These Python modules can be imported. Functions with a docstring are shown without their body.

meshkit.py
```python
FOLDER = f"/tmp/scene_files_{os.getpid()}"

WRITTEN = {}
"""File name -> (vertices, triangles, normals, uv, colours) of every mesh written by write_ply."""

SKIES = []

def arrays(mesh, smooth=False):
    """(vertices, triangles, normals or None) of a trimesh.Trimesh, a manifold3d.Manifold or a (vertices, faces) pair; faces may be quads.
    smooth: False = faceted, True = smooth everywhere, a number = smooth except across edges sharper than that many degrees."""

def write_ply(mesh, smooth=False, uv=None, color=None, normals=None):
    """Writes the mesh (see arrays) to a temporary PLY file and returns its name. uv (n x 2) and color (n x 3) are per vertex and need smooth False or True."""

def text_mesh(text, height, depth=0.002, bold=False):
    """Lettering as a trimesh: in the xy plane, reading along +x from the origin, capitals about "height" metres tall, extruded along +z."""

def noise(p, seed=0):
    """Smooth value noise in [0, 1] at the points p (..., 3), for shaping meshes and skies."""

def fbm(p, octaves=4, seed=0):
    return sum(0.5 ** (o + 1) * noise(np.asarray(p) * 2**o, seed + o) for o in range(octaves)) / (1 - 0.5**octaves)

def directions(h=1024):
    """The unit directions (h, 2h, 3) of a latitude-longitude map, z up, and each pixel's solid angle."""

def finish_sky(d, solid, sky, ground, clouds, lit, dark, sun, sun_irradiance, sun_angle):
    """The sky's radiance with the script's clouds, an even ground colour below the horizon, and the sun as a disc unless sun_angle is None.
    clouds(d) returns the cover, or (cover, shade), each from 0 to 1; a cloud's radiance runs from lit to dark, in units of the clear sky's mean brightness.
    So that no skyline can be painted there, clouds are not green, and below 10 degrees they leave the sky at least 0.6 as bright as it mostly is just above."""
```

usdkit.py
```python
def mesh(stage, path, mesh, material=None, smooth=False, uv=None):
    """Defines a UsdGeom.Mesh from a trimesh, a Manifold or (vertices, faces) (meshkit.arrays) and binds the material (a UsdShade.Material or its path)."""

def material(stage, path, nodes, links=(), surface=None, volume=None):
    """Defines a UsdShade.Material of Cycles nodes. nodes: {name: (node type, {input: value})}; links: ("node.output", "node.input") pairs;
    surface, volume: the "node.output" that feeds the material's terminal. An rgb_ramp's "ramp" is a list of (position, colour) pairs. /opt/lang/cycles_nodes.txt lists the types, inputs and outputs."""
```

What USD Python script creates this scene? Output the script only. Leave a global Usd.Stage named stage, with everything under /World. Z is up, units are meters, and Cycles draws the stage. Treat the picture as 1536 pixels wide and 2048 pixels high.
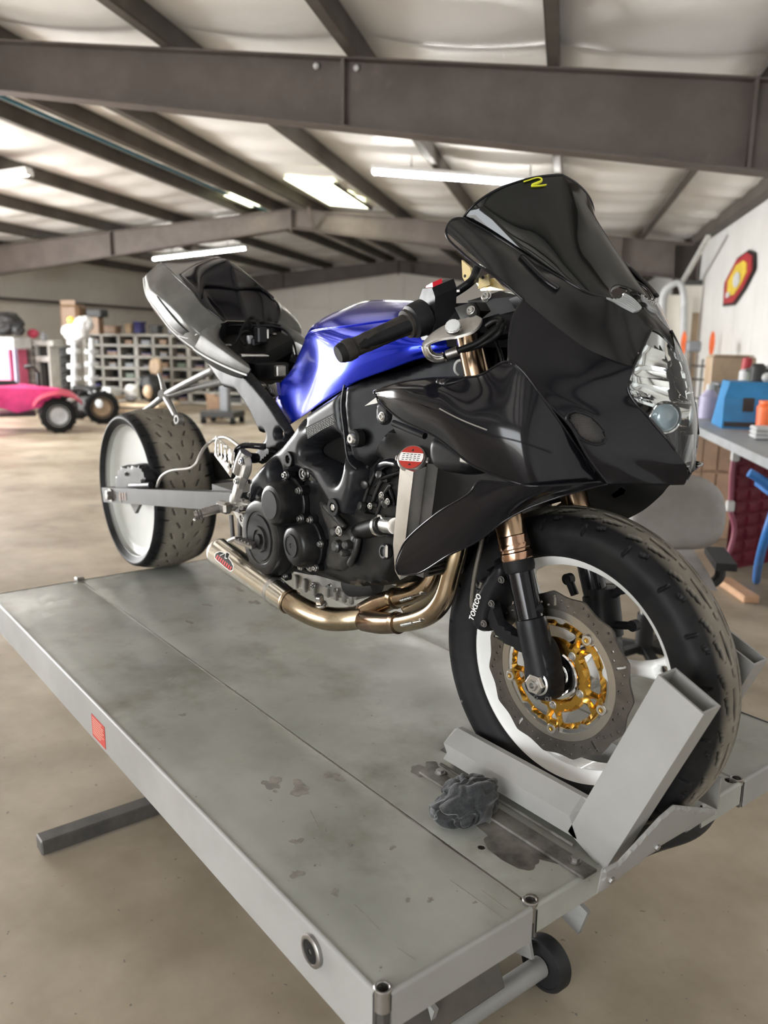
import math, random
import numpy as np
import trimesh
import manifold3d as m3
import shapely
import shapely.geometry as sg
from scipy.interpolate import CubicSpline, PchipInterpolator
from scipy.spatial import Delaunay, cKDTree
from pxr import Usd, UsdGeom, UsdShade, UsdLux, Sdf, Gf, Vt
import usdkit, meshkit

random.seed(7)
RNG = np.random.default_rng(7)
stage = Usd.Stage.CreateInMemory()
UsdGeom.SetStageUpAxis(stage, UsdGeom.Tokens.z)
UsdGeom.SetStageMetersPerUnit(stage, 1.0)
UsdGeom.Xform.Define(stage, '/World')
UsdGeom.Scope.Define(stage, '/World/Looks')

# ------------------------------------------------------------------ camera, light, exposure
T = 0.60                                     # height of the lift's deck above the floor
CAM = np.array([0.72127, -1.17256, T + 0.85056])
YAW, PITCH, ROLL, FPX = math.radians(141.9838), math.radians(-12.0372), math.radians(0.7484), 1638.37
FW = np.array([math.cos(PITCH) * math.cos(YAW), math.cos(PITCH) * math.sin(YAW), math.sin(PITCH)])
_r = np.array([math.sin(YAW), -math.cos(YAW), 0.0]); _u = np.cross(_r, FW)
RT = math.cos(ROLL) * _r + math.sin(ROLL) * _u
UP = -math.sin(ROLL) * _r + math.cos(ROLL) * _u
cam = UsdGeom.Camera.Define(stage, '/World/Camera')
cam.AddTransformOp().Set(Gf.Matrix4d(*RT, 0, *UP, 0, *(-FW), 0, *CAM, 1))
cam.CreateHorizontalApertureAttr(36.0); cam.CreateVerticalApertureAttr(48.0)
cam.CreateFocalLengthAttr(FPX / 1536 * 36.0)
cam.CreateFStopAttr(4.8); cam.CreateFocusDistanceAttr(1.62)
cam.CreateClippingRangeAttr(Gf.Vec2f(0.05, 400))
cam.CreateExposureAttr(0.92)

# the building's own axes: u along the purlins, v across (to the right of the picture), origin under the camera
BA = math.radians(130.0)
UB = np.array([math.cos(BA), math.sin(BA), 0.0]); VB = np.array([math.sin(BA), -math.cos(BA), 0.0])
def B(u, v, z=0.0):
    return np.array([CAM[0], CAM[1], 0.0]) + u * UB + v * VB + np.array([0, 0, z])
ROTB = math.degrees(BA)

dome = UsdLux.DomeLight.Define(stage, '/World/sky_light')
dome.CreateColorAttr(Gf.Vec3f(0.86, 0.93, 1.0)); dome.CreateIntensityAttr(1.3)
def door_light(name, u, v, z, w, h, toward, power):
    """Daylight that comes in through an open roll-up door: a rectangle that fills the opening."""
    l = UsdLux.RectLight.Define(stage, '/World/' + name)
    l.CreateWidthAttr(w); l.CreateHeightAttr(h); l.CreateIntensityAttr(power)
    l.CreateColorAttr(Gf.Vec3f(1.0, 0.99, 0.97))
    d = np.array(toward, float); d /= np.linalg.norm(d)
    x = np.cross([0, 0, 1.0], d); x /= np.linalg.norm(x); y = np.cross(-d, x) * -1
    y = np.array([0, 0, 1.0]); z_ = -d
    x = np.cross(y, z_)
    l.AddTransformOp().Set(Gf.Matrix4d(*x, 0, *y, 0, *z_, 0, *B(u, v, z), 1))
door_light('daylight_left_door', 8.0, -12.45, 1.6, 6.0, 2.9, VB, 18.0)
door_light('daylight_end_door', -4.85, -4.2, 1.6, 6.0, 2.9, UB, 3.4)

# ------------------------------------------------------------------ scene helpers
def at(px, py, y=None, x=None, z=None):
    """The point of the lift's own frame (deck top z = 0) in which a picture point meets the plane y, x or z = const."""
    d = FW * FPX + RT * (px - 768.0) - UP * (py - 1024.0)
    c = CAM - [0, 0, T]
    i, v = (1, y) if y is not None else (0, x) if x is not None else (2, z)
    return c + d * ((v - c[i]) / d[i])

class Node:
    def __init__(s, path, base): s.path, s.base, s.n = path, np.array(base, float), {}
ROOT = Node('/World', (0, 0, 0))
def numbered(parent, name):
    k = parent.n.get(name, 0); parent.n[name] = k + 1
    return name if k == 0 else '%s_%03d' % (name, k)
def meta(prim, label=None, cat=None, group=None, kind=None):
    for k, v in (('label', label), ('category', cat), ('group', group), ('kind', kind)):
        if v: prim.SetCustomDataByKey(k, v)
GROUPS = {'roof_purlin': 'roof purlins', 'roof_rafter': 'roof rafters', 'building_column': 'wall columns', 'ceiling_lamp': 'fluorescent ceiling lamps', 'storage_box': 'boxes in the pigeonhole shelf', 'carton': 'things on top of the pigeonhole shelf', 'lumber_bench': 'wooden benches', 'crankshaft': 'standing crankshafts', 'bottle': 'bottles and cans on the wooden rack', 'marker_paddle': 'orange marker paddles'}
def thing(name, label, cat, base, group=None, kind=None, off=(0, 0, 0)):
    """An Xform at the thing's base. Its parts are given in world coordinates, or (off) in the lift's."""
    nm = numbered(ROOT, name); x = UsdGeom.Xform.Define(stage, '/World/' + nm)
    x.AddTranslateOp().Set(Gf.Vec3d(*map(float, base)))
    meta(x.GetPrim(), label, cat, group or GROUPS.get(name), kind)
    return Node('/World/' + nm, np.array(base, float) - np.array(off, float))
def V3(a): return Vt.Vec3fArray.FromNumpy(np.ascontiguousarray(a, np.float32))
def obj(name, mesh, mat, parent=None, smooth=35, label=None, cat=None, group=None, kind=None, var=None):
    p = parent or ROOT
    path = p.path + '/' + numbered(p, name)
    if isinstance(mesh, list): mesh = cat_m(mesh)
    v, f = (mesh.vertices, mesh.faces) if hasattr(mesh, 'faces') else mesh
    tm = (np.asarray(v, float) - p.base, np.asarray(f))
    if var is not None:
        m = usdkit.mesh(stage, path, tm, LOOK[mat], smooth=True)
        UsdGeom.PrimvarsAPI(m).CreatePrimvar('dust', Sdf.ValueTypeNames.FloatArray, 'vertex').Set(Vt.FloatArray.FromNumpy(np.asarray(var, np.float32)))
    else:
        m = usdkit.mesh(stage, path, tm, LOOK[mat], smooth=smooth)
    m.CreateDoubleSidedAttr(True)
    meta(m.GetPrim(), label, cat, group, kind)
    return Node(path, p.base)

# ------------------------------------------------------------------ mesh helpers
def tri(f):
    f = np.asarray(f)
    return np.vstack([f[:, [0, 1, 2]], f[:, [0, 2, 3]]]) if f.shape[1] == 4 else f
def cat_m(ms):
    vs, fs, k = [], [], 0
    for m in ms:
        v, f = (m.vertices, m.faces) if hasattr(m, 'faces') else m
        vs.append(np.asarray(v, float)); fs.append(tri(f) + k); k += len(v)
    return np.vstack(vs), np.vstack(fs)
def unit(a): a = np.asarray(a, float); return a / np.linalg.norm(a)
def frame(d):
    d = unit(d); h = np.array([0, 0, 1.0]) if abs(d[2]) < 0.9 else np.array([1.0, 0, 0])
    a = unit(np.cross(h, d)); return a, np.cross(d, a), d
def mir(m):
    v, f = (m.vertices, m.faces) if hasattr(m, 'faces') else m
    return np.asarray(v) * [1, -1, 1], tri(f)[:, ::-1]
def rev(profile, o, d, n=40, a0=0.0, arc=None):
    """Lathe: profile = (along, radius) pairs about the axis from o in direction d."""
    a, b, c = frame(d); p = np.array(profile, float); o = np.asarray(o, float)
    t = a0 + np.linspace(0, arc or 2 * math.pi, n, endpoint=bool(arc))
    ring = np.cos(t)[:, None] * a + np.sin(t)[:, None] * b
    v = (o + p[:, 0][:, None, None] * c + p[:, 1][:, None, None] * ring[None]).reshape(-1, 3)
    m = len(p); k = n if not arc else n - 1
    i, j = np.meshgrid(np.arange(m - 1), np.arange(k), indexing='ij'); j2 = (j + 1) % n
    f = np.stack([i * n + j, i * n + j2, (i + 1) * n + j2, (i + 1) * n + j], -1).reshape(-1, 4)
    return v, tri(f)
def disc(o, d, r, h, n=28, b=None):
    b = min(h, r) * 0.2 if b is None else b
    return rev([(0, 0), (0, r), (h - b, r), (h, r - b), (h, 0)], o, d, n)
def ring(o, d, r0, r1, h, n=40, b=0.001):
    return rev([(0, r0), (0, r1), (h - b, r1), (h, r1 - b), (h, r0 + b), (h - b, r0), (0, r0)], o, d, n)
def spline(pts, n=40, closed=False):
    p = np.asarray(pts, float)
    if closed: p = np.vstack([p, p[:1]])
    s = np.r_[0, np.cumsum(np.linalg.norm(np.diff(p, axis=0), axis=1) ** 0.6 + 1e-9)]
    return CubicSpline(s, p, bc_type='periodic' if closed else 'natural')(np.linspace(0, s[-1], n, endpoint=not closed))
def tube(pts, r, n=12, k=None, cap=True, closed=False, raw=False, flat=1.0):
    p = np.asarray(pts, float) if raw else spline(pts, k or max(8, 6 * len(pts)), closed)
    m = len(p); tg = np.gradient(p, axis=0)
    if closed: tg = np.roll(p, -1, 0) - np.roll(p, 1, 0)
    tg /= np.linalg.norm(tg, axis=1)[:, None]
    a = frame(tg[0])[0]; A = []
    for i in range(m):
        a = a - tg[i] * (a @ tg[i]); a = a / np.linalg.norm(a); A.append(a)
    A = np.array(A); Bn = np.cross(tg, A)
    rr = np.interp(np.linspace(0, 1, m), np.linspace(0, 1, np.size(r)), np.atleast_1d(r)) if np.size(r) > 1 else np.full(m, float(np.squeeze(r)))
    t = np.linspace(0, 2 * math.pi, n, endpoint=False)
    v = (p[:, None] + rr[:, None, None] * (np.cos(t)[None, :, None] * A[:, None] + flat * np.sin(t)[None, :, None] * Bn[:, None])).reshape(-1, 3)
    k2 = m if closed else m - 1
    i, j = np.meshgrid(np.arange(k2), np.arange(n), indexing='ij'); i2 = (i + 1) % m; j2 = (j + 1) % n
    f = tri(np.stack([i * n + j, i * n + j2, i2 * n + j2, i2 * n + j], -1).reshape(-1, 4))
    if cap and not closed:
        c0, c1 = len(v), len(v) + 1; v = np.vstack([v, p[:1], p[-1:]]); q = np.arange(n); q2 = (q + 1) % n
        f = np.vstack([f, np.stack([np.full(n, c0), q2, q], 1), np.stack([np.full(n, c1), (m - 1) * n + q, (m - 1) * n + q2], 1)])
    return v, f
def rod(a, b, r, n=14): return tube([a, b], r, n, raw=True)
def hull(pts):
    m = m3.Manifold.hull_points(np.asarray(pts, np.float64)).to_mesh()
    return m.vert_properties[:, :3], m.tri_verts
def box(c, s, R=None, b=0.0):
    """A box of size s about c, its edges chamfered by b; R: three rows, its own axes."""
    h = np.array(s, float) / 2; pts = []
    for q in np.array(np.meshgrid([-1, 1], [-1, 1], [-1, 1])).T.reshape(-1, 3):
        if b <= 0: pts.append(q * h)
        else:
            for k in range(3):
                e = np.full(3, b); e[k] = 0; pts.append(q * (h - e))
    pts = np.array(pts)
    if R is not None: pts = pts @ np.asarray(R, float)
    return hull(pts + np.asarray(c, float))
def boxb(u, v, z, su, sv, sz, b=0.0):
    """A box in the building's axes, z its middle."""
    return box(B(u, v, z), (su, sv, sz), [UB, VB, [0, 0, 1]], b)
def bar(p0, p1, w, h, up=(0, 0, 1), b=0.0):
    p0, p1 = np.asarray(p0, float), np.asarray(p1, float); d = p1 - p0; L = np.linalg.norm(d); d /= L
    s = unit(np.cross(up, d)); u = np.cross(d, s)
    return box((p0 + p1) / 2, (L, w, h), [d, s, u], b)
def ball(c, r, n=14):
    t = np.linspace(0, math.pi, n); return rev([(-math.cos(a) * r, math.sin(a) * r) for a in t], c, (0, 0, 1), 2 * n)
def grid_faces(m, n):
    i, j = np.meshgrid(np.arange(m - 1), np.arange(n - 1), indexing='ij')
    return np.stack([i * n + j, i * n + j + 1, (i + 1) * n + j + 1, (i + 1) * n + j], -1).reshape(-1, 4)
def surf(ctrl, k=8, lin=()):
    """A smooth grid of points through a grid of control points, k steps between two of them."""
    c = np.asarray(ctrl, float)
    for ax in (0, 1):
        m = c.shape[ax]; t = np.arange(m); tt = np.linspace(0, m - 1, (m - 1) * k + 1)
        if ax in lin or m == 2:
            c = np.apply_along_axis(lambda q: np.interp(tt, t, q), ax, c)
        else:
            c = CubicSpline(t, c, axis=ax, bc_type='natural')(tt)
    return c
def sheet(g, th=0.003, keep=None, flip=False):
    """A grid of points as a plate of thickness th (grown along -normal)."""
    m, n = g.shape[:2]; du = np.gradient(g, axis=0); dv = np.gradient(g, axis=1)
    nn = np.cross(du, dv); nn /= np.maximum(np.linalg.norm(nn, axis=-1, keepdims=True), 1e-12)
    if flip: nn = -nn
    v0 = g.reshape(-1, 3); v1 = (g - nn * th).reshape(-1, 3)
    f = grid_faces(m, n)
    if keep is not None: f = f[keep]
    f = tri(f); k = len(v0)
    e = np.vstack([f[:, [0, 1]], f[:, [1, 2]], f[:, [2, 0]]])
    key = {}
    for a, b in e: key[(a, b)] = 1
    bd = np.array([(a, b) for a, b in key if (b, a) not in key])
    side = np.vstack([np.stack([bd[:, 1], bd[:, 0], bd[:, 0] + k], 1), np.stack([bd[:, 1], bd[:, 0] + k, bd[:, 1] + k], 1)])
    return np.vstack([v0, v1]), np.vstack([f, f[:, ::-1] + k, side])
def poly_tri(poly, step):
    """Triangles of a shapely polygon with points inside it about a step apart: points, triangles, distance to the edge."""
    rings = [poly.exterior] + list(poly.interiors); pts = []
    for r_ in rings:
        n = max(8, int(r_.length / (step * 0.6))); pts += [r_.interpolate(i / n, normalized=True).coords[0] for i in range(n)]
    bd = np.array(pts); x0, y0, x1, y1 = poly.bounds
    gx, gy = np.meshgrid(np.arange(x0, x1, step), np.arange(y0, y1, step * 0.87)); gx = gx + (np.arange(gx.shape[0]) % 2)[:, None] * step / 2
    q = np.stack([gx.ravel(), gy.ravel()], 1)
    q = q[shapely.contains_xy(poly, q[:, 0], q[:, 1])]
    dk = cKDTree(bd).query(q)[0]; q = q[dk > step * 0.45]
    p = np.vstack([bd, q]); t = Delaunay(p).simplices
    c = p[t].mean(1); t = t[shapely.contains_xy(poly, c[:, 0], c[:, 1])]
    a = p[t]; area = (a[:, 1, 0] - a[:, 0, 0]) * (a[:, 2, 1] - a[:, 0, 1]) - (a[:, 1, 1] - a[:, 0, 1]) * (a[:, 2, 0] - a[:, 0, 0])
    t[area < 0] = t[area < 0][:, ::-1]; t = t[np.abs(area) > 1e-12]
    b = shapely.MultiLineString([r_.coords for r_ in rings]); dist = shapely.distance(shapely.points(p), b)
    return p, t, dist
def pillow(poly, base, h, bevel, step=0.008, back=0.0, fn=None, axis='y', side=-1, dish=0.0):
    """A plate outlined by poly in the xz plane (or xy, yz), h thick with edges rounded over 'bevel'; fn(x, z) moves it outward."""
    p, t, d = poly_tri(poly, step)
    e = np.clip(d / bevel, 0, 1); e = np.sqrt(np.maximum(0, 1 - (1 - e) ** 2))
    f0 = fn(p[:, 0], p[:, 1]) if fn else 0.0
    top = back + (h - back) * (0.25 + 0.75 * e) + f0 + dish * d
    bot = np.zeros(len(p)) + f0
    k = len(p)
    def put(o):
        o = base + side * o
        if axis == 'y': return np.stack([p[:, 0], o, p[:, 1]], 1)
        if axis == 'x': return np.stack([o, p[:, 0], p[:, 1]], 1)
        return np.stack([p[:, 0], p[:, 1], o], 1)
    v = np.vstack([put(top), put(bot)])
    e = np.vstack([t[:, [0, 1]], t[:, [1, 2]], t[:, [2, 0]]]); es = set(map(tuple, e))
    bd = np.array([x for x in es if (x[1], x[0]) not in es])
    sd = np.vstack([np.stack([bd[:, 1], bd[:, 0], bd[:, 0] + k], 1), np.stack([bd[:, 1], bd[:, 0] + k, bd[:, 1] + k], 1)])
    f = np.vstack([t, t[:, ::-1] + k, sd])
    m = trimesh.Trimesh(v, f, process=False)
    if m.volume < 0: f = f[:, ::-1]
    return v, f
def pix_poly(pts, y, smooth=0, n=120):
    """An outline in the xz plane at depth y."""
    q = np.array([at(a, b, y=y)[[0, 2]] for a, b in pts])
    if smooth: q = spline(q, n, True)
    return sg.Polygon(q).buffer(0)
def circle2(c, r, n=40): t = np.linspace(0, 2 * math.pi, n, endpoint=False); return np.stack([c[0] + r * np.cos(t), c[1] + r * np.sin(t)], 1)
def bolt(p, d, r=0.006, h=0.006, n=20):
    """A cap screw with a socket, and a flange under it."""
    return rev([(0, 0), (0, r * 1.35), (h * .25, r * 1.35), (h * .3, r), (h * .9, r), (h, r * .9), (h, r * .5), (h * .45, r * .5), (h * .45, 0)], p, d, n)
def hexbolt(p, d, r=0.007, h=0.006):
    return cat_m([rev([(0, 0), (0, r * 1.3), (h * .25, r * 1.3), (h * .25, 0)], p, d, 20), rev([(h * .2, 0), (h * .2, r), (h * .9, r), (h, r * .8), (h, 0)], p, d, 6)])
def text(s, h, o, ex, ey, depth=0.0006, bold=False, center=False):
    """Lettering at o, reading along ex with its height along ey."""
    m = meshkit.text_mesh(s, h, depth, bold); v = np.asarray(m.vertices); ex, ey = unit(ex), unit(ey); ez = np.cross(ex, ey)
    if center: v = v - [v[:, 0].max() / 2, h / 2, 0]
    return np.asarray(o, float) + v[:, :1] * ex + v[:, 1:2] * ey + v[:, 2:] * ez, m.faces

# ------------------------------------------------------------------ materials
LOOK = {}
def look(name, col, rough=0.5, metal=0.0, col2=None, scale=8.0, lo=0.4, hi=0.65, detail=4.0, bump=0.0, bscale=60.0, bdist=0.002,
         coat=0.0, spec=None, rough2=None, stain=None, sscale=3.0, slo=0.55, shi=0.7, stretch=None, emit=None, estr=0.0, sheen=0.0, aniso=0.0, dust=None, var=0.0, speck=None, spscale=60., splo=.68):
    n = {'p': ('principled_bsdf', {'base_color': col, 'roughness': rough, 'metallic': metal})}; l = []
    P = n['p'][1]
    if coat: P['coat_weight'] = coat; P['coat_roughness'] = 0.03
    if spec is not None: P['specular_ior_level'] = spec
    if spec is None and max(col) < .06 and not metal: P['specular_ior_level'] = .28
    if sheen: P['sheen_weight'] = sheen
    if aniso: P['anisotropic'] = aniso
    if emit: P['emission_color'] = emit; P['emission_strength'] = estr
    n['g'] = ('geometry', {}); src = 'g.position'
    if stretch:
        n['map'] = ('mapping', {'scale': stretch}); l.append(('g.position', 'map.vector')); src = 'map.vector'
    out = None
    if col2 is not None:
        n['nz'] = ('noise_texture', {'scale': scale, 'detail': detail, 'roughness': 0.6}); l.append((src, 'nz.vector'))
        n['rp'] = ('rgb_ramp', {'ramp': [(lo, col), (hi, col2)]}); l.append(('nz.fac', 'rp.fac')); out = 'rp.color'
    if rough2 is not None:
        n['nr'] = ('noise_texture', {'scale': scale * 1.7, 'detail': 5.0}); l.append((src, 'nr.vector'))
        n['mr'] = ('map_range', {'from_min': 0.35, 'from_max': 0.65, 'to_min': rough, 'to_max': rough2, 'clamp': True}); l += [('nr.fac', 'mr.value'), ('mr.result', 'p.roughness')]
    def over(tag, color, sc, a, b, det=5.0):
        nonlocal out
        n['n' + tag] = ('noise_texture', {'scale': sc, 'detail': det, 'roughness': 0.65}); l.append((src, f'n{tag}.vector'))
        n['r' + tag] = ('map_range', {'from_min': a, 'from_max': b, 'clamp': True}); l.append((f'n{tag}.fac', f'r{tag}.value'))
        n['x' + tag] = ('mix', {'color1': col, 'color2': color}); l.append((f'r{tag}.result', f'x{tag}.fac'))
        if out: l.append((out, f'x{tag}.color1'))
        out = f'x{tag}.color'
    if stain is not None: over('s', stain, sscale, slo, shi)
    if speck is not None: over('k', speck, spscale, splo, splo + .03, 2.0)
    if dust is not None:
        n['da'] = ('attribute', {'attribute': 'dust'}); n['dn'] = ('noise_texture', {'scale': 30.0, 'detail': 4.0}); l.append((src, 'dn.vector'))
        n['dm'] = ('map_range', {'from_min': 0.3, 'from_max': 0.7, 'to_min': 0.75, 'to_max': 1.0, 'clamp': True}); l.append(('dn.fac', 'dm.value'))
        n['dx'] = ('math', {'math_type': 'multiply', 'use_clamp': True}); l += [('da.fac', 'dx.value1'), ('dm.result', 'dx.value2')]
        n['dd'] = ('mix', {'color1': col, 'color2': dust}); l.append(('dx.value', 'dd.fac'))
        if out: l.append((out, 'dd.color1'))
        out = 'dd.color'
    if var:
        n['oi'] = ('object_info', {}); n['vm'] = ('map_range', {'to_min': 1 - var, 'to_max': 1 + var}); l.append(('oi.random', 'vm.value'))
        n['hv'] = ('hsv', {'color': col}); l.append(('vm.result', 'hv.value'))
        if out: l.append((out, 'hv.color'))
        out = 'hv.color'
    if out: l.append((out, 'p.base_color'))
    if bump:
        n['nb'] = ('noise_texture', {'scale': bscale, 'detail': 4.0}); l.append((src, 'nb.vector'))
        n['b'] = ('bump', {'strength': bump, 'distance': bdist}); l += [('nb.fac', 'b.height'), ('b.normal', 'p.normal')]
    LOOK[name] = usdkit.material(stage, '/World/Looks/' + name, n, l, surface='p.BSDF')
# the building
look('concrete', (.235, .19, .132), .40, col2=(.445, .38, .295), scale=1.3, lo=.36, hi=.68, detail=9, bump=.25, bscale=25, bdist=.002, rough2=.62, stain=(.15, .13, .11), sscale=1.1, slo=.60, shi=.78, speck=(.16, .14, .12), spscale=38., splo=.70)
look('insulation', (.84, .83, .815), .35, col2=(.88, .87, .86), scale=.9, bump=.5, bscale=2.2, bdist=.03)
look('steel_primer', (.10, .083, .074), .6, spec=.3, col2=(.13, .108, .097), scale=2.5, stain=(.2, .15, .13), sscale=2.2, slo=.62, shi=.8)
look('purlin_primer', (.075, .065, .056), .6, spec=.3, col2=(.105, .092, .08), scale=2.0)
look('white_panel', (.72, .72, .71), .5, col2=(.66, .655, .64), scale=1.2)
look('beige_panel', (.78, .735, .66), .55, col2=(.72, .68, .61), scale=.8)
look('skylight', (.8, .82, .6), .4, emit=(1., 1., .72), estr=3.0)
look('lamp_tube', (.9, .9, .9), .4, emit=(1., .99, .93), estr=36.0)
look('lamp_body', (.75, .75, .75), .4)
look('asphalt', (.45, .44, .42), .9, col2=(.38, .37, .36), scale=3)
# the lift
look('lift_paint', (.255, .26, .235), .24, col2=(.325, .33, .30), scale=3.2, detail=8, rough2=.42, stain=(.17, .162, .135), sscale=4.0, slo=.52, shi=.74, speck=(.14, .13, .12), spscale=55., splo=.715, bump=.05, bscale=30)
look('lift_side', (.225, .222, .212), .38, col2=(.27, .266, .256), scale=3.0, rough2=.5)
look('oily_paint', (.05, .045, .04), .3, col2=(.22, .21, .19), scale=9.0, lo=.42, hi=.68, rough2=.5)
look('chip', (.17, .16, .145), .6, col2=(.27, .25, .22), scale=40)
look('bare_edge', (.55, .55, .53), .3, metal=.7)
look('raw_steel', (.34, .33, .32), .38, metal=.9, col2=(.22, .2, .18), scale=12)
look('dark_steel', (.06, .058, .055), .5, metal=.3, col2=(.1, .09, .085), scale=12)
look('red_sticker', (.40, .03, .02), .4)
look('white_print', (.8, .78, .75), .5)
look('cream_print', (.6, .42, .34), .5)
# the motorcycle
look('gloss_black', (.004, .004, .0055), .07, spec=.30, col2=(.006, .006, .008), scale=5, rough2=.13)
look('dusty_black', (.006, .006, .007), .10, spec=.32, col2=(.028, .028, .027), scale=3.5, lo=.45, hi=.8, rough2=.26)
look('tail_black', (.035, .035, .033), .24, spec=.5, col2=(.11, .11, .10), scale=4.0, lo=.35, hi=.7, rough2=.42)
look('satin_black', (.006, .006, .007), .34, spec=.17, col2=(.012, .0125, .014), scale=9, rough2=.46)
look('frame_black', (.009, .0095, .0115), .28, spec=.34, col2=(.014, .0145, .017), scale=7, rough2=.40)
look('engine_black', (.006, .006, .0065), .32, spec=.22, col2=(.012, .012, .012), scale=25, bump=.1, bscale=160, bdist=.001)
look('engine_grey', (.06, .06, .058), .36, metal=.6, col2=(.03, .03, .03), scale=20)
look('cast_alu', (.42, .41, .39), .36, metal=.85, col2=(.3, .29, .27), scale=22, rough2=.5)
look('bright_alu', (.66, .65, .63), .26, metal=.95, col2=(.55, .54, .52), scale=18)
look('chrome', (.8, .8, .8), .08, metal=1.0)
look('bolt_steel', (.5, .5, .49), .28, metal=.95)
look('muffler_steel', (.84, .81, .74), .11, metal=1.0, col2=(.76, .70, .57), scale=6, rough2=.22)
look('header_steel', (.52, .43, .30), .16, metal=1.0, col2=(.36, .27, .19), scale=7, rough2=.28)
look('burnt_steel', (.30, .20, .14), .22, metal=1.0, col2=(.42, .33, .22), scale=14)
look('gold', (.62, .36, .07), .24, metal=1.0, col2=(.5, .29, .06), scale=10)
look('bracket_gold', (.66, .55, .30), .3, metal=.9)
look('copper', (.42, .27, .19), .16, metal=1.0, col2=(.36, .2, .13), scale=9)
look('bronze_tube', (.33, .23, .15), .2, metal=1.0)
look('disc_steel', (.17, .155, .14), .3, metal=.9, col2=(.12, .11, .1), scale=30)
look('disc_inner', (.46, .43, .38), .25, metal=.95)
look('white_wheel', (.80, .80, .79), .3, coat=.3, col2=(.72, .72, .70), scale=6)
look('grey_wheel', (.33, .33, .305), .4, col2=(.29, .29, .27), scale=5)
look('rubber', (.007, .007, .0075), .6, spec=.18, col2=(.011, .011, .011), scale=30, bump=.08, bscale=200, bdist=.0008)
look('tyre', (.007, .007, .008), .55, spec=.13, col2=(.013, .013, .013), scale=16, dust=(.20, .18, .145), bump=.1, bscale=220, bdist=.0008)
look('hose', (.005, .005, .005), .5, spec=.15)
look('blue_paint', (.006, .028, .62), .15, metal=.75, coat=.35, col2=(.005, .022, .52), scale=3)
look('smoke_screen', (.004, .005, .005), .05, spec=.38)
look('bronze_plate', (.075, .065, .052), .5, col2=(.05, .045, .04), scale=9)
look('yellow_mark', (.75, .75, .04), .5)
look('red_plastic', (.62, .02, .035), .35)
look('grip', (.014, .013, .012), .65, col2=(.03, .026, .023), scale=50, bump=.3, bscale=300, bdist=.0006)
look('cap_label', (.72, .14, .06), .35)
look('warning_plate', (.006, .006, .006), .5, spec=.1)
look('plate_print', (.28, .28, .27), .6)
look('blue_anodized', (.02, .06, .35), .25, metal=.9)
look('lens_amber', (.30, .31, .31), .12, coat=.4)
look('reflector', (.85, .86, .87), .07, metal=1.0)
look('projector_glass', (.30, .38, .42), .05, coat=1.0)
look('brown_cord', (.08, .07, .055), .5)
look('grey_cable', (.33, .31, .28), .4, metal=.5)
look('swingarm_grey', (.030, .029, .029), .45, col2=(.042, .041, .040), scale=9, spec=.3)
look('stay_grey', (.20, .195, .185), .42, metal=.4, col2=(.15, .145, .14), scale=20)
look('sticker_black', (.012, .012, .012), .35)
look('sticker_red', (.5, .03, .03), .35)
look('rag', (.014, .0155, .017), .95, col2=(.028, .030, .032), scale=160, sheen=.35, bump=.8, bscale=520, bdist=.0016)
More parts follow.
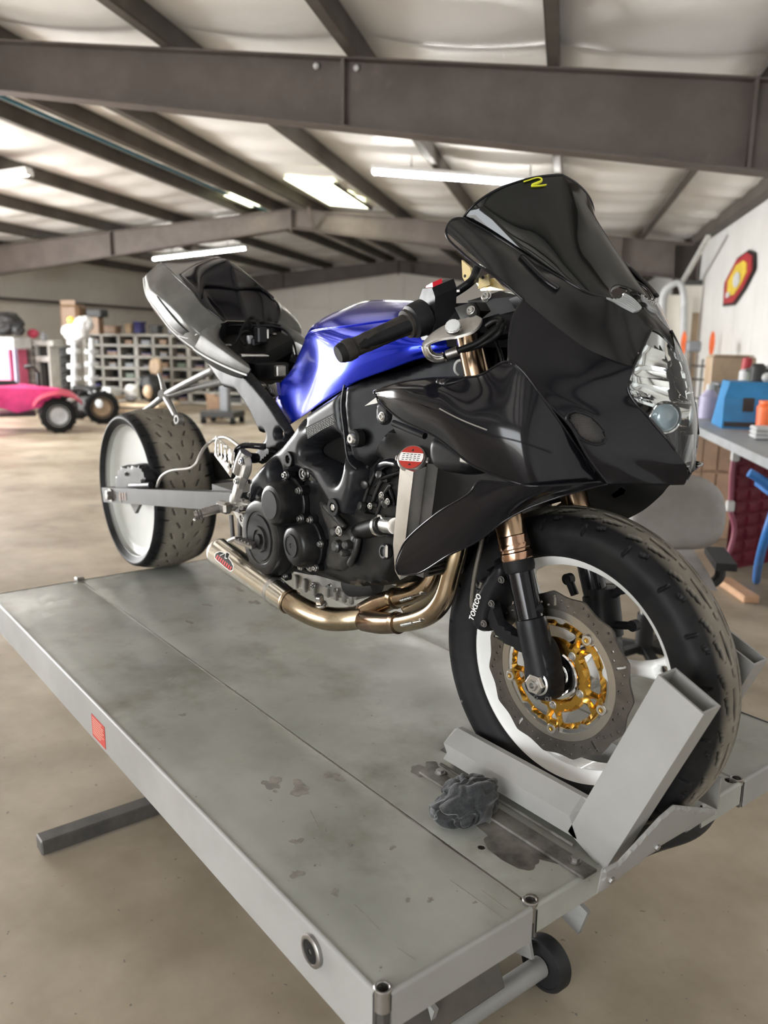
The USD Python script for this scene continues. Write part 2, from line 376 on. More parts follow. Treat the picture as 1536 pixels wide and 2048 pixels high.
for nm, col in dict(pink=(.85, .1, .3), hot_pink=(.8, .05, .25), pale_pink=(.62, .12, .22), crimson=(.42, .03, .07), red_quilt=(.17, .016, .03), quilt_edge=(.34, .10, .145), tool_blue=(.04, .25, .55), stand_blue=(.03, .17, .5), wood=(.5, .32, .17), pale_wood=(.70, .55, .38), plank=(.6, .36, .22), orange=(.85, .16, .04), chair_grey=(.25, .235, .225), plastic_black=(.016, .016, .017), shelf_grey=(.33, .315, .28), bin_dark=(.05, .05, .05), card=(.22, .13, .07), white_plastic=(.58, .59, .6), cold_grey=(.22, .23, .25), bench_top=(.36, .38, .4), sign_red=(.42, .03, .04), sign_yellow=(.75, .55, .06), sign_black=(.03, .02, .02), navy=(.03, .03, .16), dim_green=(.12, .16, .12), lilac=(.45, .42, .6), tan=(.45, .33, .22), pipe_blue=(.03, .16, .24), pale_grey=(.6, .6, .58)).items():
    look(nm, col, .5, col2=tuple(c * .8 for c in col), scale=6)
def glass(name, tint, rough=0.02, refl=1.0):
    n = {'t': ('transparent_bsdf', {'color': tint}), 'g': ('glossy_bsdf', {'color': (refl,) * 3, 'roughness': rough}), 'f': ('fresnel', {'IOR': 1.5}), 'm': ('mix_closure', {})}
    LOOK[name] = usdkit.material(stage, '/World/Looks/' + name, n, [('f.fac', 'm.fac'), ('t.BSDF', 'm.closure1'), ('g.BSDF', 'm.closure2')], surface='m.closure')
glass('lens_glass', (.93, .96, .97)); glass('smoke_glass', (.10, .11, .11))

# ------------------------------------------------------------------ the building
ZC = CAM[2]
def zroof(v):                                              # underside of the purlins, 1:10 both ways from the ridge
    return ZC + (1.866 - .0957 * v if v > -5.2 else 1.866 + .0957 * 5.2 - .0957 * (-5.2 - v))
VL, VR, U0, U1 = -12.6, 2.25, -5.0, 27.0
fl = np.array([B(u, v, 0) for u, v in ((U0 - 14, VL - 14), (U1 + 1, VL - 14), (U1 + 1, VR + 1), (U0 - 14, VR + 1))])
obj('floor', hull(np.vstack([fl, fl - [0, 0, .2]])), 'concrete', kind='structure', smooth=False)
def wall(name, u0, v0, u1, v1, mat, holes=(), z1=None, girt=True):
    """A wall panelled with ribs from (u0,v0) to (u1,v1) with door openings (start, end, height) along it."""
    L = math.hypot(u1 - u0, v1 - v0); du, dv = (u1 - u0) / L, (v1 - v0) / L; nu, nv = dv, -du
    w = thing(name, None, None, B(u0, v0), kind='structure')
    def seg(a, b, z0, z1, th=.06, off=0.): return hull([B(u0 + du * s + nu * o, v0 + dv * s + nv * o, z) for s in (a, b) for o in (off, off + th) for z in (z0, z1)])
    cuts = sorted(holes); s = 0.0; spans = []
    for a, b, h in cuts: spans.append((s, a, 0)); spans.append((a, b, h)); s = b
    spans.append((s, L, 0)); pane = 1.22
    for a, b, z in spans:
        k = max(1, round((b - a) / pane))
        for i in range(k):
            p, q = a + (b - a) * i / k, a + (b - a) * (i + 1) / k
            tops = []
            for s_ in (p, q): tops.append(zroof(min(VR, max(VL, v0 + dv * s_))) + .2)
            pts = [B(u0 + du * s_ + nu * o, v0 + dv * s_ + nv * o, zz) for s_, tp in zip((p + .004, q - .004), tops) for o in (0, .06) for zz in (z, tp)]
            obj('panel', hull(pts), mat, w, smooth=False)
            obj('backing_sheet', hull([B(u0 + du * s_ + nu * o, v0 + dv * s_ + nv * o, zz) for s_, tp in zip((p - .01, q + .01), tops) for o in (.062, .07) for zz in (z, tp)]), mat, w, smooth=False)
    return w
wr = wall('wall_right', U1, VR, U0, VR, 'white_panel')
wb = wall('wall_back', U1, VL, U1, VR, 'beige_panel')
wl = wall('wall_left', U0, VL, U1, VL, 'beige_panel', holes=[(10., 16., 3.05)])
we = wall('wall_front', U0, VR, U0, VL, 'white_panel', holes=[(VR + 1.2, VR + 7.2, 3.05)])
# girts: the cold-formed rails that carry the wall sheets
for i, z in enumerate((2.2,)):
    obj('girt', boxb((U0 + U1) / 2 + 7, VL + .13, z, U1 - U0 - 14, .12, .06), 'purlin_primer', wl)
    obj('girt', boxb(U1 - .13, (VL + VR) / 2, z + .2, .1, VR - VL, .05), 'beige_panel', wb)
# ceiling: strips of white faced insulation draped over the purlins
purl = [-11.9, -10.5, -9.0, -7.55, -6.1, -5.5, -4.75, -3.08, -1.6, -.15, 1.27]
skyl = {5: (12.6, 15.1), 6: (12.4, 15.0)}
ceil = thing('ceiling', None, None, B(0, 0, zroof(0)), kind='structure')
edges = [VL - .3] + purl + [VR + .3]
for i in range(len(edges) - 1):
    a, b = edges[i], edges[i + 1]
    for ua, ub_ in ((-5.2, 6.5), (6.5, 15.7), (15.7, U1 + .2)):
        nu, nv = int((ub_ - ua) / .12), 12
        uu, vv = np.meshgrid(np.linspace(ua, ub_, nu), np.linspace(a, b, nv), indexing='ij')
        s = (vv - a) / (b - a)
        ph = .9 * math.sin(i * 3.1)
        sag = .05 * np.sin(math.pi * s) * (1 + .45 * np.sin(uu * 2.9 + ph) + .3 * np.sin(uu * 7.1 + 2 * ph))
        zz = np.vectorize(zroof)(vv) + .2 - sag
        g = np.stack([B(0, 0)[0] + uu * UB[0] + vv * VB[0], B(0, 0)[1] + uu * UB[1] + vv * VB[1], zz], -1)
        obj('insulation_strip', sheet(g, .02, flip=True), 'insulation', ceil, smooth=True)
for v0, v1 in ((VL - .4, -5.2), (-5.2, VR + .4)): obj('roof_sheet', hull([B(u, v, zroof(v) + .30 + k) for u in (U0 - .3, U1 + .3) for v in (v0, v1) for k in (0, .03)]), 'steel_primer', ceil, smooth=False)
for k, (v0, v1, u0, u1) in enumerate(((-5.98, -5.6, 14.3, 15.55), (-4.4, -3.6, 12.9, 15.5))):
    w = thing('window', None, None, B(u0, v0, zroof(v0)), kind='structure')
    obj('translucent_panel', hull([B(u, v, zroof(v) + .10 + q) for u in (u0, u1) for v in (v0, v1) for q in (0, .015)]), 'skylight', w, smooth=False)
    for v in (v0, v1): obj('panel_frame', bar(B(u0, v, zroof(v) + .1), B(u1, v, zroof(v) + .1), .03, .05), 'purlin_primer', w)
for i, v in enumerate(purl):
    nm = ['nearest the left wall', 'second from the left wall', 'third from the left wall', 'fourth from the left wall, behind the short lamp end', 'long and dark, sweeping left of the ridge pair', 'left one of the close ridge pair', 'right one of the close ridge pair', 'first to the right of the ridge pair', 'second to the right of the ridge pair', 'running straight away above the windscreen', 'nearest the white right wall'][i]
    p = thing('roof_purlin', 'grey-brown steel roof purlin, ' + nm, 'beam', B(U0, v, zroof(v)))
    L0, L1 = U0 - .1, U1
    z = zroof(v); wd = .10 if i in (5, 6) else .075
    obj('web', hull([B(u, v + o, z + h) for u in (L0, L1) for o in (-.004, .004) for h in (.012, .2)]), 'purlin_primer', p)
    obj('lower_flange', hull([B(u, v + o, z + h) for u in (L0, L1) for o in (-wd, .004) for h in (0, .01)]), 'purlin_primer', p)
    obj('upper_flange', hull([B(u, v + o, z + h) for u in (L0, L1) for o in (-.004, wd) for h in (.19, .2)]), 'purlin_primer', p)
    obj('lip', hull([B(u, v - wd + o, z + h) for u in (L0, L1) for o in (0, .006) for h in (0, .03)]), 'purlin_primer', p)
v = -5.65
obj('conduit', rod(B(4, v, zroof(v) - .01), B(15.5, v, zroof(v) - .01), .02), 'pipe_blue', label='thin blue conduit pipe along the ridge purlins', cat='pipe')
# rafters: tapered built-up I beams, deepest at the eaves, on columns
def depth(v): return .36 + .27 * abs(v + 5.2) / 7.4 if v > -5.2 else .36 + .24 * min(1., (-5.2 - v) / 7.4)
def rafter(u, where, near=False):
    r = thing('roof_rafter', 'grey-brown tapered steel I-beam rafter ' + where, 'beam', B(u, -5.2, zroof(-5.2)))
    for a, b in ((VL + .1, -5.2), (-5.2, VR - .05)):
        q = [(a, zroof(a)), (b, zroof(b))]
        lo = [(vv, zz - depth(vv)) for vv, zz in q]
        obj('web', hull([B(u + o, vv, zz) for o in (-.005, .005) for vv, zz in q + lo]), 'steel_primer', r)
        obj('top_flange', hull([B(u + o, vv, zz + h) for o in (-.10, .10) for vv, zz in q for h in (-.014, 0)]), 'steel_primer', r)
        obj('bottom_flange', hull([B(u + o, vv, zz + h) for o in (-.10, .10) for vv, zz in lo for h in (0, .014)]), 'steel_primer', r)
    for v in ((-5.2, -1.72, 1.18, -9.0) if u < 10 else (-5.2, .9, -9.0)):
        z = zroof(v); s = obj('stiffener_plate', hull([B(u + o, v + w, z - h) for o in (-.09, .09) for w in (-.012, .012) for h in (.01, depth(v) + (.06 if v == -5.2 else -.005))]), 'steel_primer', r)
    for v in (-1.94, -1.63): obj('bolt_cap', ball(B(u - .03, v, zroof(v) - .06), .024, 8), 'pale_grey', r)
    for v in ((-4.75,) if u < 10 else (-4.75, -.15)):                       # flange braces down from the purlins
        z = zroof(v); obj('flange_brace', bar(B(u - .42, v, z + .05), B(u - .05, v, z - depth(v) + .05), .05, .05), 'steel_primer', r)
    return r
rafter(6.5, 'crossing the whole top of the picture nearest the camera')
rafter(15.7, 'with its ridge joint in mid picture, second from the camera')
rafter(26.2, 'farthest from the camera against the back wall')
for u, v, wh in ((15.7, VR - .3, 'beside the round-cornered sign on the right wall'), (26.2, VL + .35, 'against the far left wall corner'), (6.5, VR - .3, 'at the right wall outside the near bay'), (15.7, VL + .35, 'on the left wall under the second rafter'), (26.2, VR - .3, 'in the far right corner')):
    s = 1 if v < -5 else -1; zt = zroof(v)
    c = thing('building_column', 'grey-brown tapered steel wall column ' + wh, 'column', B(u, v))
    def prof(z): return .16 + .16 * z / zt
    obj('web', hull([B(u + o, v + s * w, z) for o in (-.005, .005) for z in (.02, zt - .05) for w in (-.25, prof(z) - .16)]), 'steel_primer', c)
    obj('outer_flange', hull([B(u + o, v - s * (.25 + w), z) for o in (-.1, .1) for z in (.02, zt - .05) for w in (0, .012)]), 'steel_primer', c)
    obj('inner_flange', hull([B(u + o, v + s * (prof(z) - .16 + w), z) for o in (-.1, .1) for z in (.02, zt - .05) for w in (0, .012)]), 'steel_primer', c)
    obj('base_plate', hull([B(u + o, v + w, z) for o in (-.16, .16) for w in (-.25, .25) for z in (0, .02)]), 'steel_primer', c)
# brace and eave members at the right wall
obj('eave_strut', bar(B(U0 + .1, VR - .1, zroof(VR) + .07), B(U1 - .1, VR - .1, zroof(VR) + .07), .13, .16), 'purlin_primer', wr)
obj('knee_brace', bar(B(13.2, VR - .28, zroof(VR) - .16), B(15.2, VR - .33, 2.45), .06, .06), 'pale_grey', label='slanted pale brace rod near the sign on the right wall', cat='brace')
# lamps
def lamp(u, v0, v1, label, drop=.12, tubes=2):
    z0, z1 = zroof(v0) - drop, zroof(v1) - drop; p0, p1 = B(u, v0, z0), B(u, v1, z1)
    t = thing('ceiling_lamp', label, 'lamp', (p0 + p1) / 2)
    obj('housing', bar(p0 + [0, 0, .05], p1 + [0, 0, .05], .16, .05, b=.008), 'lamp_body', t)
    for k in range(tubes):
        o = (k - (tubes - 1) / 2) * .075 * UB
        obj('lamp_tube', rod(p0 + o - [0, 0, .0], p1 + o, .021), 'lamp_tube', t)
    for e in (p0, p1): obj('end_cap', bar(e - .02 * UB * 4, e + .02 * UB * 4, .02, .06), 'lamp_body', t)
    for q in (.2, .8):
        m = p0 + (p1 - p0) * q; obj('hanger', rod(m + [0, 0, .07], m + [0, 0, drop + .1], .006), 'dark_steel', t)
lamp(10.4, -2.40, -.02, 'long fluorescent ceiling lamp glowing behind the dark windscreen')
lamp(19.2, -9.9, -7.5, 'lit fluorescent tube lamp right above the motorcycle tail')
lamp(10.3, -9.4, -7.05, 'fluorescent lamp cut by the left edge of the picture')

# ------------------------------------------------------------------ the lift
lift = thing('motorcycle_lift', 'grey steel motorcycle lift table with side extensions, a red sticker and a wheel chock', 'lift table', (-1.06, 0, 0), off=(0, 0, T))
L_, HW, EX = 2.125, .305, .603
def plate(poly, z, h, bev): return pillow(poly, z, h, bev, .03, axis='z', side=1)
def deck_edge(p0, p1, out, drop, r=.006):
    """A rolled top edge and the lip that hangs from it."""
    p0, p1, out = map(lambda q: np.asarray(q, float), (p0, p1, out)); prof = []
    for a in np.linspace(math.pi / 2, 0, 6): prof.append((math.cos(a) * r - r, math.sin(a) * r - r))
    prof += [(0, -drop), (-.003, -drop), (-.003, -r)]
    v = [p + out * a + [0, 0, b] for p in (p0, p1) for a, b in prof]; k = len(prof)
    f = [[i, (i + 1), k + (i + 1), k + i] for i in range(k - 1)]
    return np.array(v), tri(np.array(f))
slot = [(-.42, -.085), (.001, -.085), (.001, .15), (-.42, .15)]
cd = sg.box(-L_, -HW + .004, -.006, HW - .004).difference(sg.Polygon([(-.46, -.093), (.1, -.093), (.1, .096), (-.46, .096)]))
for q in ((-.02, -.29), (-.02, .29)): cd = cd.difference(sg.Point(q).buffer(.011))
for q in ((-.16, -.262), (-.27, -.262)): cd = cd.difference(sg.Point(q).buffer(.007))
obj('center_deck', plate(cd, -.004, .004, .004), 'lift_paint', lift, smooth=30)
for q in (((0, -HW + .004, 0), (0, -.14, 0), (1, 0, 0), .048), ((0, .16, 0), (0, HW - .004, 0), (1, 0, 0), .048), ((-L_, -HW, 0), (-L_, HW, 0), (-1, 0, 0), .05)): obj('deck_lip', deck_edge(*q), 'lift_paint', lift)
for s in (-1, 1):
    e = sg.box(-L_, HW + .003, -.006, EX - .006).difference(sg.Point((-.013, EX - .013)).buffer(.011))
    e = sg.Polygon([(x, s * y) for x, y in e.exterior.coords])
    x_ = obj('side_extension', plate(e, -.004, .004, .003), 'lift_paint', lift, smooth=30, label='side extension deck nearest the camera' if s < 0 else 'side extension deck behind the motorcycle')
    for q in (((-L_, s * EX, 0), (-.018, s * EX, 0), (0, s, 0), .1), ((0, s * EX - s * .018, 0), (0, s * (HW + .004), 0), (1, 0, 0), .06), ((-L_, s * EX, 0), (-L_, s * HW, 0), (-1, 0, 0), .06)): obj('side_lip', deck_edge(*q), 'lift_side', x_)
    obj('hinge_rod', rod((-L_ - .012, s * .305, -.007), (-.03, s * .305, -.007), .004, 10), 'raw_steel', lift)
    obj('hinge_knuckle', box((-L_ - .008, s * .305, -.002), (.03, .03, .02), b=.004), 'raw_steel', lift)
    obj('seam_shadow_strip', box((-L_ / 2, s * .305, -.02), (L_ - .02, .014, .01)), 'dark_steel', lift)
    for cx, cy in ((-.013, EX - .013), (-.013, .305 - .004)):
        obj('corner_nut', cat_m([ring((cx, s * cy, -.03), (0, 0, 1), .0085, .0125, .033), disc((cx, s * cy, -.03), (0, 0, 1), .009, .012)]), 'raw_steel', lift)
    obj('corner_gap', box((-.006, s * (.3), -.032), (.012, .006, .05), b=.001), 'dark_steel', lift)
    obj('corner_gap', box((-.010, s * (EX - .012), -.055), (.014, .014, .085), b=.002), 'dark_steel', lift)
    bp_ = obj('bumper', rev([(0, 0), (0, .025), (.006, .025), (.008, .022), (.008, .019), (.006, .0185), (.006, 0)], (-.162, s * EX, -.034), (0, s, 0), 40), 'raw_steel', lift)
    obj('rubber_insert', rev([(.003, 0), (.0065, .018), (.0075, .012), (.0075, .0045), (.004, .004), (.004, 0)], (-.162, s * EX, -.034), (0, s, 0), 30), 'rubber', bp_)
# warning sticker with rows of small white print
stk = obj('warning_sticker', box((-1.085, -EX - .0006, -.063), (.088, .001, .056)), 'red_sticker', lift, smooth=False, label='small red warning sticker with white print')
for i in range(8):
    w = (.062, .074, .07, .076, .066, .074, .058, .05)[i]
    obj('print_line', box((-1.122 + w / 2, -EX - .0013, -.041 - i * .0058), (w, .0006, .0014)), 'cream_print', stk, smooth=False)
# paint chips worn through to the steel
def blob(cx, cy, r, seed, stretch=1.0, n=26):
    g = np.random.default_rng(seed); t = np.linspace(0, 2 * math.pi, n, endpoint=False)
    k = 1 + .35 * np.sin(2 * t + g.uniform(0, 6)) + .22 * np.sin(3 * t + g.uniform(0, 6)) + .18 * np.sin(5 * t + g.uniform(0, 6)) + .1 * g.normal(size=n)
    q = np.stack([cx + r * k * np.cos(t) * stretch, cy + r * k * np.sin(t)], 1); return sg.Polygon(q).buffer(0)
for i, (px, py, r, st) in enumerate(((545, 1566, .016, 1.5), (600, 1578, .019, 1.3), (550, 1583, .004, 1), (668, 1553, .013, 1.5), (593, 1683, .009, 1), (593, 1748, .009, 1.2), (668, 1785, .007, 1), (860, 1800, .005, 1), (480, 1180, .010, 2.5), (510, 1205, .012, 2.2), (415, 1210, .010, 2), (380, 1245, .008, 2), (555, 1215, .012, 3), (470, 1145, .012, 2), (365, 1430, .006, 1.5), (785, 1695, .005, 1), (815, 1800, .004, 1), (950, 1805, .003, 1), (700, 1690, .004, 1))):
    p = at(px, py, z=0.0); b_ = blob(p[0], p[1], r, i, st)
    if b_.geom_type != 'Polygon': b_ = max(b_.geoms, key=lambda g: g.area)
    m = trimesh.creation.extrude_polygon(b_, .0004, engine='earcut')
    obj('paint_chip', (m.vertices + [0, 0, .0], m.faces), 'chip', lift, smooth=False)
for i, (a, b) in enumerate((((900, 1760), (1020, 1845)), ((708, 1808), (760, 1860)), ((795, 1895), (830, 1920)), ((960, 1778), (1030, 1830)), ((330, 1375), (360, 1340)), ((620, 1620), (640, 1660)))):
    obj('scratch', bar(at(*a, z=.0001), at(*b, z=.0001), .0012, .0003), 'chip', lift, smooth=False)
# scissor arms, base frame, axle and transport wheel underneath
FZ = -T
for s in (-1, 1):
    obj('base_rail', box((-1.15, s * .20, FZ + .05), (1.3, .06, .06), b=.004), 'lift_side', lift)
    obj('scissor_arm', bar((-.30, s * .235, FZ + .12), (-1.55, s * .235, -.10), .012, .075, (0, 0, 1)), 'lift_side', lift)
    obj('scissor_arm', bar((-.35, s * .262, -.10), (-1.55, s * .262, FZ + .12), .012, .075, (0, 0, 1)), 'lift_side', lift)
    obj('under_rail', box((-1.0, s * .22, -.075), (1.9, .05, .08), b=.004), 'lift_side', lift)
    obj('roller', rod((-.34, s * .19, -.11), (-.34, s * .28, -.11), .022), 'raw_steel', lift)
obj('hydraulic_cylinder', cat_m([rod((-1.35, 0, FZ + .1), (-.9, 0, -.28), .032), rod((-.9, 0, -.28), (-.6, 0, -.14), .018)]), 'dark_steel', lift)
obj('cross_tube', rod((-.95, -.26, -.30), (-.95, .26, -.30), .02), 'raw_steel', lift)
for x in (-.55, -1.75): obj('cross_member', box((x, 0, FZ + .05), (.06, .44, .06), b=.004), 'lift_side', lift)
obj('outrigger', cat_m([bar(at(78, 1690, z=FZ + .03), at(78, 1690, z=FZ + .03) * [1, 0, 1] + [0, -.1, 0], .055, .045, b=.004)]), 'dark_steel', lift, label='dark square outrigger bar sticking out on the floor')
obj('outrigger', cat_m([bar(at(78, 1690, z=FZ + .03) * [1, -1, 1], at(78, 1690, z=FZ + .03) * [1, 0, 1] + [0, .1, 0], .055, .045, b=.004)]), 'dark_steel', lift)
wp = at(1092, 1925, z=FZ + .062)
def lift_wheel(c, s):
    w = obj('transport_wheel', rev([(-.016, .018), (-.016, .05), (-.019, .052), (-.019, .058), (-.012, .0625), (.012, .0625), (.019, .058), (.019, .052), (.012, .048), (.012, .02), (.02, .018), (.02, 0), (-.02, 0), (-.02, .018)], c, (0, 1, 0), 48), 'plastic_black', lift)
    obj('hub_bolt', rev([(-.022, 0), (-.026, .011), (-.03, .009), (-.032, 0)], c, (0, 1, 0), 20), 'raw_steel', w)
lift_wheel(wp, -1); lift_wheel(wp * [1, 0, 1] - [0, .34, 0], 1)
obj('axle_tube', rod(wp - [0, .02, 0], wp * [1, 0, 1] - [0, .34, 0], .024, 20), 'lift_side', lift)
for q in (-.05, -.30): obj('axle_bracket', bar(wp + [-.02, q, .03], wp + [-.10, q, .30], .05, .008, (0, 1, 0)), 'lift_side', lift)
obj('push_plate', hull([at(a, b, y=k) for a, b, k in ((1012, 1922, -.02), (1058, 1962, -.02), (800, 2060, -.25), (930, 2100, -.25))]+[at(a, b, y=k) + np.array((-.01, 0, 0)) for a, b, k in ((1012, 1922, -.02), (1058, 1962, -.02), (800, 2060, -.25), (930, 2100, -.25))]) if False else box((-.34, -.22, FZ + .20), (.012, .36, .22), [unit((1, 0, .5)), (0, 1, 0), unit((-.5, 0, 1))], b=.003), 'bronze_plate', lift)
# the wheel chock: two channel rails with leaning rectangular arms and a bent nose plate
ch = obj('wheel_chock', box((-.20, -.178, .003), (.41, .035, .005), b=.001), 'oily_paint', lift, label='oily flat strip of the wheel chock bolted to the deck')
def hollow(p0, p1, w, h, up, th=.004):
    """An open rectangular tube from p0 to p1."""
    p0, p1 = np.asarray(p0, float), np.asarray(p1, float); d = unit(p1 - p0); s = unit(np.cross(up, d)); u = np.cross(d, s); v = []
    for p in (p0, p1):
        for a, b in ((1, 1), (-1, 1), (-1, -1), (1, -1)): v.append(p + s * a * w / 2 + u * b * h / 2)
        for a, b in ((1, 1), (-1, 1), (-1, -1), (1, -1)): v.append(p + s * a * (w / 2 - th) + u * b * (h / 2 - th))
    f = []
    for i in range(4):
        j = (i + 1) % 4
        f += [[i, j, 8 + j, 8 + i], [4 + j, 4 + i, 12 + i, 12 + j], [8 + i, 8 + j, 12 + j, 12 + i], [j, i, 4 + i, 4 + j]]
    return np.array(v), tri(np.array(f))
def armor(s, y0, y1, sh=0.0):
    """The channel rail and the leaning arm at one side of the wheel; y0 the outer, y1 the inner face."""
    yc = (y0 + y1) / 2; w = abs(y0 - y1)
    rl = [(-.405, y0), (-.405, y1)]
    # rail: bent sheet with a rounded shoulder
    pr = sg.Polygon([(-.405, .002), (-.03, .002), (-.064, .078), (-.395, .078), (-.405, .068)])
    obj('chock_rail', pillow(pr, y1, w, .006, .02, axis='y', side=s), 'lift_side', ch, smooth=25)
    obj('rail_weld', rod((-.40, y0 + s * .0015, .006), (-.06, y0 + s * .0015, .006), .003, 8), 'oily_paint', ch)
    # arm
    dx, dz = .122, .283; p0 = np.array([-.024 + sh, yc, .035]); p1 = p0 + np.array([dx, 0, dz])
    d = unit(p1 - p0)
    t = hollow(p0 - d * .03, p1 + d * .03, w, .085, (0, 0, 1))
    obj('chock_arm', t, 'lift_side', ch, smooth=False, label='leaning open-ended rectangular tube of the wheel chock')
armor(-1, -.14, -.094); armor(1, .138, .095, -.05)
def lean_at(a, b):
    """Where a picture point meets the plate's plane, x = .03 + .3 z."""
    d = at(a, b, x=0.0) - (CAM - [0, 0, T]); c = CAM - [0, 0, T]; n = np.array([1, 0, -.3])
    return c + d * ((.03 - c @ n) / (d @ n))
npx = sg.Polygon([lean_at(a, b)[[1, 2]] for a, b in ((1193, 1787), (1203, 1738), (1235, 1722), (1318, 1632), (1345, 1609), (1428, 1617), (1434, 1622), (1385, 1652), (1318, 1692))])
npv, npf = pillow(npx, .006, .006, .004, .008, axis='x', side=1); npv[:, 0] += .024 + .3 * npv[:, 2]
obj('nose_plate', (npv, npf), 'lift_side', ch, smooth=25, label='bent nose plate across the front of the slot')
a, b = lean_at(1434, 1619), lean_at(1441, 1557)
obj('nose_plate_lip', hull([p + o for p in (a, b) for o in (np.array([0, 0, 0]), np.array([0, .005, 0]), np.array([-.05, .0, .0]), np.array([-.05, .005, 0]))]), 'lift_side', ch, smooth=False)
for q in ((1216, 1755), (1308, 1690)): obj('hex_bolt', hexbolt(lean_at(*q) + [.004, 0, 0], (1, 0, -.3), .006, .006), 'raw_steel', ch, smooth=25)
for q in ((880, 1546), (1150, 1722)): obj('hex_bolt', hexbolt(at(*q, z=.006), (0, 0, 1), .008, .008), 'raw_steel', ch, smooth=25)
cu = [at(a, b, x=-.03) for a, b in ((1240, 1738), (1310, 1703), (1380, 1680), (1422, 1648), (1446, 1600), (1452, 1570))]
cu = spline(cu, 24); ex_ = np.array([-.16, 0, .0])
obj('drop_pan', sheet(np.stack([cu + ex_ * 0 + [0, 0, 0], cu + ex_ * .5, cu + ex_], 1), .004), 'dark_steel', ch, smooth=True, label='dark curved drop pan under the slot')
obj('oil_stain', (lambda m: (m.vertices + [0, 0, .0], m.faces))(trimesh.creation.extrude_polygon(blob(-.13, -.212, .030, 5, 3.2).buffer(-.007).buffer(.012), .0005, engine='earcut')), 'oily_paint', lift, smooth=False)
obj('oil_stain', (lambda m: (m.vertices + [0, 0, .0], m.faces))(trimesh.creation.extrude_polygon(blob(-.40, -.17, .022, 9, 1.6).buffer(-.004).buffer(.006), .0006, engine='earcut')), 'oily_paint', lift, smooth=False)

# ------------------------------------------------------------------ the rag
def rag():
    c = at(918, 1640, z=0) + [0, .02, 0]
    g = trimesh.creation.icosphere(6); p = np.asarray(g.vertices)
    w1 = 2 * np.asarray(meshkit.fbm(p * 1.2 + 3, 2)) - 1; w2 = 2 * np.asarray(meshkit.fbm(p * 1.4 + 17, 2)) - 1
    cre = lambda k, w: np.exp(-(np.sin(p @ np.array(k) + w) / .27) ** 2)
    r = 1 + .22 * w1 - .19 * cre((2.0, .8, 1.0), 1.9 * w1 + .4) - .16 * cre((-.6, 2.3, 1.2), 1.7 * w2 + 1.1) - .11 * cre((1.4, -2.2, .6), 2.2 * w1 - .5) - .05 * cre((3.8, 2.2, -.6), 2.2 * w2)
    p = p * r[:, None]
    q = np.stack([p @ [.79, .61, 0] * .052, p @ [-.61, .79, 0] * .074, p[:, 2] * .044], 1)
    q[:, 2] += .034; q[:, 2] = np.where(q[:, 2] < .012, .0015 + (q[:, 2].clip(-.02, .012) + .02) * .33, q[:, 2])
    lobe = np.exp(-((q[:, 1] + .055) ** 2) / .0012); q[:, 2] -= lobe * q[:, 2] * .35
    return q + c, g.faces
rg = thing('shop_rag', 'crumpled dark grey microfibre rag lying on the lift deck beside the wheel chock', 'rag', at(918, 1640, z=0) + [0, 0, T], off=(0, 0, T))
obj('cloth', rag(), 'rag', rg, smooth=True)

# ------------------------------------------------------------------ the motorcycle: wheels, brakes, fork
bike = thing('motorcycle', 'black sport motorcycle with a blue tank and fat rear tyre on the lift', 'motorcycle', (-1.06, 0, T), off=(0, 0, T))
FX, FZ_, ST = -.1853, .258, .0957
RX, RZ, RR = -2.155, .2925, .2925
def steer(m):
    """From the front wheel's own frame (axle at the origin) to the lift's, turned with the handlebar."""
    v, f = (m.vertices, m.faces) if hasattr(m, 'faces') else m
    c, s = math.cos(ST), math.sin(ST); R = np.array([[c, s, 0], [-s, c, 0], [0, 0, 1]])
    return np.asarray(v) @ R + [FX, 0, FZ_], f
def steer_p(p): return steer((np.atleast_2d(np.array(p, float)), None))[0][0]
def groove(a, s, items):
    """Depth 0..1 of the tread's cuts at arc length a and lateral place s; items: (a0, s0, a1, s1, half width)."""
    d = np.zeros_like(a)
    for a0, s0, a1, s1, w in items:
        p0 = np.array([a0, s0]); e = np.array([a1, s1]) - p0; L2 = e @ e
        t = np.clip(((a - a0) * e[0] + (s - s0) * e[1]) / L2, 0, 1)
        q = np.hypot(a - a0 - t * e[0], s - s0 - t * e[1])
        d = np.maximum(d, np.clip((w - q) / .0012 + .5, 0, 1))
    return d
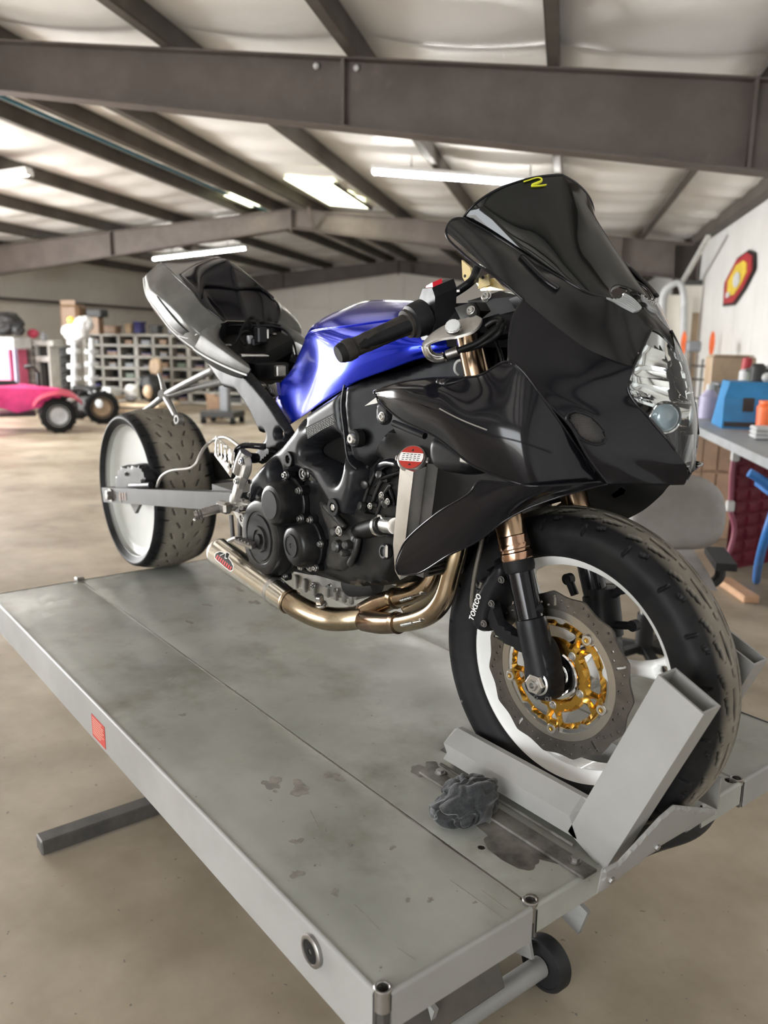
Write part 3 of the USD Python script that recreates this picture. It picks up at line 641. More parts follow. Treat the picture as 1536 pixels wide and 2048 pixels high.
def tyre(R, prof, pitch_n, items, dust_fn, na, lab):
    """prof: (y, r) across the tyre, bead to bead; the cuts repeat pitch_n times round it."""
    q = np.array(prof, float); s = np.r_[0, np.cumsum(np.hypot(*np.diff(q, axis=0).T))]
    ss = np.linspace(0, s[-1], 84); cs = CubicSpline(s, q)
    P = cs(ss); tn = cs(ss, 1); nn = np.stack([-tn[:, 1], tn[:, 0]], 1); nn /= np.linalg.norm(nn, axis=1)[:, None]
    if nn[len(nn) // 2, 1] < 0: nn = -nn
    sc = ss - s[-1] / 2
    th = np.linspace(0, 2 * math.pi, na, endpoint=False); per = 2 * math.pi * R / pitch_n
    a = (th * R)[:, None] % per + 0 * sc[None]
    its = items + [(x0 + k * per, y0, x1 + k * per, y1, w) for x0, y0, x1, y1, w in items for k in (-1, 1)]
    d = groove(a, sc[None] + 0 * a, its)
    r = P[None, :, 1] - nn[None, :, 1] * d * .0045; y = P[None, :, 0] - nn[None, :, 0] * d * .0045
    v = np.stack([r * np.cos(th)[:, None], y, r * np.sin(th)[:, None]], -1).reshape(-1, 3)
    i, j = np.meshgrid(np.arange(na), np.arange(len(ss) - 1), indexing='ij'); n = len(ss); i2 = (i + 1) % na
    f = tri(np.stack([i * n + j, i2 * n + j, i2 * n + j + 1, i * n + j + 1], -1).reshape(-1, 4))
    if trimesh.Trimesh(v, f, process=False).volume < 0: f = f[:, ::-1]
    w = np.clip(dust_fn(sc)[None] * (1 - d), 0, 1) + 0 * th[:, None]
    return (v, f), w.reshape(-1)
fp = [(-.042, .212), (-.050, .222), (-.0565, .240), (-.0605, .256), (-.0585, .268), (-.048, .281), (-.030, .2925), (-.012, .2985), (0, .3), (.012, .2985), (.030, .2925), (.048, .281), (.0585, .268), (.0605, .256), (.0565, .240), (.050, .222), (.042, .212)]
its = []
for s in (-1, 1):
    o = .0 if s < 0 else .045
    its += [(o + .000, s * .008, o + .052, s * .011, .0021), (o + .016, s * .024, o + .040, s * .030, .0030), (o + .004, s * .021, o + .016, s * .024, .0008),
            (o + .060, s * .030, o + .080, s * .037, .0030), (o + .050, s * .027, o + .060, s * .030, .0008), (o + .028, s * .047, o + .040, s * .052, .0024),
            (o + .062, s * .056, o + .064, s * .070, .0026), (o + .072, s * .006, o + .084, s * .008, .0014)]
fw = Node(bike.path, bike.base)
(m, w) = tyre(.3, fp, 20, its, lambda s: np.clip(1.05 - (np.abs(s) / .040) ** 2.2, 0, 1) * .95, 1150, '')
wheel = thing_part = obj('front_wheel', steer(cat_m([
    rev([(-.0475, .221), (-.0475, .2275), (-.0445, .2285), (-.041, .2215), (-.036, .2165), (-.016, .206), (.016, .206), (.036, .2165), (.041, .2215), (.0445, .2285), (.0475, .2275), (.0475, .221), (.042, .214), (.036, .207), (.02, .193), (-.02, .193), (-.036, .207), (-.042, .214), (-.0475, .221)], (0, 0, 0), (0, 1, 0), 120)])), 'white_wheel', bike, label='white front rim', smooth=40)
obj('tyre', steer(m), 'tyre', wheel, var=w, label='black front tyre with dusty brown tread')
def spoke(a):
    """A broad spoke that splits towards the rim, its web pierced."""
    o = []
    P = sg.Polygon([(.045, -.026), (.10, -.017), (.155, -.017), (.185, -.030), (.200, -.046), (.2, .046), (.185, .030), (.155, .017), (.10, .017), (.045, .026)])
    P = sg.Polygon(spline(np.array(P.exterior.coords)[:-1], 80, True)).buffer(0)
    P = P.difference(sg.Point(.178, 0).buffer(.009))
    for s in (-1, 1):
        v, f = pillow(P, 0, .013, .012, .006, axis='y', side=s)
        o.append((v, f))
    v, f = cat_m(o); c, s_ = math.cos(a), math.sin(a)
    return np.stack([v[:, 0] * c - v[:, 2] * s_, v[:, 1], v[:, 0] * s_ + v[:, 2] * c], 1), f
for k in range(3): obj('spoke', steer(spoke(math.radians(14 + 120 * k))), 'white_wheel', wheel)
obj('hub', steer(rev([(-.066, .02), (-.066, .043), (-.062, .046), (-.045, .046), (-.04, .052), (.04, .052), (.045, .046), (.062, .046), (.066, .043), (.066, .02)], (0, 0, 0), (0, 1, 0), 60)), 'chrome', wheel, label='polished hub')
for s in (-1, 1): obj('hub_flange', steer(rev([(.05, .024), (.05, .0465), (.072, .0465), (.0745, .044), (.0745, .037), (.071, .034), (.071, .026), (.074, .024), (.074, .018)], (0, 0, 0), (0, s, 0), 56)), 'chrome', wheel)
# wave brake discs on gold carriers
def ring_poly(ro, ri, waves=0, amp=0.0, n=480):
    t = np.linspace(0, 2 * math.pi, n, endpoint=False)
    r = ro - amp * np.abs(np.sin(t * waves / 2)) ** 1.4 if waves else np.full(n, ro)
    return sg.Polygon(np.stack([r * np.cos(t), r * np.sin(t)], 1), [np.stack([ri * np.cos(t), ri * np.sin(t)], 1)[::4]])
def sector(r0, r1, a0, a1, n=16):
    t = np.linspace(a0, a1, n); return sg.Polygon(np.r_[np.stack([r1 * np.cos(t), r1 * np.sin(t)], 1), np.stack([r0 * np.cos(t), r0 * np.sin(t)], 1)[::-1]])
band = ring_poly(.1555, .1225, 15, .0065); gap = []
for k in range(15):
    a = 2 * math.pi * (k + .5) / 15
    for dr, da in ((.1290, -.13), (.1345, -.02), (.1405, .09), (.1465, .19)):
        gap.append(sg.Point(dr * math.cos(a + da), dr * math.sin(a + da)).buffer(.0027, 5))
    if k % 3 == 1: gap.append(sg.LineString([(r_ * math.cos(a - .24), r_ * math.sin(a - .24)) for r_ in (.130, .143)]).buffer(.0024, 4))
band = band.difference(shapely.union_all(gap))
inner = ring_poly(.1222, .108); bob = [2 * math.pi * k / 5 + math.radians(-90) for k in range(5)]
for a in bob: inner = inner.union(sg.Point(.1045 * math.cos(a), .1045 * math.sin(a)).buffer(.0125))
for a in bob: inner = inner.difference(sg.Point(.104 * math.cos(a), .104 * math.sin(a)).buffer(.006))
car = ring_poly(.1015, .0475)
for k, a in enumerate(bob):
    h = .5 * 2 * math.pi / 5
    car = car.difference(sector(.070, .0905, a + .20, a + 2 * h - .20).buffer(-.004).buffer(.004))
    car = car.difference(sg.Polygon([(r_ * math.cos(a + d), r_ * math.sin(a + d)) for r_, d in ((.071, 0), (.088, .09), (.088, -.09))]).buffer(-.0015).buffer(.0012))
    car = car.difference(sg.Point(.107 * math.cos(a + h), .107 * math.sin(a + h)).buffer(.012))
for a in bob:
    car = car.union(sg.Point(.1035 * math.cos(a), .1035 * math.sin(a)).buffer(.0105)).union(sg.Point(.0575 * math.cos(a), .0575 * math.sin(a)).buffer(.0095))
def extr(poly, y0, y1):
    m = trimesh.creation.extrude_polygon(poly.simplify(.0002), abs(y1 - y0), engine='earcut'); v = np.asarray(m.vertices)
    return np.stack([v[:, 0], min(y0, y1) + v[:, 2], v[:, 1]], 1), np.asarray(m.faces)[:, ::-1]
for s in (-1,):
    d = obj('brake_disc', steer(extr(band, s * .0665, s * .0715)), 'disc_steel', wheel, label='wave brake disc with drilled holes' if s < 0 else None, smooth=False)
    obj('disc_ring', steer(extr(inner, s * .067, s * .071)), 'disc_inner', wheel, smooth=False)
    obj('disc_carrier', steer(pillow(car, s * .0655, .0085, .0025, .006, axis='y', side=s)), 'gold', wheel, label='gold anodised disc carrier', smooth=40)
    for a in bob:
        c = np.array([.104 * math.cos(a), s * .070, .104 * math.sin(a)])
        obj('bobbin', steer(rev([(0, .0075), (.0052, .0095), (.0062, .0088), (.0062, .005), (.003, .0042), (.003, 0)], c, (0, s, 0), 24)), 'bright_alu', wheel)
        c = np.array([.0575 * math.cos(a), s * .073, .0575 * math.sin(a)])
        obj('disc_bolt', steer(bolt(c, (0, s, 0), .0055, .005)), 'bolt_steel', wheel)
obj('axle', steer(cat_m([rod((0, -.118, 0), (0, .118, 0), .0125)])), 'bolt_steel', wheel)
nut = obj('axle_nut', steer(cat_m([rev([(0, .0225), (.003, .0225), (.004, .019)], (0, -.1235, 0), (0, -1, 0), 30), rev([(.002, .019), (.013, .019), (.015, .0165), (.015, .0105), (.010, .010), (.010, 0)], (0, -.1235, 0), (0, -1, 0), 6)])), 'bright_alu', wheel, smooth=25)
obj('axle_end', steer(rev([(0, .0095), (.018, .0095), (.0195, .0085), (.0195, .005), (.010, .005), (.01, 0)], (0, -.1235, 0), (0, -1, 0), 24)), 'bolt_steel', wheel)
# fork: upper tubes, chromed seals, black sliders, axle castings
FK = unit((-.345, 0, 1.0))
def fpt(t, y, dx=0.0): return np.array([dx, y, 0]) + FK * t
fork = None
for s in (-1, 1):
    y = s * .105
    fk = obj('fork_leg', steer(rod(fpt(.105, y, .0), fpt(.20, y, .0), .0235, 28)), 'gloss_black', bike, label='fork leg on the camera side' if s < 0 else 'fork leg behind the wheel')
    obj('fork_tube', steer(rev([(.262, 0), (.262, .0268), (.33, .0262), (.40, .0228), (.66, .0225), (.662, .0)], (.0, y, 0), FK, 36)), 'bronze_tube', fk, label='bronze coated upper fork tube')
    obj('fork_collar', steer(rev([(.218, .0), (.218, .0275), (.222, .029), (.232, .029), (.234, .0275), (.238, .0275), (.240, .0290), (.247, .029), (.249, .0277), (.262, .0277), (.264, .0268)], (.0, y, 0), FK, 36)), 'copper', fk, label='copper coloured fork seal collar')
    obj('dust_seal', steer(rev([(.196, .022), (.198, .0265), (.206, .0285), (.219, .0285), (.219, .02)], (.0, y, 0), FK, 36)), 'rubber', fk)
    pl = sg.Polygon([(-.045, .075), (-.030, .085), (.006, .07), (.024, .03), (.030, -.016), (.018, -.034), (-.016, -.036), (-.034, -.022), (-.040, .02)])
    pl = sg.Polygon(spline(np.array(pl.exterior.coords)[:-1], 80, True)).buffer(0)
    ac = obj('axle_casting', steer(pillow(pl, y + -s * .018, .036, .010, .006, axis='y', side=s)), 'satin_black', fk, label='black axle clamp casting')
    obj('casting_sleeve', steer(rev([(.0, .0), (.0, .026), (.01, .0285), (.10, .0285), (.112, .0265), (.114, .0235), (.114, 0)], (0, y, 0), FK, 32)), 'satin_black', ac)
    obj('axle_boss', steer(rev([(0, .026), (.010, .0255), (.013, .023), (.013, .015)], (0, s * .112, 0), (0, s, 0), 32)), 'satin_black', fk)
    for q in ((-.004, -.029), (.020, -.024)): obj('pinch_bolt', steer(bolt((q[0], y + s * .012, q[1]), (0, s, 0), .0045, .006)), 'dark_steel', fk)
    # caliper lug and caliper, on the camera side only; stubs on the other
    if s > 0:
        for (a, b, r_) in ((at(1150, 1190, y=.1), at(1137, 1158, y=.1), .0085), (at(1212, 1198, y=.1), at(1247, 1176, y=.1), .0085), (at(1205, 1250, y=.1), at(1268, 1251, y=.1), .008)):
            sb_ = obj('fork_lug', rod(a, b, r_), 'satin_black', fk); obj('lug_eye', rev([(-.007, 0), (-.007, r_ * 1.35), (.007, r_ * 1.35), (.007, 0)], b, (0, 1, 0), 20), 'satin_black', sb_)
        obj('lower_casting', rod(at(1205, 1175, y=.105), at(1215, 1270, y=.105), .031, 24), 'satin_black', fk)
        continue
    lug = sg.Polygon([(-.03, .03), (-.10, .045), (-.135, .075), (-.14, .11), (-.115, .12), (-.10, .085), (-.06, .07), (-.032, .085)])
    obj('caliper_lug', steer(pillow(lug, s * .098, .016, .006, .006, axis='y', side=s)), 'satin_black', fk)
    lug = sg.Polygon([(-.02, .10), (-.07, .155), (-.095, .17), (-.085, .185), (-.06, .175), (-.015, .13)])
    obj('caliper_lug', steer(pillow(lug, s * .098, .016, .006, .006, axis='y', side=s)), 'satin_black', fk)
    cal = [(-.142, .048), (-.160, .055), (-.170, .075), (-.168, .10), (-.158, .13), (-.142, .16), (-.122, .188), (-.104, .202), (-.088, .196), (-.085, .17), (-.098, .14), (-.112, .11), (-.120, .08), (-.124, .058)]
    cp = sg.Polygon(spline(cal, 90, True)).buffer(0); st_ = []
    for q in spline([(-.1665, .062), (-.171, .085), (-.166, .11), (-.156, .14), (-.140, .168), (-.12, .194)], 7): st_.append(sg.Point(q).buffer(.0075))
    cp = cp.union(shapely.union_all(st_))
    c_ = obj('brake_caliper', steer(pillow(cp, s * .058, .064, .016, .006, axis='y', side=s)), 'satin_black', fk, label='black brake caliper with white lettering' if s < 0 else None)
    for q in ((-.112, .118), (-.092, .168), (-.128, .075)): obj('caliper_bolt', steer(bolt((q[0], s * .122, q[1]), (0, s, 0), .005, .005)), 'dark_steel', c_)
    obj('bleed_nipple', steer(rod((-.166, s * .09, .055 + .07), (-.185, s * .09, .142), .004)), 'dark_steel', c_)
    if s < 0:
        obj('maker_lettering', steer(text('TOKICO', .0105, (-.1545, -.1228, .072), (.30, 0, .95), (-.95, 0, .30), .0008, bold=True)), 'white_print', c_, smooth=False, label='white maker lettering on the caliper')
    obj('brake_pad_pins', steer(rod((-.13, s * .05, .125), (-.13, s * .095, .125), .004)), 'blue_anodized', c_)
# brake hose from the caliper up behind the leg
obj('brake_hose', tube([steer_p((-.155, -.10, .145)), at(945, 1215, y=-.12), at(948, 1160, y=-.125), at(962, 1090, y=-.12), at(975, 1020, y=-.10)], .0042, 10, 60), 'brown_cord', bike)
# lower triple clamp
# rear wheel: fat tyre on a dished grey-white wheel
hwid = .115
rp = [(-.098, .238), (-.104, .246), (-.1115, .256), (-.1165, .264), (-.114, .2705), (-.100, .2775), (-.07, .286), (-.035, .291), (0, .2925), (.035, .291), (.07, .286), (.10, .2775), (.114, .2705), (.1165, .264), (.1115, .256), (.104, .246), (.098, .238)]
its = []
for s in (-1, 1):
    o = 0 if s < 0 else .05
    its += [(o + .00, s * .030, o + .020, s * .042, .0022), (o + .030, s * .072, o + .034, s * .100, .0024), (o + .052, s * .052, o + .074, s * .060, .0022), (o + .070, s * .085, o + .076, s * .108, .0022), (o + .05, s * .012, o + .072, s * .016, .0018)]
(m, w) = tyre(.2925, rp, 19, its, lambda s: np.clip(1.1 - (np.abs(s) / .088) ** 5, 0, 1), 900, '')
mv = lambda mm: (np.asarray((mm.vertices if hasattr(mm, 'vertices') else mm[0])) + [RX, 0, RZ], mm.faces if hasattr(mm, 'faces') else mm[1])
rw = obj('rear_wheel', mv(rev([(-.100, .240), (-.1035, .249), (-.100, .2495), (-.092, .243), (-.080, .228), (-.074, .21), (-.070, .15), (-.066, .09), (-.066, .045), (-.085, .04), (-.085, 0), (.085, 0), (.085, .04), (.066, .045), (.07, .15), (.074, .21), (.080, .228), (.092, .243), (.1, .2495), (.1035, .249), (.100, .240), (.09, .236), (-.09, .236), (-.1, .24)], (0, 0, 0), (0, 1, 0), 120)), 'grey_wheel', bike, label='dished grey-white rear wheel')
obj('tyre', mv(m), 'tyre', rw, var=w, label='fat rear tyre with dusty tan tread')
for a in range(5):
    t = 2 * math.pi * a / 5 + .5; obj('hub_screw', mv(bolt((.055 * math.cos(t), -.067, .055 * math.sin(t)), (0, -1, 0), .005, .005)), 'bolt_steel', rw)
obj('tyre_bead', mv(ring((0, -.104, 0), (0, 1, 0), .2495, .2535, .004, 100)), 'rubber', rw)

# ------------------------------------------------------------------ the motorcycle: bodywork
def P(q): return at(q[0], q[1], y=q[2]) if not isinstance(q, np.ndarray) else q
def grid(rows, k=8):
    c = np.array([[P(q) for q in r] for r in rows])
    for ax in (0, 1):
        m = c.shape[ax]; t = np.arange(m); tt = np.linspace(0, m - 1, (m - 1) * k + 1)
        c = PchipInterpolator(t, c, axis=ax)(tt) if m > 2 else np.moveaxis(np.array([np.take(c, 0, ax) * (1 - a) + np.take(c, 1, ax) * a for a in tt]), 0, ax)
    return c
def soften(g, n=2):
    for _ in range(n):
        h = g.copy()
        h[1:-1, 1:-1] = .5 * g[1:-1, 1:-1] + .125 * (g[:-2, 1:-1] + g[2:, 1:-1] + g[1:-1, :-2] + g[1:-1, 2:]); g = h
    return g
def both(g): return np.concatenate([g, (g * [1, -1, 1])[:, ::-1][:, 1:]], 1)
def skin(g, th=.003, keep=None, ref=None):
    du = np.gradient(g, axis=0); dv = np.gradient(g, axis=1); n = np.cross(du, dv)
    r = np.array([g[..., 0].mean(), 0, g[..., 2].mean()]) if ref is None else np.array(ref, float)
    return sheet(g, th, keep, flip=(n * (g - r)).sum() < 0)
M3 = np.array
# front fairing, right half (the left half is its mirror image)
r0 = [(926, 436, -.17), (1016, 488, -.145), (1079, 531, -.114), (1133, 562, -.105), (1184, 589, -.082), (1225, 597, -.055), (1247, 588, -.022), (1255, 575, 0)]
r1 = [(903, 441, -.19), (1000, 515, -.180), (1065, 562, -.158), (1122, 603, -.135), (1180, 640, -.105), (1240, 655, -.064), (1274, 628, -.026), (1302, 634, 0)]
r2 = [(892, 464, -.20), (985, 548, -.198), (1047, 600, -.180), (1115, 655, -.150), (1185, 703, -.118), (1268, 732, -.070), (1302, 660, -.027), (1350, 702, 0)]
up_ = both(soften(grid([r0, r1, r2]), 3))
upper = obj('upper_fairing', skin(up_), 'dusty_black', bike, smooth=50, label='dusty black upper fairing around the windscreen')
sA = [(1047, 600, -.180), (1115, 655, -.150), (1185, 703, -.118), (1268, 732, -.070)]
sB = [(1025, 640, -.206), (1105, 710, -.172), (1190, 760, -.130), (1256, 776, -.081)]
sC = [(1018, 722, -.228), (1100, 775, -.188), (1200, 810, -.127), (1279, 815, -.074)]
sD = [(1090, 802, -.199), (1150, 812, -.163), (1235, 848, -.108), (1311, 850, -.055)]
sE = [(1140, 852, -.172), (1190, 872, -.142), (1270, 905, -.086), (1350, 900, -.029)]
sF = [(1170, 905, -.154), (1225, 918, -.118), (1300, 945, -.058), (1374, 935, -.011)]
sG = [(1215, 967, -.118), (1260, 965, -.085), (1320, 967, -.040), (1370, 967, 0)]
sd = soften(grid([sA, sB, sC, sD, sE, sF, sG], 10), 2)
ic = at(1172, 856, y=-.2); sdc = (sd[:-1, :-1] + sd[1:, 1:]) / 2
def pix_of(p):
    d = np.asarray(p) - (CAM - [0, 0, T]); z = d @ FW
    return np.stack([768 + FPX * (d @ RT) / z, 1024 - FPX * (d @ UP) / z], -1)
pe = pix_of(sdc) - [1172, 856]; ca, sa = math.cos(.62), math.sin(.62)
ell = ((pe[..., 0] * ca + pe[..., 1] * sa) / 46) ** 2 + ((-pe[..., 0] * sa + pe[..., 1] * ca) / 24) ** 2
keep = (ell > 1).reshape(-1)
for s in (1, -1):
    m = skin(sd, .003, keep); m = m if s > 0 else mir(m)
    nose = obj('nose_fairing', m, 'gloss_black', bike, smooth=50, label='gloss black nose fairing beside the headlight' if s > 0 else None)
    # intake mouth: a lip, a wall going in and a diamond mesh
    t = np.linspace(0, 2 * math.pi, 48, endpoint=False); e2 = np.stack([46 * np.cos(t) * ca - 24 * np.sin(t) * sa, 46 * np.cos(t) * sa + 24 * np.sin(t) * ca], 1) + [1172, 856]
    pt = pix_of(sd).reshape(-1, 2); kd = cKDTree(pt); ii = kd.query(e2, k=4)
    wgt = 1 / (ii[0] + 1e-6); lip = (sd.reshape(-1, 3)[ii[1]] * wgt[..., None]).sum(1) / wgt.sum(1)[:, None]
    inn = unit(np.array([-.35, .9, -.1])); wl_ = np.stack([lip, lip + inn * .03], 1)
    wl_ = np.concatenate([wl_, wl_[:1]], 0)
    m1 = tube(lip, .0024, 8, closed=True, raw=True); m2 = sheet(wl_, .001)
    f0 = lip.mean(0) + inn * .016; A_ = lip[0] - lip[24]; A_ = unit(A_); B_ = unit((lip[12] - lip[36]) - A_ * ((lip[12] - lip[36]) @ A_)); wires = []
    ra, rb = np.linalg.norm(lip[0] - lip[24]) / 2, np.linalg.norm(lip[12] - lip[36]) / 2
    for sg_ in (1, -1):
        for o in np.arange(-1.7, 1.71, .17):
            pts = []
            for q in np.linspace(-1.4, 1.4, 60):
                a, b = q, sg_ * q * 1.5 + o
                if a * a + b * b < .96: pts.append(f0 + A_ * a * ra + B_ * b * rb)
            if len(pts) > 3: wires.append(tube([pts[0], pts[-1]], .0008, 5, raw=True))
    back = lip + inn * .03
    m3_ = (np.vstack([back, back.mean(0)]), np.stack([np.arange(48), (np.arange(48) + 1) % 48, np.full(48, 48)], 1))
    q = [m1, m2, cat_m(wires), m3_]
    if s < 0: q = [mir(x) for x in q]
    obj('intake_lip', q[0], 'gloss_black', nose); obj('intake_duct', q[1], 'plastic_black', nose); obj('intake_mesh', q[2], 'dark_steel', nose, label='diamond wire mesh', kind='stuff'); obj('duct_floor', q[3], 'hose', nose)
ed = lambda pts, y: [P(q) for q in pts]
for nm, pts in (('screen_rim', r0[:6]), ('wing_rim', [(926, 437, -.17), (905, 440, -.188), (892, 464, -.2), (912, 494, -.2), (950, 526, -.2), (985, 548, -.1985), (1047, 600, -.1805)]), ('rear_rim', [sA[0], sB[0], sC[0]]), ('join_rim', [sC[0], sD[0], sE[0], sF[0], sG[0]]), ('light_rim', [(1302, 660, -.0275), sA[3], sB[3], sC[3], sD[3], sE[3]])):
    q = tube([P(a) for a in pts], .0022, 8, 60)
    for s in (1, -1): obj('panel_edge', q if s > 0 else mir(q), 'gloss_black', upper, smooth=True)
# slot of the mirror mount and the row of vents on the nose ridge
def on_grid(g, px, py):
    q = pix_of(g); h = g.shape[1] // 2 + 1; d = np.hypot(q[:, :h, 0] - px, q[:, :h, 1] - py); i, j = np.unravel_index(np.argmin(d), d.shape); return g[i, j]
sl = [on_grid(up_, *q) + M3((0, -.003, .003)) for q in ((1048, 519), (1075, 545), (1100, 568), (1120, 580))]
for s in (1, -1): obj('mirror_slot', tube(sl, .0065, 12, 30, flat=.6) if s > 0 else mir(tube(sl, .0065, 12, 30, flat=.6)), 'gloss_black', upper, label='narrow raised mirror mount slot' if s > 0 else None, smooth=True)
for px, py in ((1278, 575), (1286, 585), (1294, 596)):
    obj('vent_hole', rev([(0, .006), (.001, .007), (.002, .0055), (.0005, 0)], on_grid(up_, px, py + 6) + M3((0, 0, .001)), (.45, -.3, .8), 20), 'hose', upper)
# turn signal lens under the screen
ts = grid([[on_grid(up_, *q) for q in r] for r in (((1213, 600), (1234, 599), (1248, 590)), ((1236, 609), (1255, 606), (1266, 600)), ((1268, 624), (1276, 623), (1283, 620)))], 6)
ts = ts + M3((.002, -.002, .002))
for s in (1, -1):
    sg0 = obj('signal_lens', skin(ts, .004) if s > 0 else mir(skin(ts, .004)), 'lens_amber', upper, smooth=40, label='clear ribbed signal lens' if s > 0 else None)
    for k in range(6):
        q = tube(ts[:, 1 + 2 * k] + [.0005, 0, .0005], .0011, 6, raw=True); obj('lens_rib', q if s > 0 else mir(q), 'lens_amber', sg0)
# windscreen: a dark bubble; section k runs as a quarter ellipse from its foot on the fairing up to the crown
R_ = [P(q) for q in ((1230, 598, -.050), (1184, 590, -.076), (1133, 563, -.090), (1050, 512, -.110), (926, 437, -.165))]
C_ = [M3((-.150, 0, .938)), M3((-.198, 0, .997)), M3((-.230, 0, 1.047)), M3((-.262, 0, 1.095)), M3((-.288, 0, 1.131))]
Rk = PchipInterpolator(range(5), np.array(R_), axis=0)(np.linspace(0, 4, 41)); Ck = PchipInterpolator(range(5), np.array(C_), axis=0)(np.linspace(0, 4, 41))
aa = np.linspace(math.pi / 2, 0, 22); sc_ = []
for a in aa:
    m = Ck.copy(); m += (Rk - Ck) * np.array([1, 0, 1]) * (.65 * (1 - math.cos(a)) + .35 * a / (math.pi / 2)); m[:, 1] = Rk[:, 1] * math.sin(a); sc_.append(m)
sc_ = both(np.stack(sc_, 1))
screen = obj('windscreen', skin(sc_, .003, ref=(-.2, 0, .9)), 'smoke_screen', bike, smooth=True, label='dark smoked bubble windscreen')
obj('screen_edge', tube(sc_[-1], .0019, 8, raw=True), 'gloss_black', screen, smooth=True)
def on_screen(u, v): i, j = u * (sc_.shape[0] - 1), v * (sc_.shape[1] - 1); return sc_[int(round(i)), int(round(j))]
pt = pix_of(sc_); 
def screen_at(px, py):
    h = sc_.shape[1] // 2 + 6; q = pt[:, :h].reshape(-1, 2); d = np.hypot(q[:, 0] - px, q[:, 1] - py); i = np.argsort(d)[:5]; w = 1 / (d[i] + .3) ** 2; return (sc_[:, :h].reshape(-1, 3)[i] * w[:, None]).sum(0) / w.sum()
mk = [screen_at(*q) + M3((.0005, -.0015, .002)) for q in ((1048, 366), (1062, 361), (1080, 359), (1084, 363), (1068, 372), (1064, 375), (1074, 375), (1092, 373))]
obj('paint_mark', tube(mk, .0032, 8, 60, flat=.35), 'yellow_mark', screen, smooth=True, label='yellow paint pen squiggle')
# headlight: clear lens over a dark bowl, upper reflector, lower projector
hb = [(1302, 660, -.027), (1268, 732, -.070), (1256, 776, -.081), (1290, 828, -.069), (1350, 900, -.029), (1376, 937, -.010)]
hm = [(1326, 680, -.014), (1318, 738, -.040), (1318, 788, -.047), (1339, 846, -.038), (1368, 910, -.015), (1378, 941, -.005)]
hc = [(1350, 702, 0), (1363, 752, 0), (1375, 812, 0), (1383, 868, 0), (1383, 918, 0), (1380, 946, 0)]
lens = both(soften(grid([list(q) for q in zip(hb, hm, hc)], 8), 2))
def leaf(g, ref):
    f = tri(grid_faces(*g.shape[:2])); v = g.reshape(-1, 3); n = trimesh.Trimesh(v, f, process=False).face_normals
    return v, (f if ((v[f].mean(1) - M3(ref)) * n).sum() > 0 else f[:, ::-1])
hl = obj('headlight', skin(lens - [.060, 0, 0], .002), 'plastic_black', bike, smooth=True, label='clear faceted headlight with round projector')
obj('headlight_lens', leaf(lens + [.001, 0, 0], (-.15, 0, .75)), 'lens_glass', hl, smooth=True)
half = lens[:, :17] ; n_ = half.shape[0]
for s in (1, -1):
    fl = lambda m: m if s > 0 else mir(m)
    g = half[2:int(n_ * .52), 1:13].copy(); w = np.linspace(0, 1, g.shape[1])[None, :, None]; h = np.linspace(-1, 1, g.shape[0])[:, None, None]
    g = g - M3((.008, 0, 0)) - M3((.026, 0, 0)) * (np.sin(w * math.pi) * (1 - h * h * .6))
    st = (np.arange(g.shape[0]) // 3 % 2)[:, None, None] * .0035; g[..., 0:1] += st
    obj('reflector', fl(skin(g, .0015)), 'reflector', hl, smooth=20, label='chromed faceted reflector')
    c = at(1331, 836, y=-.030); d = unit((.80, -.58, -.05))
    obj('projector', fl(cat_m([rev([(-.045, .03), (-.02, .028), (.0, .0262), (.003, .0245), (.002, .0225), (-.01, .022)], c, d, 40)])), 'chrome', hl)
    obj('projector_lens', fl(rev([(-.004, .0225), (.003, .0205), (.007, .014), (.0095, .007), (.010, 0)], c, d, 40)), 'projector_glass', hl, smooth=True)
    obj('shroud', fl(tube([at(1264, 792, y=-.078), at(1296, 796, y=-.056) - [.012, 0, 0], at(1326, 804, y=-.036) - [.014, 0, 0], at(1347, 826, y=-.022) - [.018, 0, 0], at(1352, 862, y=-.018) - [.022, 0, 0]], .0045, 10, 30, flat=.6)), 'chrome', hl)
    obj('side_marker', fl(box(at(1356, 843, y=-.012) - [.010, 0, 0], (.006, .012, .016), b=.002)), 'lens_amber', hl)
    g = half[:, 12:17] - M3((.014, 0, 0)); obj('center_shroud', fl(skin(g - M3((.012, 0, 0)), .002)), 'satin_black', hl, smooth=True)
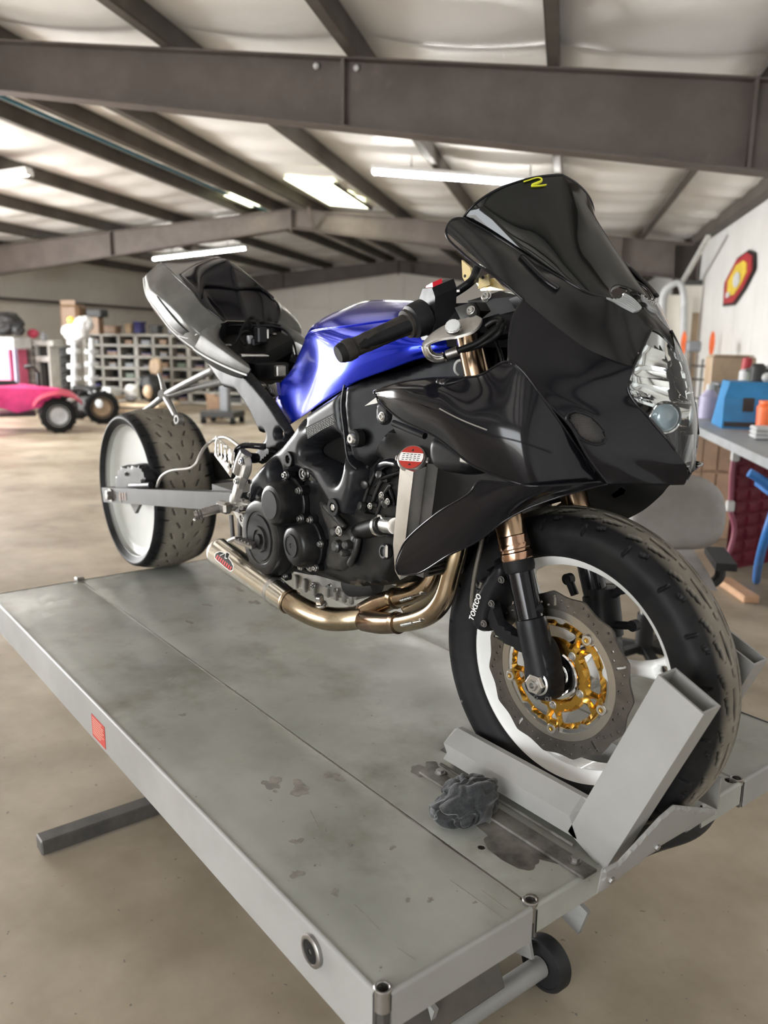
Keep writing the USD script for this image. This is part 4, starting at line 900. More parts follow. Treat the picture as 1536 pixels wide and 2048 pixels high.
# mid side panels
p3 = [[(748, 782, -.247), (812, 762, -.25), (880, 756, -.24), (950, 753, -.232), (1017, 723, -.2285), (1092, 805, -.2), (1188, 945, -.120)],
      [(749, 787, -.253), (808, 780, -.265), (880, 785, -.266), (955, 800, -.252), (1032, 790, -.232), (1097, 850, -.2), (1191, 949, -.121)],
      [(752, 791, -.253), (805, 800, -.268), (880, 825, -.273), (955, 862, -.261), (1045, 885, -.237), (1103, 905, -.197), (1194, 953, -.121)],
      [(757, 797, -.247), (800, 838, -.25), (868, 872, -.254), (955, 936, -.248), (1060, 971, -.225), (1122, 969, -.181), (1200, 961, -.116)]]
g3 = soften(grid(p3, 9), 1)
for s in (1, -1):
    fl = lambda m: m if s > 0 else mir(m)
    side = obj('side_panel', fl(skin(g3, .003)), 'gloss_black', bike, smooth=24, label='gloss black pointed side panel' if s > 0 else None)
    for e in (g3[0], g3[-1], g3[:, 0]): obj('panel_edge', fl(tube(e, .002, 8, raw=True)), 'gloss_black', side, smooth=True)
    obj('crease', fl(tube(g3[18, 4:46] + [0, -.0004, 0], .0014, 6, raw=True)), 'gloss_black', side, smooth=True)
    obj('scratch', fl(tube([P(q) + [0, -.001, 0] for q in ((880, 817, -.2725), (920, 838, -.268), (975, 860, -.258))], .0011, 6, 20)), 'bolt_steel', side)
    tab = obj('mount_tab', fl(pillow(pix_poly(((762, 805), (775, 815), (778, 838), (768, 850), (756, 846), (753, 826), (755, 808)), -.245, 1, 60), -.238, .010, .006, .004)), 'satin_black', side)
    obj('mount_screw', fl(bolt(at(764, 833, y=-.247), (0, -1, 0), .0065, .004)), 'bolt_steel', tab)
    obj('clip_tab', fl(hull([P(q) + o for q in ((729, 812, -.25), (752, 795, -.25), (755, 806, -.25)) for o in (np.zeros(3), M3((0, .003, 0)))])), 'bolt_steel', side)
    obj('stay_rod', fl(rod(at(787, 846, y=-.245), at(850, 872, y=-.245), .006)), 'satin_black', side)
# lower fairing
p4 = [[(793, 1128, -.248), (806, 1090, -.25), (871, 1029, -.252), (940, 985, -.25), (962, 962, -.245), (1062, 972, -.228), (1130, 970, -.19), (1200, 963, -.134)],
      [(792, 1135, -.252), (812, 1112, -.251), (871, 1075, -.2525), (945, 1030, -.249), (985, 1005, -.242), (1060, 990, -.222), (1135, 978, -.18), (1206, 965, -.128)],
      [(797, 1148, -.246), (832, 1148, -.244), (895, 1112, -.244), (955, 1082, -.232), (1000, 1048, -.222), (1048, 1020, -.2), (1130, 990, -.165), (1215, 968, -.119)]]
g4 = soften(grid(p4, 9), 1)
for s in (1, -1):
    fl = lambda m: m if s > 0 else mir(m)
    lo = obj('lower_fairing', fl(skin(g4, .003)), 'gloss_black', bike, smooth=50, label='black lower fairing beside the radiator' if s > 0 else None)
    for e in (g4[0], g4[-1], g4[:, 0]): obj('panel_edge', fl(tube(e, .0019, 8, raw=True)), 'gloss_black', lo, smooth=True)
    # inner side of the lower fairing: a return towards the middle, ribbed
    e = g4[-1]; inn = np.stack([e, e + [-.03, .05, .02], e + [-.06, .10, .05]], 1)
    obj('inner_return', fl(sheet(inn, .002)), 'satin_black', lo, smooth=True)
    # black air duct pod behind the side panel
    pod = pix_poly(((858, 874), (905, 880), (948, 925), (938, 948), (905, 952), (872, 945), (856, 922)), -.235, 1, 80)
    obj('duct_pod', fl(pillow(pod, -.19, .05, .02, .006)), 'satin_black', lo, label='black moulded duct pod')
    inner_ = pix_poly(((760, 800), (870, 860), (960, 930), (1150, 975), (1000, 1010), (860, 1050), (840, 960), (790, 870)), -.17)
    obj('inner_panel', fl(pillow(inner_, -.165, .004, .003, .02)), 'hose', lo)
    obj('clip', fl(box(at(930, 918, y=-.243), (.022, .006, .014), b=.002)), 'cast_alu', lo)
    obj('clip', fl(box(at(950, 912, y=-.243), (.02, .008, .02), b=.002)), 'satin_black', lo)
# floor of the nose between the halves
un = np.stack([np.array([P(q) for q in sG]), np.array([P(q) for q in sG]) * [1, .3, 1] + [-.02, 0, .012], ], 1)
under = np.concatenate([un, (un * [1, -1, 1])[:, ::-1]], 1)
obj('nose_floor', sheet(PchipInterpolator(range(4), under, axis=0)(np.linspace(0, 3, 25)), .003), 'satin_black', bike, smooth=True)
obj('inner_cowl', hull([M3((x, y, z)) for x, y, z in ((-.14, .05, .67), (-.14, -.05, .67), (-.26, .12, .62), (-.26, -.12, .62), (-.16, .04, .82), (-.16, -.04, .82), (-.27, .11, .84), (-.27, -.11, .84))]), 'hose', bike, smooth=False)
obj('tape_scrap', hull([at(a, b, y=.10) + o for a, b in ((1222, 990), (1242, 975), (1250, 980), (1246, 988), (1228, 996)) for o in (np.zeros(3), M3((.002, 0, 0)))]), 'cold_grey', bike, smooth=False)

# tank
tk = [[(577, 852, -.055), (552, 802, -.070), (560, 768, -.070), (586, 744, -.055), M3((-1.035, 0, .80))],
      [(602, 834, -.125), (600, 790, -.115), (606, 735, -.095), (605, 690, -.070), M3((-.995, 0, .868))],
      [(652, 800, -.168), (655, 745, -.175), (640, 692, -.155), (626, 652, -.115), M3((-.95, 0, .915))],
      [(716, 762, -.18), (720, 722, -.187), (708, 684, -.178), (690, 642, -.135), M3((-.84, 0, .934))],
      [(782, 738, -.175), (786, 702, -.182), (784, 668, -.172), (776, 632, -.132), M3((-.71, 0, .930))],
      [(852, 716, -.15), (852, 692, -.157), (852, 660, -.147), (850, 628, -.11), M3((-.58, 0, .908))],
      [(900, 712, -.12), (900, 690, -.125), (898, 662, -.115), (895, 640, -.09), M3((-.47, 0, .872))]]
tg_ = both(soften(grid(tk, 8), 5))
tank = obj('fuel_tank', skin(tg_, .003), 'blue_paint', bike, smooth=True, label='candy blue fuel tank')
obj('tank_ridge', tube((tg_[12:46, 22] + [0, -.0006, .0006]), .002, 8, raw=True), 'blue_paint', tank, smooth=True)
obj('tank_ridge', mir(tube((tg_[12:46, 22] + [0, -.0006, .0006]), .002, 8, raw=True)), 'blue_paint', tank, smooth=True)
obj('tank_floor', hull([M3((x, y, z)) for x, y, z in ((-1.0, .08, .70), (-1.0, -.08, .70), (-.5, .1, .82), (-.5, -.1, .82), (-1.0, 0, .78), (-.5, 0, .86))]), 'hose', tank)

# tail unit
tl = [[(288, 557, -.12), (291, 551, -.115), (322, 525, -.060), (335, 521, -.035), M3((-1.87, 0, 1.090))],
      [(303, 606, -.180), (312, 589, -.190), (368, 568, -.122), (402, 541, -.072), M3((-1.545, 0, 1.064))],
      [(340, 656, -.176), (362, 634, -.187), (400, 602, -.125), (412, 574, -.085), M3((-1.48, 0, .976))],
      [(388, 696, -.155), (400, 668, -.162), (448, 643, -.085), (458, 640, -.055), M3((-1.425, 0, .893))]]
gt = soften(grid(tl, 9), 1); gtb = both(gt)
tail = obj('tail_unit', cat_m([skin(gt[:, :19], .003), mir(skin(gt[:, :19], .003))]), 'tail_black', bike, smooth=40, label='dusty black upswept tail unit')
obj('hump_edge', tube(gt[:, 18] + [0, -.001, .001], .0025, 8, raw=True), 'gloss_black', tail, smooth=True); obj('hump_edge', mir(tube(gt[:, 18] + [0, -.001, .001], .0025, 8, raw=True)), 'gloss_black', tail, smooth=True)
obj('tail_hump', skin(both(gt[:, 18:]), .003), 'gloss_black', tail, smooth=True, label='gloss black hump of the single seat')
obj('seat_pad', skin(both(gt[6:19, 19:] + [.001, 0, .004]), .004), 'gloss_black', tail, smooth=True)
obj('pad_seam', tube(gtb[18, 20:-20] + [.002, 0, .006], .003, 8, raw=True), 'hose', tail, smooth=True)
arm = grid([[(388, 696, -.155), (400, 668, -.162), (448, 643, -.085)], [(430, 722, -.150), (432, 692, -.155), (438, 670, -.112)], [(462, 736, -.146), (466, 716, -.150), (464, 700, -.128)], [(494, 748, -.14), (500, 738, -.142), (496, 728, -.13)]], 8)
dip = grid([[(340, 657, -.177), (388, 698, -.156), (440, 728, -.150), (494, 750, -.141)], [(345, 668, -.160), (392, 708, -.138), (440, 742, -.132), (484, 757, -.13)]], 8)
lower_ = grid([[(288, 558, -.119), (303, 608, -.179), (340, 658, -.175)], [(292, 566, -.10), (309, 622, -.142), (350, 672, -.142)]], 8)
for s in (1, -1):
    fl = lambda m: m if s > 0 else mir(m)
    obj('tail_arm', fl(skin(arm, .004)), 'tail_black', tail, smooth=50); obj('arm_flank', fl(skin(dip, .003)), 'satin_black', tail, smooth=True); obj('tail_flank', fl(skin(lower_, .003)), 'tail_black', tail, smooth=True)
    obj('tail_edge', fl(tube(np.r_[gt[:, 0], dip[0, 8:]] + [0, -.0005, 0], .003, 8, raw=True)), 'pale_grey', tail, smooth=True)
    vent = grid([[(314, 592, -.1905), (352, 640, -.1885), (380, 664, -.175)], [(311, 606, -.1865), (346, 655, -.182), (374, 672, -.169)]], 8)
    obj('side_recess', fl(skin(vent + [0, -.002, 0], .002)), 'satin_black', tail, smooth=True)
    obj('recess_lip', fl(tube([P(q) for q in ((358, 671, -.174), (378, 676, -.167), (395, 668, -.166))], .004, 8, 20, flat=.6)), 'pale_grey', tail, smooth=True)
# open seat bay with loom, relays and cross rail
bay = obj('seat_bay', hull([P(q) + o for q in ((437, 662, -.085), (560, 655, .085), (432, 668, -.10), (585, 668, .10), (470, 730, -.11), (560, 735, .10)) for o in (M3((0, 0, -.012)), M3((0, 0, -.05)))]), 'hose', bike, label='open seat bay full of wiring')
obj('bay_rim', tube([P(q) for q in ((452, 708, -.112), (436, 672, -.112), (432, 657, -.1), (460, 651, -.05), (520, 652, .03), (568, 660, .10), (588, 690, .12), (592, 712, .12))], .004, 8, 60), 'gloss_black', bay, smooth=True)
e_b = gtb[-1, 16:-16]; obj('bay_back', sheet(np.stack([e_b + [0, 0, -.003], e_b + [-.01, 0, -.04], e_b + [-.015, 0, -.075]], 1), .002), 'hose', bay, smooth=True)
obj('cross_rail', rod(at(480, 712, y=-.10), at(582, 712, y=.11), .006), 'bright_alu', bay)
obj('relay', box(at(521, 670, y=0) + [0, 0, 0], (.03, .03, .045), b=.004), 'satin_black', bay); obj('relay', box(at(510, 690, y=.0), (.05, .04, .04), b=.004), 'satin_black', bay); obj('connector', box(at(530, 668, y=.02), (.012, .02, .028), b=.002), 'bright_alu', bay); obj('connector', box(at(500, 682, y=-.02), (.012, .016, .03), b=.002), 'white_plastic', bay)
obj('fuse_box', box(at(530, 742, y=0), (.09, .11, .05), b=.006), 'satin_black', bay); obj('connector', box(at(560, 742, y=.0), (.02, .03, .03), b=.003), 'raw_steel', bay)
rng = np.random.default_rng(3)
for k, pts in enumerate((((505, 655, 0), (498, 640, 0), (510, 636, 0), (517, 655, 0), (520, 668, 0)), ((500, 636, 0), (488, 652, -.03), (480, 672, -.05), (490, 690, -.05)), ((520, 660, .01), (540, 668, .05), (560, 690, .08), (575, 706, .1)), ((470, 690, -.08), (485, 665, -.06), (505, 668, -.02), (515, 690, 0)), ((540, 700, .05), (550, 680, .06), (565, 675, .08)), ((505, 748, -.05), (520, 760, -.05), (535, 775, -.06), (520, 790, -.07)), ((480, 724, -.09), (510, 728, -.05), (545, 730, .03), (580, 732, .08)))):
    obj('wire', tube([P(q) for q in pts], .0045 if k < 2 else .003, 8, 40), 'hose', bay, smooth=True)
for px, py, y in ((455, 690, -.1), (562, 690, .09), (545, 668, .06)): obj('bracket', box(at(px, py, y=y), (.03, .012, .006), b=.002), 'raw_steel', bay)
# subframe covers and struts down to the frame
sub = pix_poly(((392, 697), (420, 735), (447, 775), (474, 783), (490, 806), (503, 828), (518, 860), (528, 892), (536, 906), (558, 900), (580, 866), (570, 849), (552, 820), (535, 795), (512, 768), (488, 743)), -.115).buffer(-.004).buffer(.008).buffer(-.004)
for c, r in (((526, 871), 9), ((562, 868), 8)): sub = sub.difference(sg.Polygon(np.array([at(c[0] + r * .8 * math.cos(t), c[1] + r * math.sin(t), y=-.115)[[0, 2]] for t in np.linspace(0, 6.28, 20)])))
for s in (1, -1):
    fl = lambda m: m if s > 0 else mir(m)
    sf = obj('subframe_cover', fl(pillow(sub, -.10, .022, .012, .006)), 'satin_black', bike, smooth=50, label='satin black subframe cover' if s > 0 else None)
    obj('subframe_tube', fl(tube([P(q) for q in ((500, 752, -.09), (525, 785, -.09), (548, 822, -.09), (572, 852, -.09))], .010, 10, 30)), 'satin_black', sf, smooth=True)
    obj('tank_bracket', fl(hull([P(q) + o for q in ((524, 778, -.085), (552, 765, -.085), (556, 790, -.085), (535, 800, -.085)) for o in (np.zeros(3), M3((0, .01, 0)))])), 'raw_steel', sf)
    obj('bracket_bolt', fl(bolt(at(545, 782, y=-.086), (0, -1, 0), .007, .006)), 'dark_steel', sf)
# the pale cast strut bracket over the rear tyre
sb = at(330, 790, y=.02)
st = obj('tail_stay', rev([(-.02, 0), (-.02, .016), (.02, .016), (.02, 0)], sb, (.3, -.9, .2), 20), 'stay_grey', bike, label='grey cast four-armed stay above the rear tyre')
for pts, r in ((((330, 790, .02), (305, 810, .02), (275, 830, .0)), (.013, .008)), (((330, 790, .02), (342, 812, .0), (352, 832, -.02)), (.013, .010)), (((330, 790, .02), (325, 768, .04), (318, 748, .06)), (.011, .006)), (((330, 790, .02), (370, 768, .01), (430, 738, 0)), (.012, .012)), (((335, 792, .02), (380, 778, .03), (452, 762, .05)), (.012, .012))):
    obj('stay_arm', tube([P(q) for q in pts], r, 12, 20), 'stay_grey', st, smooth=True)
obj('stay_eye', ring(at(358, 840, y=-.025) + [0, .01, 0], (.1, -1, .1), .008, .016, .022), 'stay_grey', st)

# ------------------------------------------------------------------ the motorcycle: frame, engine, exhaust, controls
def pyp(pts, smooth=0, n=140):
    q = np.array([P(a)[[0, 2]] for a in pts])
    if smooth: q = spline(q, n, True)
    return sg.Polygon(q).buffer(0)
def depth_of(p): return (np.asarray(p) - (CAM - [0, 0, T])) @ FW
def rpx(k, p): return k * depth_of(p) / FPX
def ellip(cx, cy, a, b, y, n=36):
    t = np.linspace(0, 2 * math.pi, n, endpoint=False); return sg.Polygon(np.array([at(cx + a * math.cos(q), cy + b * math.sin(q), y=y)[[0, 2]] for q in t]))
Y0 = -.185
sp = pix_poly(((603, 829), (645, 800), (689, 769), (683, 810), (690, 870), (697, 920), (714, 937), (708, 985), (692, 1037), (668, 1032), (650, 1002), (632, 972), (612, 952), (590, 940), (566, 955), (560, 1000), (565, 1060), (547, 1121), (526, 1126), (515, 1113), (507, 1090), (496, 1038), (494, 996), (497, 962), (502, 949), (536, 910), (560, 890), (585, 858)), Y0)
sp = sp.buffer(-.006).buffer(.010).buffer(-.004)
tri_hole = pix_poly(((607, 905), (617, 889), (650, 874), (672, 871), (683, 890), (681, 935), (672, 960), (664, 957), (650, 936), (622, 920)), Y0, 1)
spar = sp.difference(tri_hole).difference(ellip(552, 944, 10, 17, Y0)).difference(ellip(519, 1008, 12, 24, Y0)).difference(ellip(515, 1080, 10, 19, Y0)).difference(ellip(606, 841, 3, 5, Y0))
hp = pyp(((689, 769, -.185), (716, 758, -.18), (790, 735, -.155), (850, 710, -.125), (905, 698, -.09), (950, 695, -.06), (965, 760, -.06), (920, 800, -.09), (860, 850, -.13), (800, 885, -.16), (750, 918, -.18), (714, 939, -.188), (697, 920, -.188), (690, 870, -.188), (683, 810, -.188)))
for s in (-1, 1):
    fl = lambda m: m if s < 0 else mir(m)
    fr = obj('frame_spar', fl(pillow(spar, -.135, .055, .022, .008)), 'frame_black', bike, smooth=50, label='satin black aluminium frame spar with openings' if s < 0 else None)
    obj('frame_head', fl(pillow(hp, -.15, .04, .02, .010, fn=lambda x, z: -np.clip((x + .66) * .50, 0, .14))), 'satin_black', fr, smooth=50, label='black frame head casting')
    obj('weld_seam', fl(tube([P(q) for q in ((689, 770, -.186), (683, 810, -.189), (689, 868, -.189), (697, 920, -.188), (714, 938, -.187))], .0022, 10, 50)), 'frame_black', fr, smooth=True)
    obj('spar_backing', fl(pillow(sp.buffer(-.012), -.125, .006, .004, .02)), 'hose', fr)
    c = at(720, 876, y=-.185)
    b = obj('frame_slider_stud', fl(rev([(0, .0), (0, .019), (.016, .019), (.019, .016), (.019, .0)], c, (0, -1, 0), 30)), 'rubber', fr); obj('stud_bolt', fl(rev([(.014, .0125), (.022, .012), (.026, .009), (.026, .0035), (.022, .003), (.022, 0)], c, (0, -1, 0), 30)), 'bolt_steel', b)
    obj('mount_boss', fl(cat_m([ring(at(582, 918, y=-.188), (0, -1, 0), .009, .018, .010), bolt(at(582, 918, y=-.188), (0, -1, 0), .0065, .006)])), 'satin_black', fr)
    obj('mount_boss', fl(cat_m([ring(at(614, 947, y=-.186), (0, -1, 0), .008, .0135, .014)])), 'engine_grey', fr); obj('mount_bolt', fl(bolt(at(614, 947, y=-.19), (0, -1, 0), .0075, .010)), 'bolt_steel', fr)
    obj('mount_boss', fl(ring(at(672, 1014, y=-.186), (0, -1, 0), .010, .020, .010)), 'satin_black', fr); obj('mount_bolt', fl(hexbolt(at(672, 1014, y=-.188), (0, -1, 0), .008, .010)), 'bolt_steel', fr, smooth=25)
    c = at(520, 1008, y=-.165)
    pv = obj('swingarm_pivot', fl(rev([(0, 0), (0, .026), (.01, .026), (.012, .024), (.012, .017), (.006, .016), (.006, 0)], c, (0, -1, 0), 8)), 'cast_alu', fr, smooth=25)
    obj('pivot_bolt', fl(bolt(c + [0, -.006, 0], (0, -1, 0), .011, .008)), 'bolt_steel', pv)
    for q in ((498, 963), (497, 1033), (500, 990)): obj('plate_bolt', fl(bolt(at(*q, y=-.188), (0, -1, 0), .0055, .006)), 'dark_steel', fr)
    rt = pix_poly(((500, 905), (512, 893), (530, 895), (536, 905), (520, 925), (505, 930)), -.14); obj('rear_mount', fl(pillow(rt, -.11, .02, .006, .008)), 'satin_black', fr)
pl = obj('warning_plate', hull([P(q) + o for q in ((611, 855, -.1895), (668, 826, -.1895), (673, 843, -.1895), (616, 878, -.1895)) for o in (np.zeros(3), M3((0, -.001, 0)))]), 'warning_plate', bike, smooth=False, label='small black plate with rows of white print')
a, b, c = (P(q) for q in ((612, 857, -.1895), (668, 828.5, -.1895), (616, 876, -.1895))); rg_ = np.random.default_rng(11); dash = []
for i in range(6):
    t_ = 0.03
    while t_ < .95:
        w = rg_.uniform(.03, .09); p = a + (b - a) * t_ + (c - a) * (.1 + i * .15); e = p + (b - a) * min(w, .97 - t_)
        dash.append(bar(p + [0, -.0012, 0], e + [0, -.0012, 0], .0005, .0010)); t_ += w + .025
obj('plate_print', cat_m(dash), 'plate_print', pl, smooth=False, kind='stuff')
# engine
eng = obj('crankcase', cat_m([pillow(pix_poly(((506, 1010), (556, 955), (640, 945), (700, 985), (762, 1030), (806, 1060), (806, 1125), (775, 1180), (705, 1185), (640, 1165), (560, 1150), (522, 1110)), -.16), 0, .163, .02, .015), mir(pillow(pix_poly(((506, 1010), (556, 955), (640, 945), (700, 985), (762, 1030), (806, 1060), (806, 1125), (775, 1180), (705, 1185), (640, 1165), (560, 1150), (522, 1110)), -.16), 0, .163, .02, .015))]), 'engine_black', bike, label='black four-cylinder engine with round side covers')
cyl = pix_poly(((690, 980), (735, 900), (790, 850), (850, 880), (850, 960), (825, 1100), (760, 1080), (715, 1040)), -.16)
obj('cylinder_block', cat_m([pillow(cyl, 0, .150, .015, .012), mir(pillow(cyl, 0, .150, .015, .012))]), 'engine_black', eng)
for k in range(4): obj('cylinder_rib', tube([P(q) for q in ((712 + 14 * k, 1000 + 10 * k, -.152), (728 + 13 * k, 950 + 14 * k, -.154), (745 + 12 * k, 915 + 18 * k, -.154))], .004, 8, 14), 'engine_grey', eng, smooth=True)
head = pix_poly(((730, 905), (780, 845), (850, 850), (860, 905), (800, 960)), -.15); obj('cylinder_head', cat_m([pillow(head, 0, .16, .02, .012), mir(pillow(head, 0, .16, .02, .012))]), 'engine_black', eng)
def cover(name, px, py, y, prof, mat='engine_black', n=64, lab=None):
    c = at(px, py, y=y); return obj(name, rev(prof, c, (0, -1, 0), n), mat, eng, label=lab), c
cc, c = cover('clutch_cover', 556, 1070, -.165, [(0, 0), (0, .106), (.010, .106), (.012, .104), (.012, .099), (.040, .096), (.050, .090), (.053, .083), (.053, .066), (.051, .064), (.051, 0)], lab='large round black clutch cover')
obj('cover_plate', rev([(.050, .058), (.054, .056), (.054, 0)], c, (0, -1, 0), 60), 'satin_black', cc)
obj('clutch_cap', rev([(.053, .033), (.058, .031), (.058, .024), (.055, .023), (.055, .014), (.061, .013), (.061, 0)], c + M3((.004, 0, -.002)), (0, -1, 0), 48), 'engine_black', cc)
for k in range(9):
    t = 2 * math.pi * k / 9 + .35; p = c + M3((.106 * math.cos(t), -.004, .106 * math.sin(t)))
    if k in (0, 1, 2): continue
    b_ = obj('cover_lug', disc(p + [0, .004, 0], (0, -1, 0), .011, .014), 'engine_black', cc); obj('cover_bolt', bolt(p + [0, -.009, 0], (0, -1, 0), .0052, .007), 'bolt_steel', b_)
sc2, c2 = cover('starter_cover', 622, 1086, -.165, [(0, 0), (0, .062), (.010, .062), (.012, .060), (.012, .056), (.035, .053), (.046, .047), (.050, .040), (.051, .030), (.051, 0)], lab='round black starter gear cover')
obj('cover_disc', rev([(.048, .0285), (.0540, .027), (.0540, .0225), (.0525, .022), (.0525, .0065), (.0512, .005), (.0512, 0)], c2 + M3((-.004, 0, 0)), (0, -1, 0), 44), 'satin_black', sc2)
for k in range(6):
    t = 2 * math.pi * k / 6 + .2; p = c2 + M3((.064 * math.cos(t), -.004, .064 * math.sin(t)))
    b_ = obj('cover_lug', disc(p + [0, .004, 0], (0, -1, 0), .0105, .016), 'engine_black', sc2); obj('cover_bolt', bolt(p + [0, -.011, 0], (0, -1, 0), .0055, .007), 'bolt_steel', b_)
pc, c3 = cover('pulse_cover', 590, 1003, -.165, [(0, 0), (0, .062), (.012, .062), (.014, .060), (.014, .055), (.055, .052), (.066, .044), (.069, .034), (.069, 0)], lab='raised round black pulse generator cover')
obj('cover_disc', rev([(.068, .0345), (.0705, .0335), (.0705, 0)], c3, (0, -1, 0), 44), 'satin_black', pc)
for k in range(6):
    t = 2 * math.pi * k / 6 + .6; p = c3 + M3((.065 * math.cos(t), -.004, .065 * math.sin(t)))
    b_ = obj('cover_lug', disc(p + [0, .004, 0], (0, -1, 0), .0115, .022), 'engine_black', pc); obj('cover_bolt', bolt(p + [0, -.018, 0], (0, -1, 0), .006, .008), 'bolt_steel', b_)
gs = pix_poly(((640, 1000), (664, 1018), (692, 1042), (716, 1072), (714, 1098), (700, 1130), (680, 1145), (655, 1130), (660, 1080), (650, 1040)), -.165, 1)
gc = obj('engine_side_casting', pillow(gs, -.15, .026, .014, .008), 'engine_grey', eng, label='grey cast engine side')
for q, r in (((679, 1062), .012), ((682, 1091), .015), ((702, 1088), .011), ((697, 1104), .009)): obj('casting_boss', rev([(0, r), (.016, r * .9), (.02, r * .6), (.02, 0)], at(*q, y=-.172), (0, -1, 0), 24), 'engine_grey', gc)
obj('casting_bolt', bolt(at(679, 1062, y=-.19), (0, -1, 0), .008, .006), 'bolt_steel', gc); obj('casting_bolt', bolt(at(620, 1133, y=-.178), (0, -1, 0), .009, .006), 'raw_steel', gc)
obj('casting_rib', tube([P(q) for q in ((650, 1012, -.176), (675, 1036, -.178), (690, 1056, -.178))], .008, 10, 20), 'engine_grey', gc, smooth=True)
obj('casting_rib', tube([P(q) for q in ((716, 1075, -.172), (712, 1100, -.174), (700, 1128, -.172))], .008, 10, 20), 'engine_grey', gc, smooth=True)
obj('oil_pan', hull([at(a, b, y=-.10) * [1, k, 1] for a, b in ((585, 1140), (720, 1165), (712, 1200), (640, 1190), (600, 1175)) for k in (1, -.6)]), 'cast_alu', eng, smooth=False, label='bright cast oil pan')
for i, (a, b) in enumerate(((592, 1150), (610, 1158), (628, 1165), (655, 1172), (672, 1178), (688, 1182), (702, 1186))): obj('pan_rib', bar(at(a, b, y=-.104), at(a + 1, b + 26 - (i > 2) * 4, y=-.100), .010, .012, (1, 0, 0), b=.002), 'cast_alu', eng)
for q in ((628, 1172), (661, 1172), (615, 1140), (673, 1180)): obj('pan_bolt', bolt(at(*q, y=-.112), (0, -1, 0), .005, .008), 'bolt_steel', eng)
f0, f1 = at(694, 1166, y=-.10), at(776, 1160, y=-.06)
of = obj('oil_filter', rev([(0, 0), (0, .022), (.004, .030), (.012, .034), (.075, .034), (.08, .031), (.085, .031), (.09, 0)], f0, f1 - f0, 44), 'plastic_black', eng, label='black oil filter with white print')
fd = unit(f1 - f0); fa, fb, _ = frame(fd); sc_d = unit(CAM - [0, 0, T] - f0); sc_d = unit(sc_d - fd * (sc_d @ fd)); ud = np.cross(sc_d, fd); ud = ud if ud[2] > 0 else -ud
for i in range(4):
    for k in range(2): obj('filter_print', bar(f0 + fd * (.05 + .014 * k) + sc_d * .0343 + ud * (.012 - .006 * i), f0 + fd * (.058 + .014 * k + .002 * (i % 2)) + sc_d * .0343 + ud * (.012 - .006 * i), .0005, .0022, sc_d if False else ud), 'white_print', of, smooth=False)
cp_ = obj('oil_cap', rev([(0, .016), (.008, .0165), (.012, .014), (.012, .010), (.009, .0095), (.009, 0)], at(775, 1103, y=-.165), (-.1, -1, .1), 30), 'plastic_black', eng); obj('cap_handle', box(at(773, 1103, y=-.178), (.008, .006, .028), b=.003), 'bright_alu', cp_)
obj('bracket_plate', hull([P(q) + o for q in ((764, 1150, -.12), (792, 1146, -.12), (790, 1172, -.12), (776, 1166, -.12)) for o in (np.zeros(3), M3((0, .004, 0)))]), 'cast_alu', eng); obj('bracket_bolt', bolt(at(780, 1156, y=-.121), (0, -1, 0), .006, .005), 'bolt_steel', eng)
# hoses, clamps, small fittings between frame and radiator
h = obj('radiator_hose', tube([P(q) for q in ((690, 1085, -.12), (716, 1066, -.15), (745, 1056, -.165), (768, 1050, -.17))], .0195, 16, 30), 'hose', eng, smooth=True, label='thick black lower radiator hose')
obj('hose_clamp', tube([P((757, 1053, -.1675)), P((762, 1052, -.1685))], .0215, 20, raw=True), 'bright_alu', h); obj('clamp_screw', box(at(762, 1034, y=-.17), (.014, .012, .010), b=.002), 'bolt_steel', h)
obj('radiator_neck', tube([P(q) for q in ((768, 1050, -.17), (790, 1052, -.185))], .0165, 20, raw=True), 'bright_alu', h)
h = obj('overflow_hose', tube([P(q) for q in ((756, 950, -.14), (760, 934, -.16), (776, 926, -.17), (797, 929, -.178))], .0095, 14, 30), 'gloss_black', eng, smooth=True); obj('hose_clip', tube([P(q) for q in ((790, 928, -.175), (797, 918, -.18), (800, 932, -.18))], .003, 8, 14), 'bolt_steel', h)
rng = np.random.default_rng(21)
for k in range(16):
    px, py = rng.uniform(718, 792), rng.uniform(950, 1040); q = at(px, py, y=-.155)
    if k % 3 == 0: obj('fitting', rev([(0, .009), (.012, .009), (.014, .006), (.014, 0)], q, (rng.uniform(-.4, .4), -1, rng.uniform(-.4, .4)), 16), 'engine_grey', eng)
    elif k % 3 == 1: obj('fitting', box(q, (rng.uniform(.012, .03), .012, rng.uniform(.01, .025)), b=.002), 'engine_black', eng)
    else: obj('thin_hose', tube([q, q + rng.uniform(-.03, .03, 3) * [1, .3, 1], q + rng.uniform(-.05, .05, 3) * [1, .3, 1]], .004, 8, 16), 'hose', eng, smooth=True)
for q in ((764, 990), (741, 1012), (776, 1003)): obj('fitting_bolt', bolt(at(*q, y=-.17), (0, -1, 0), .005, .005), 'bolt_steel', eng)
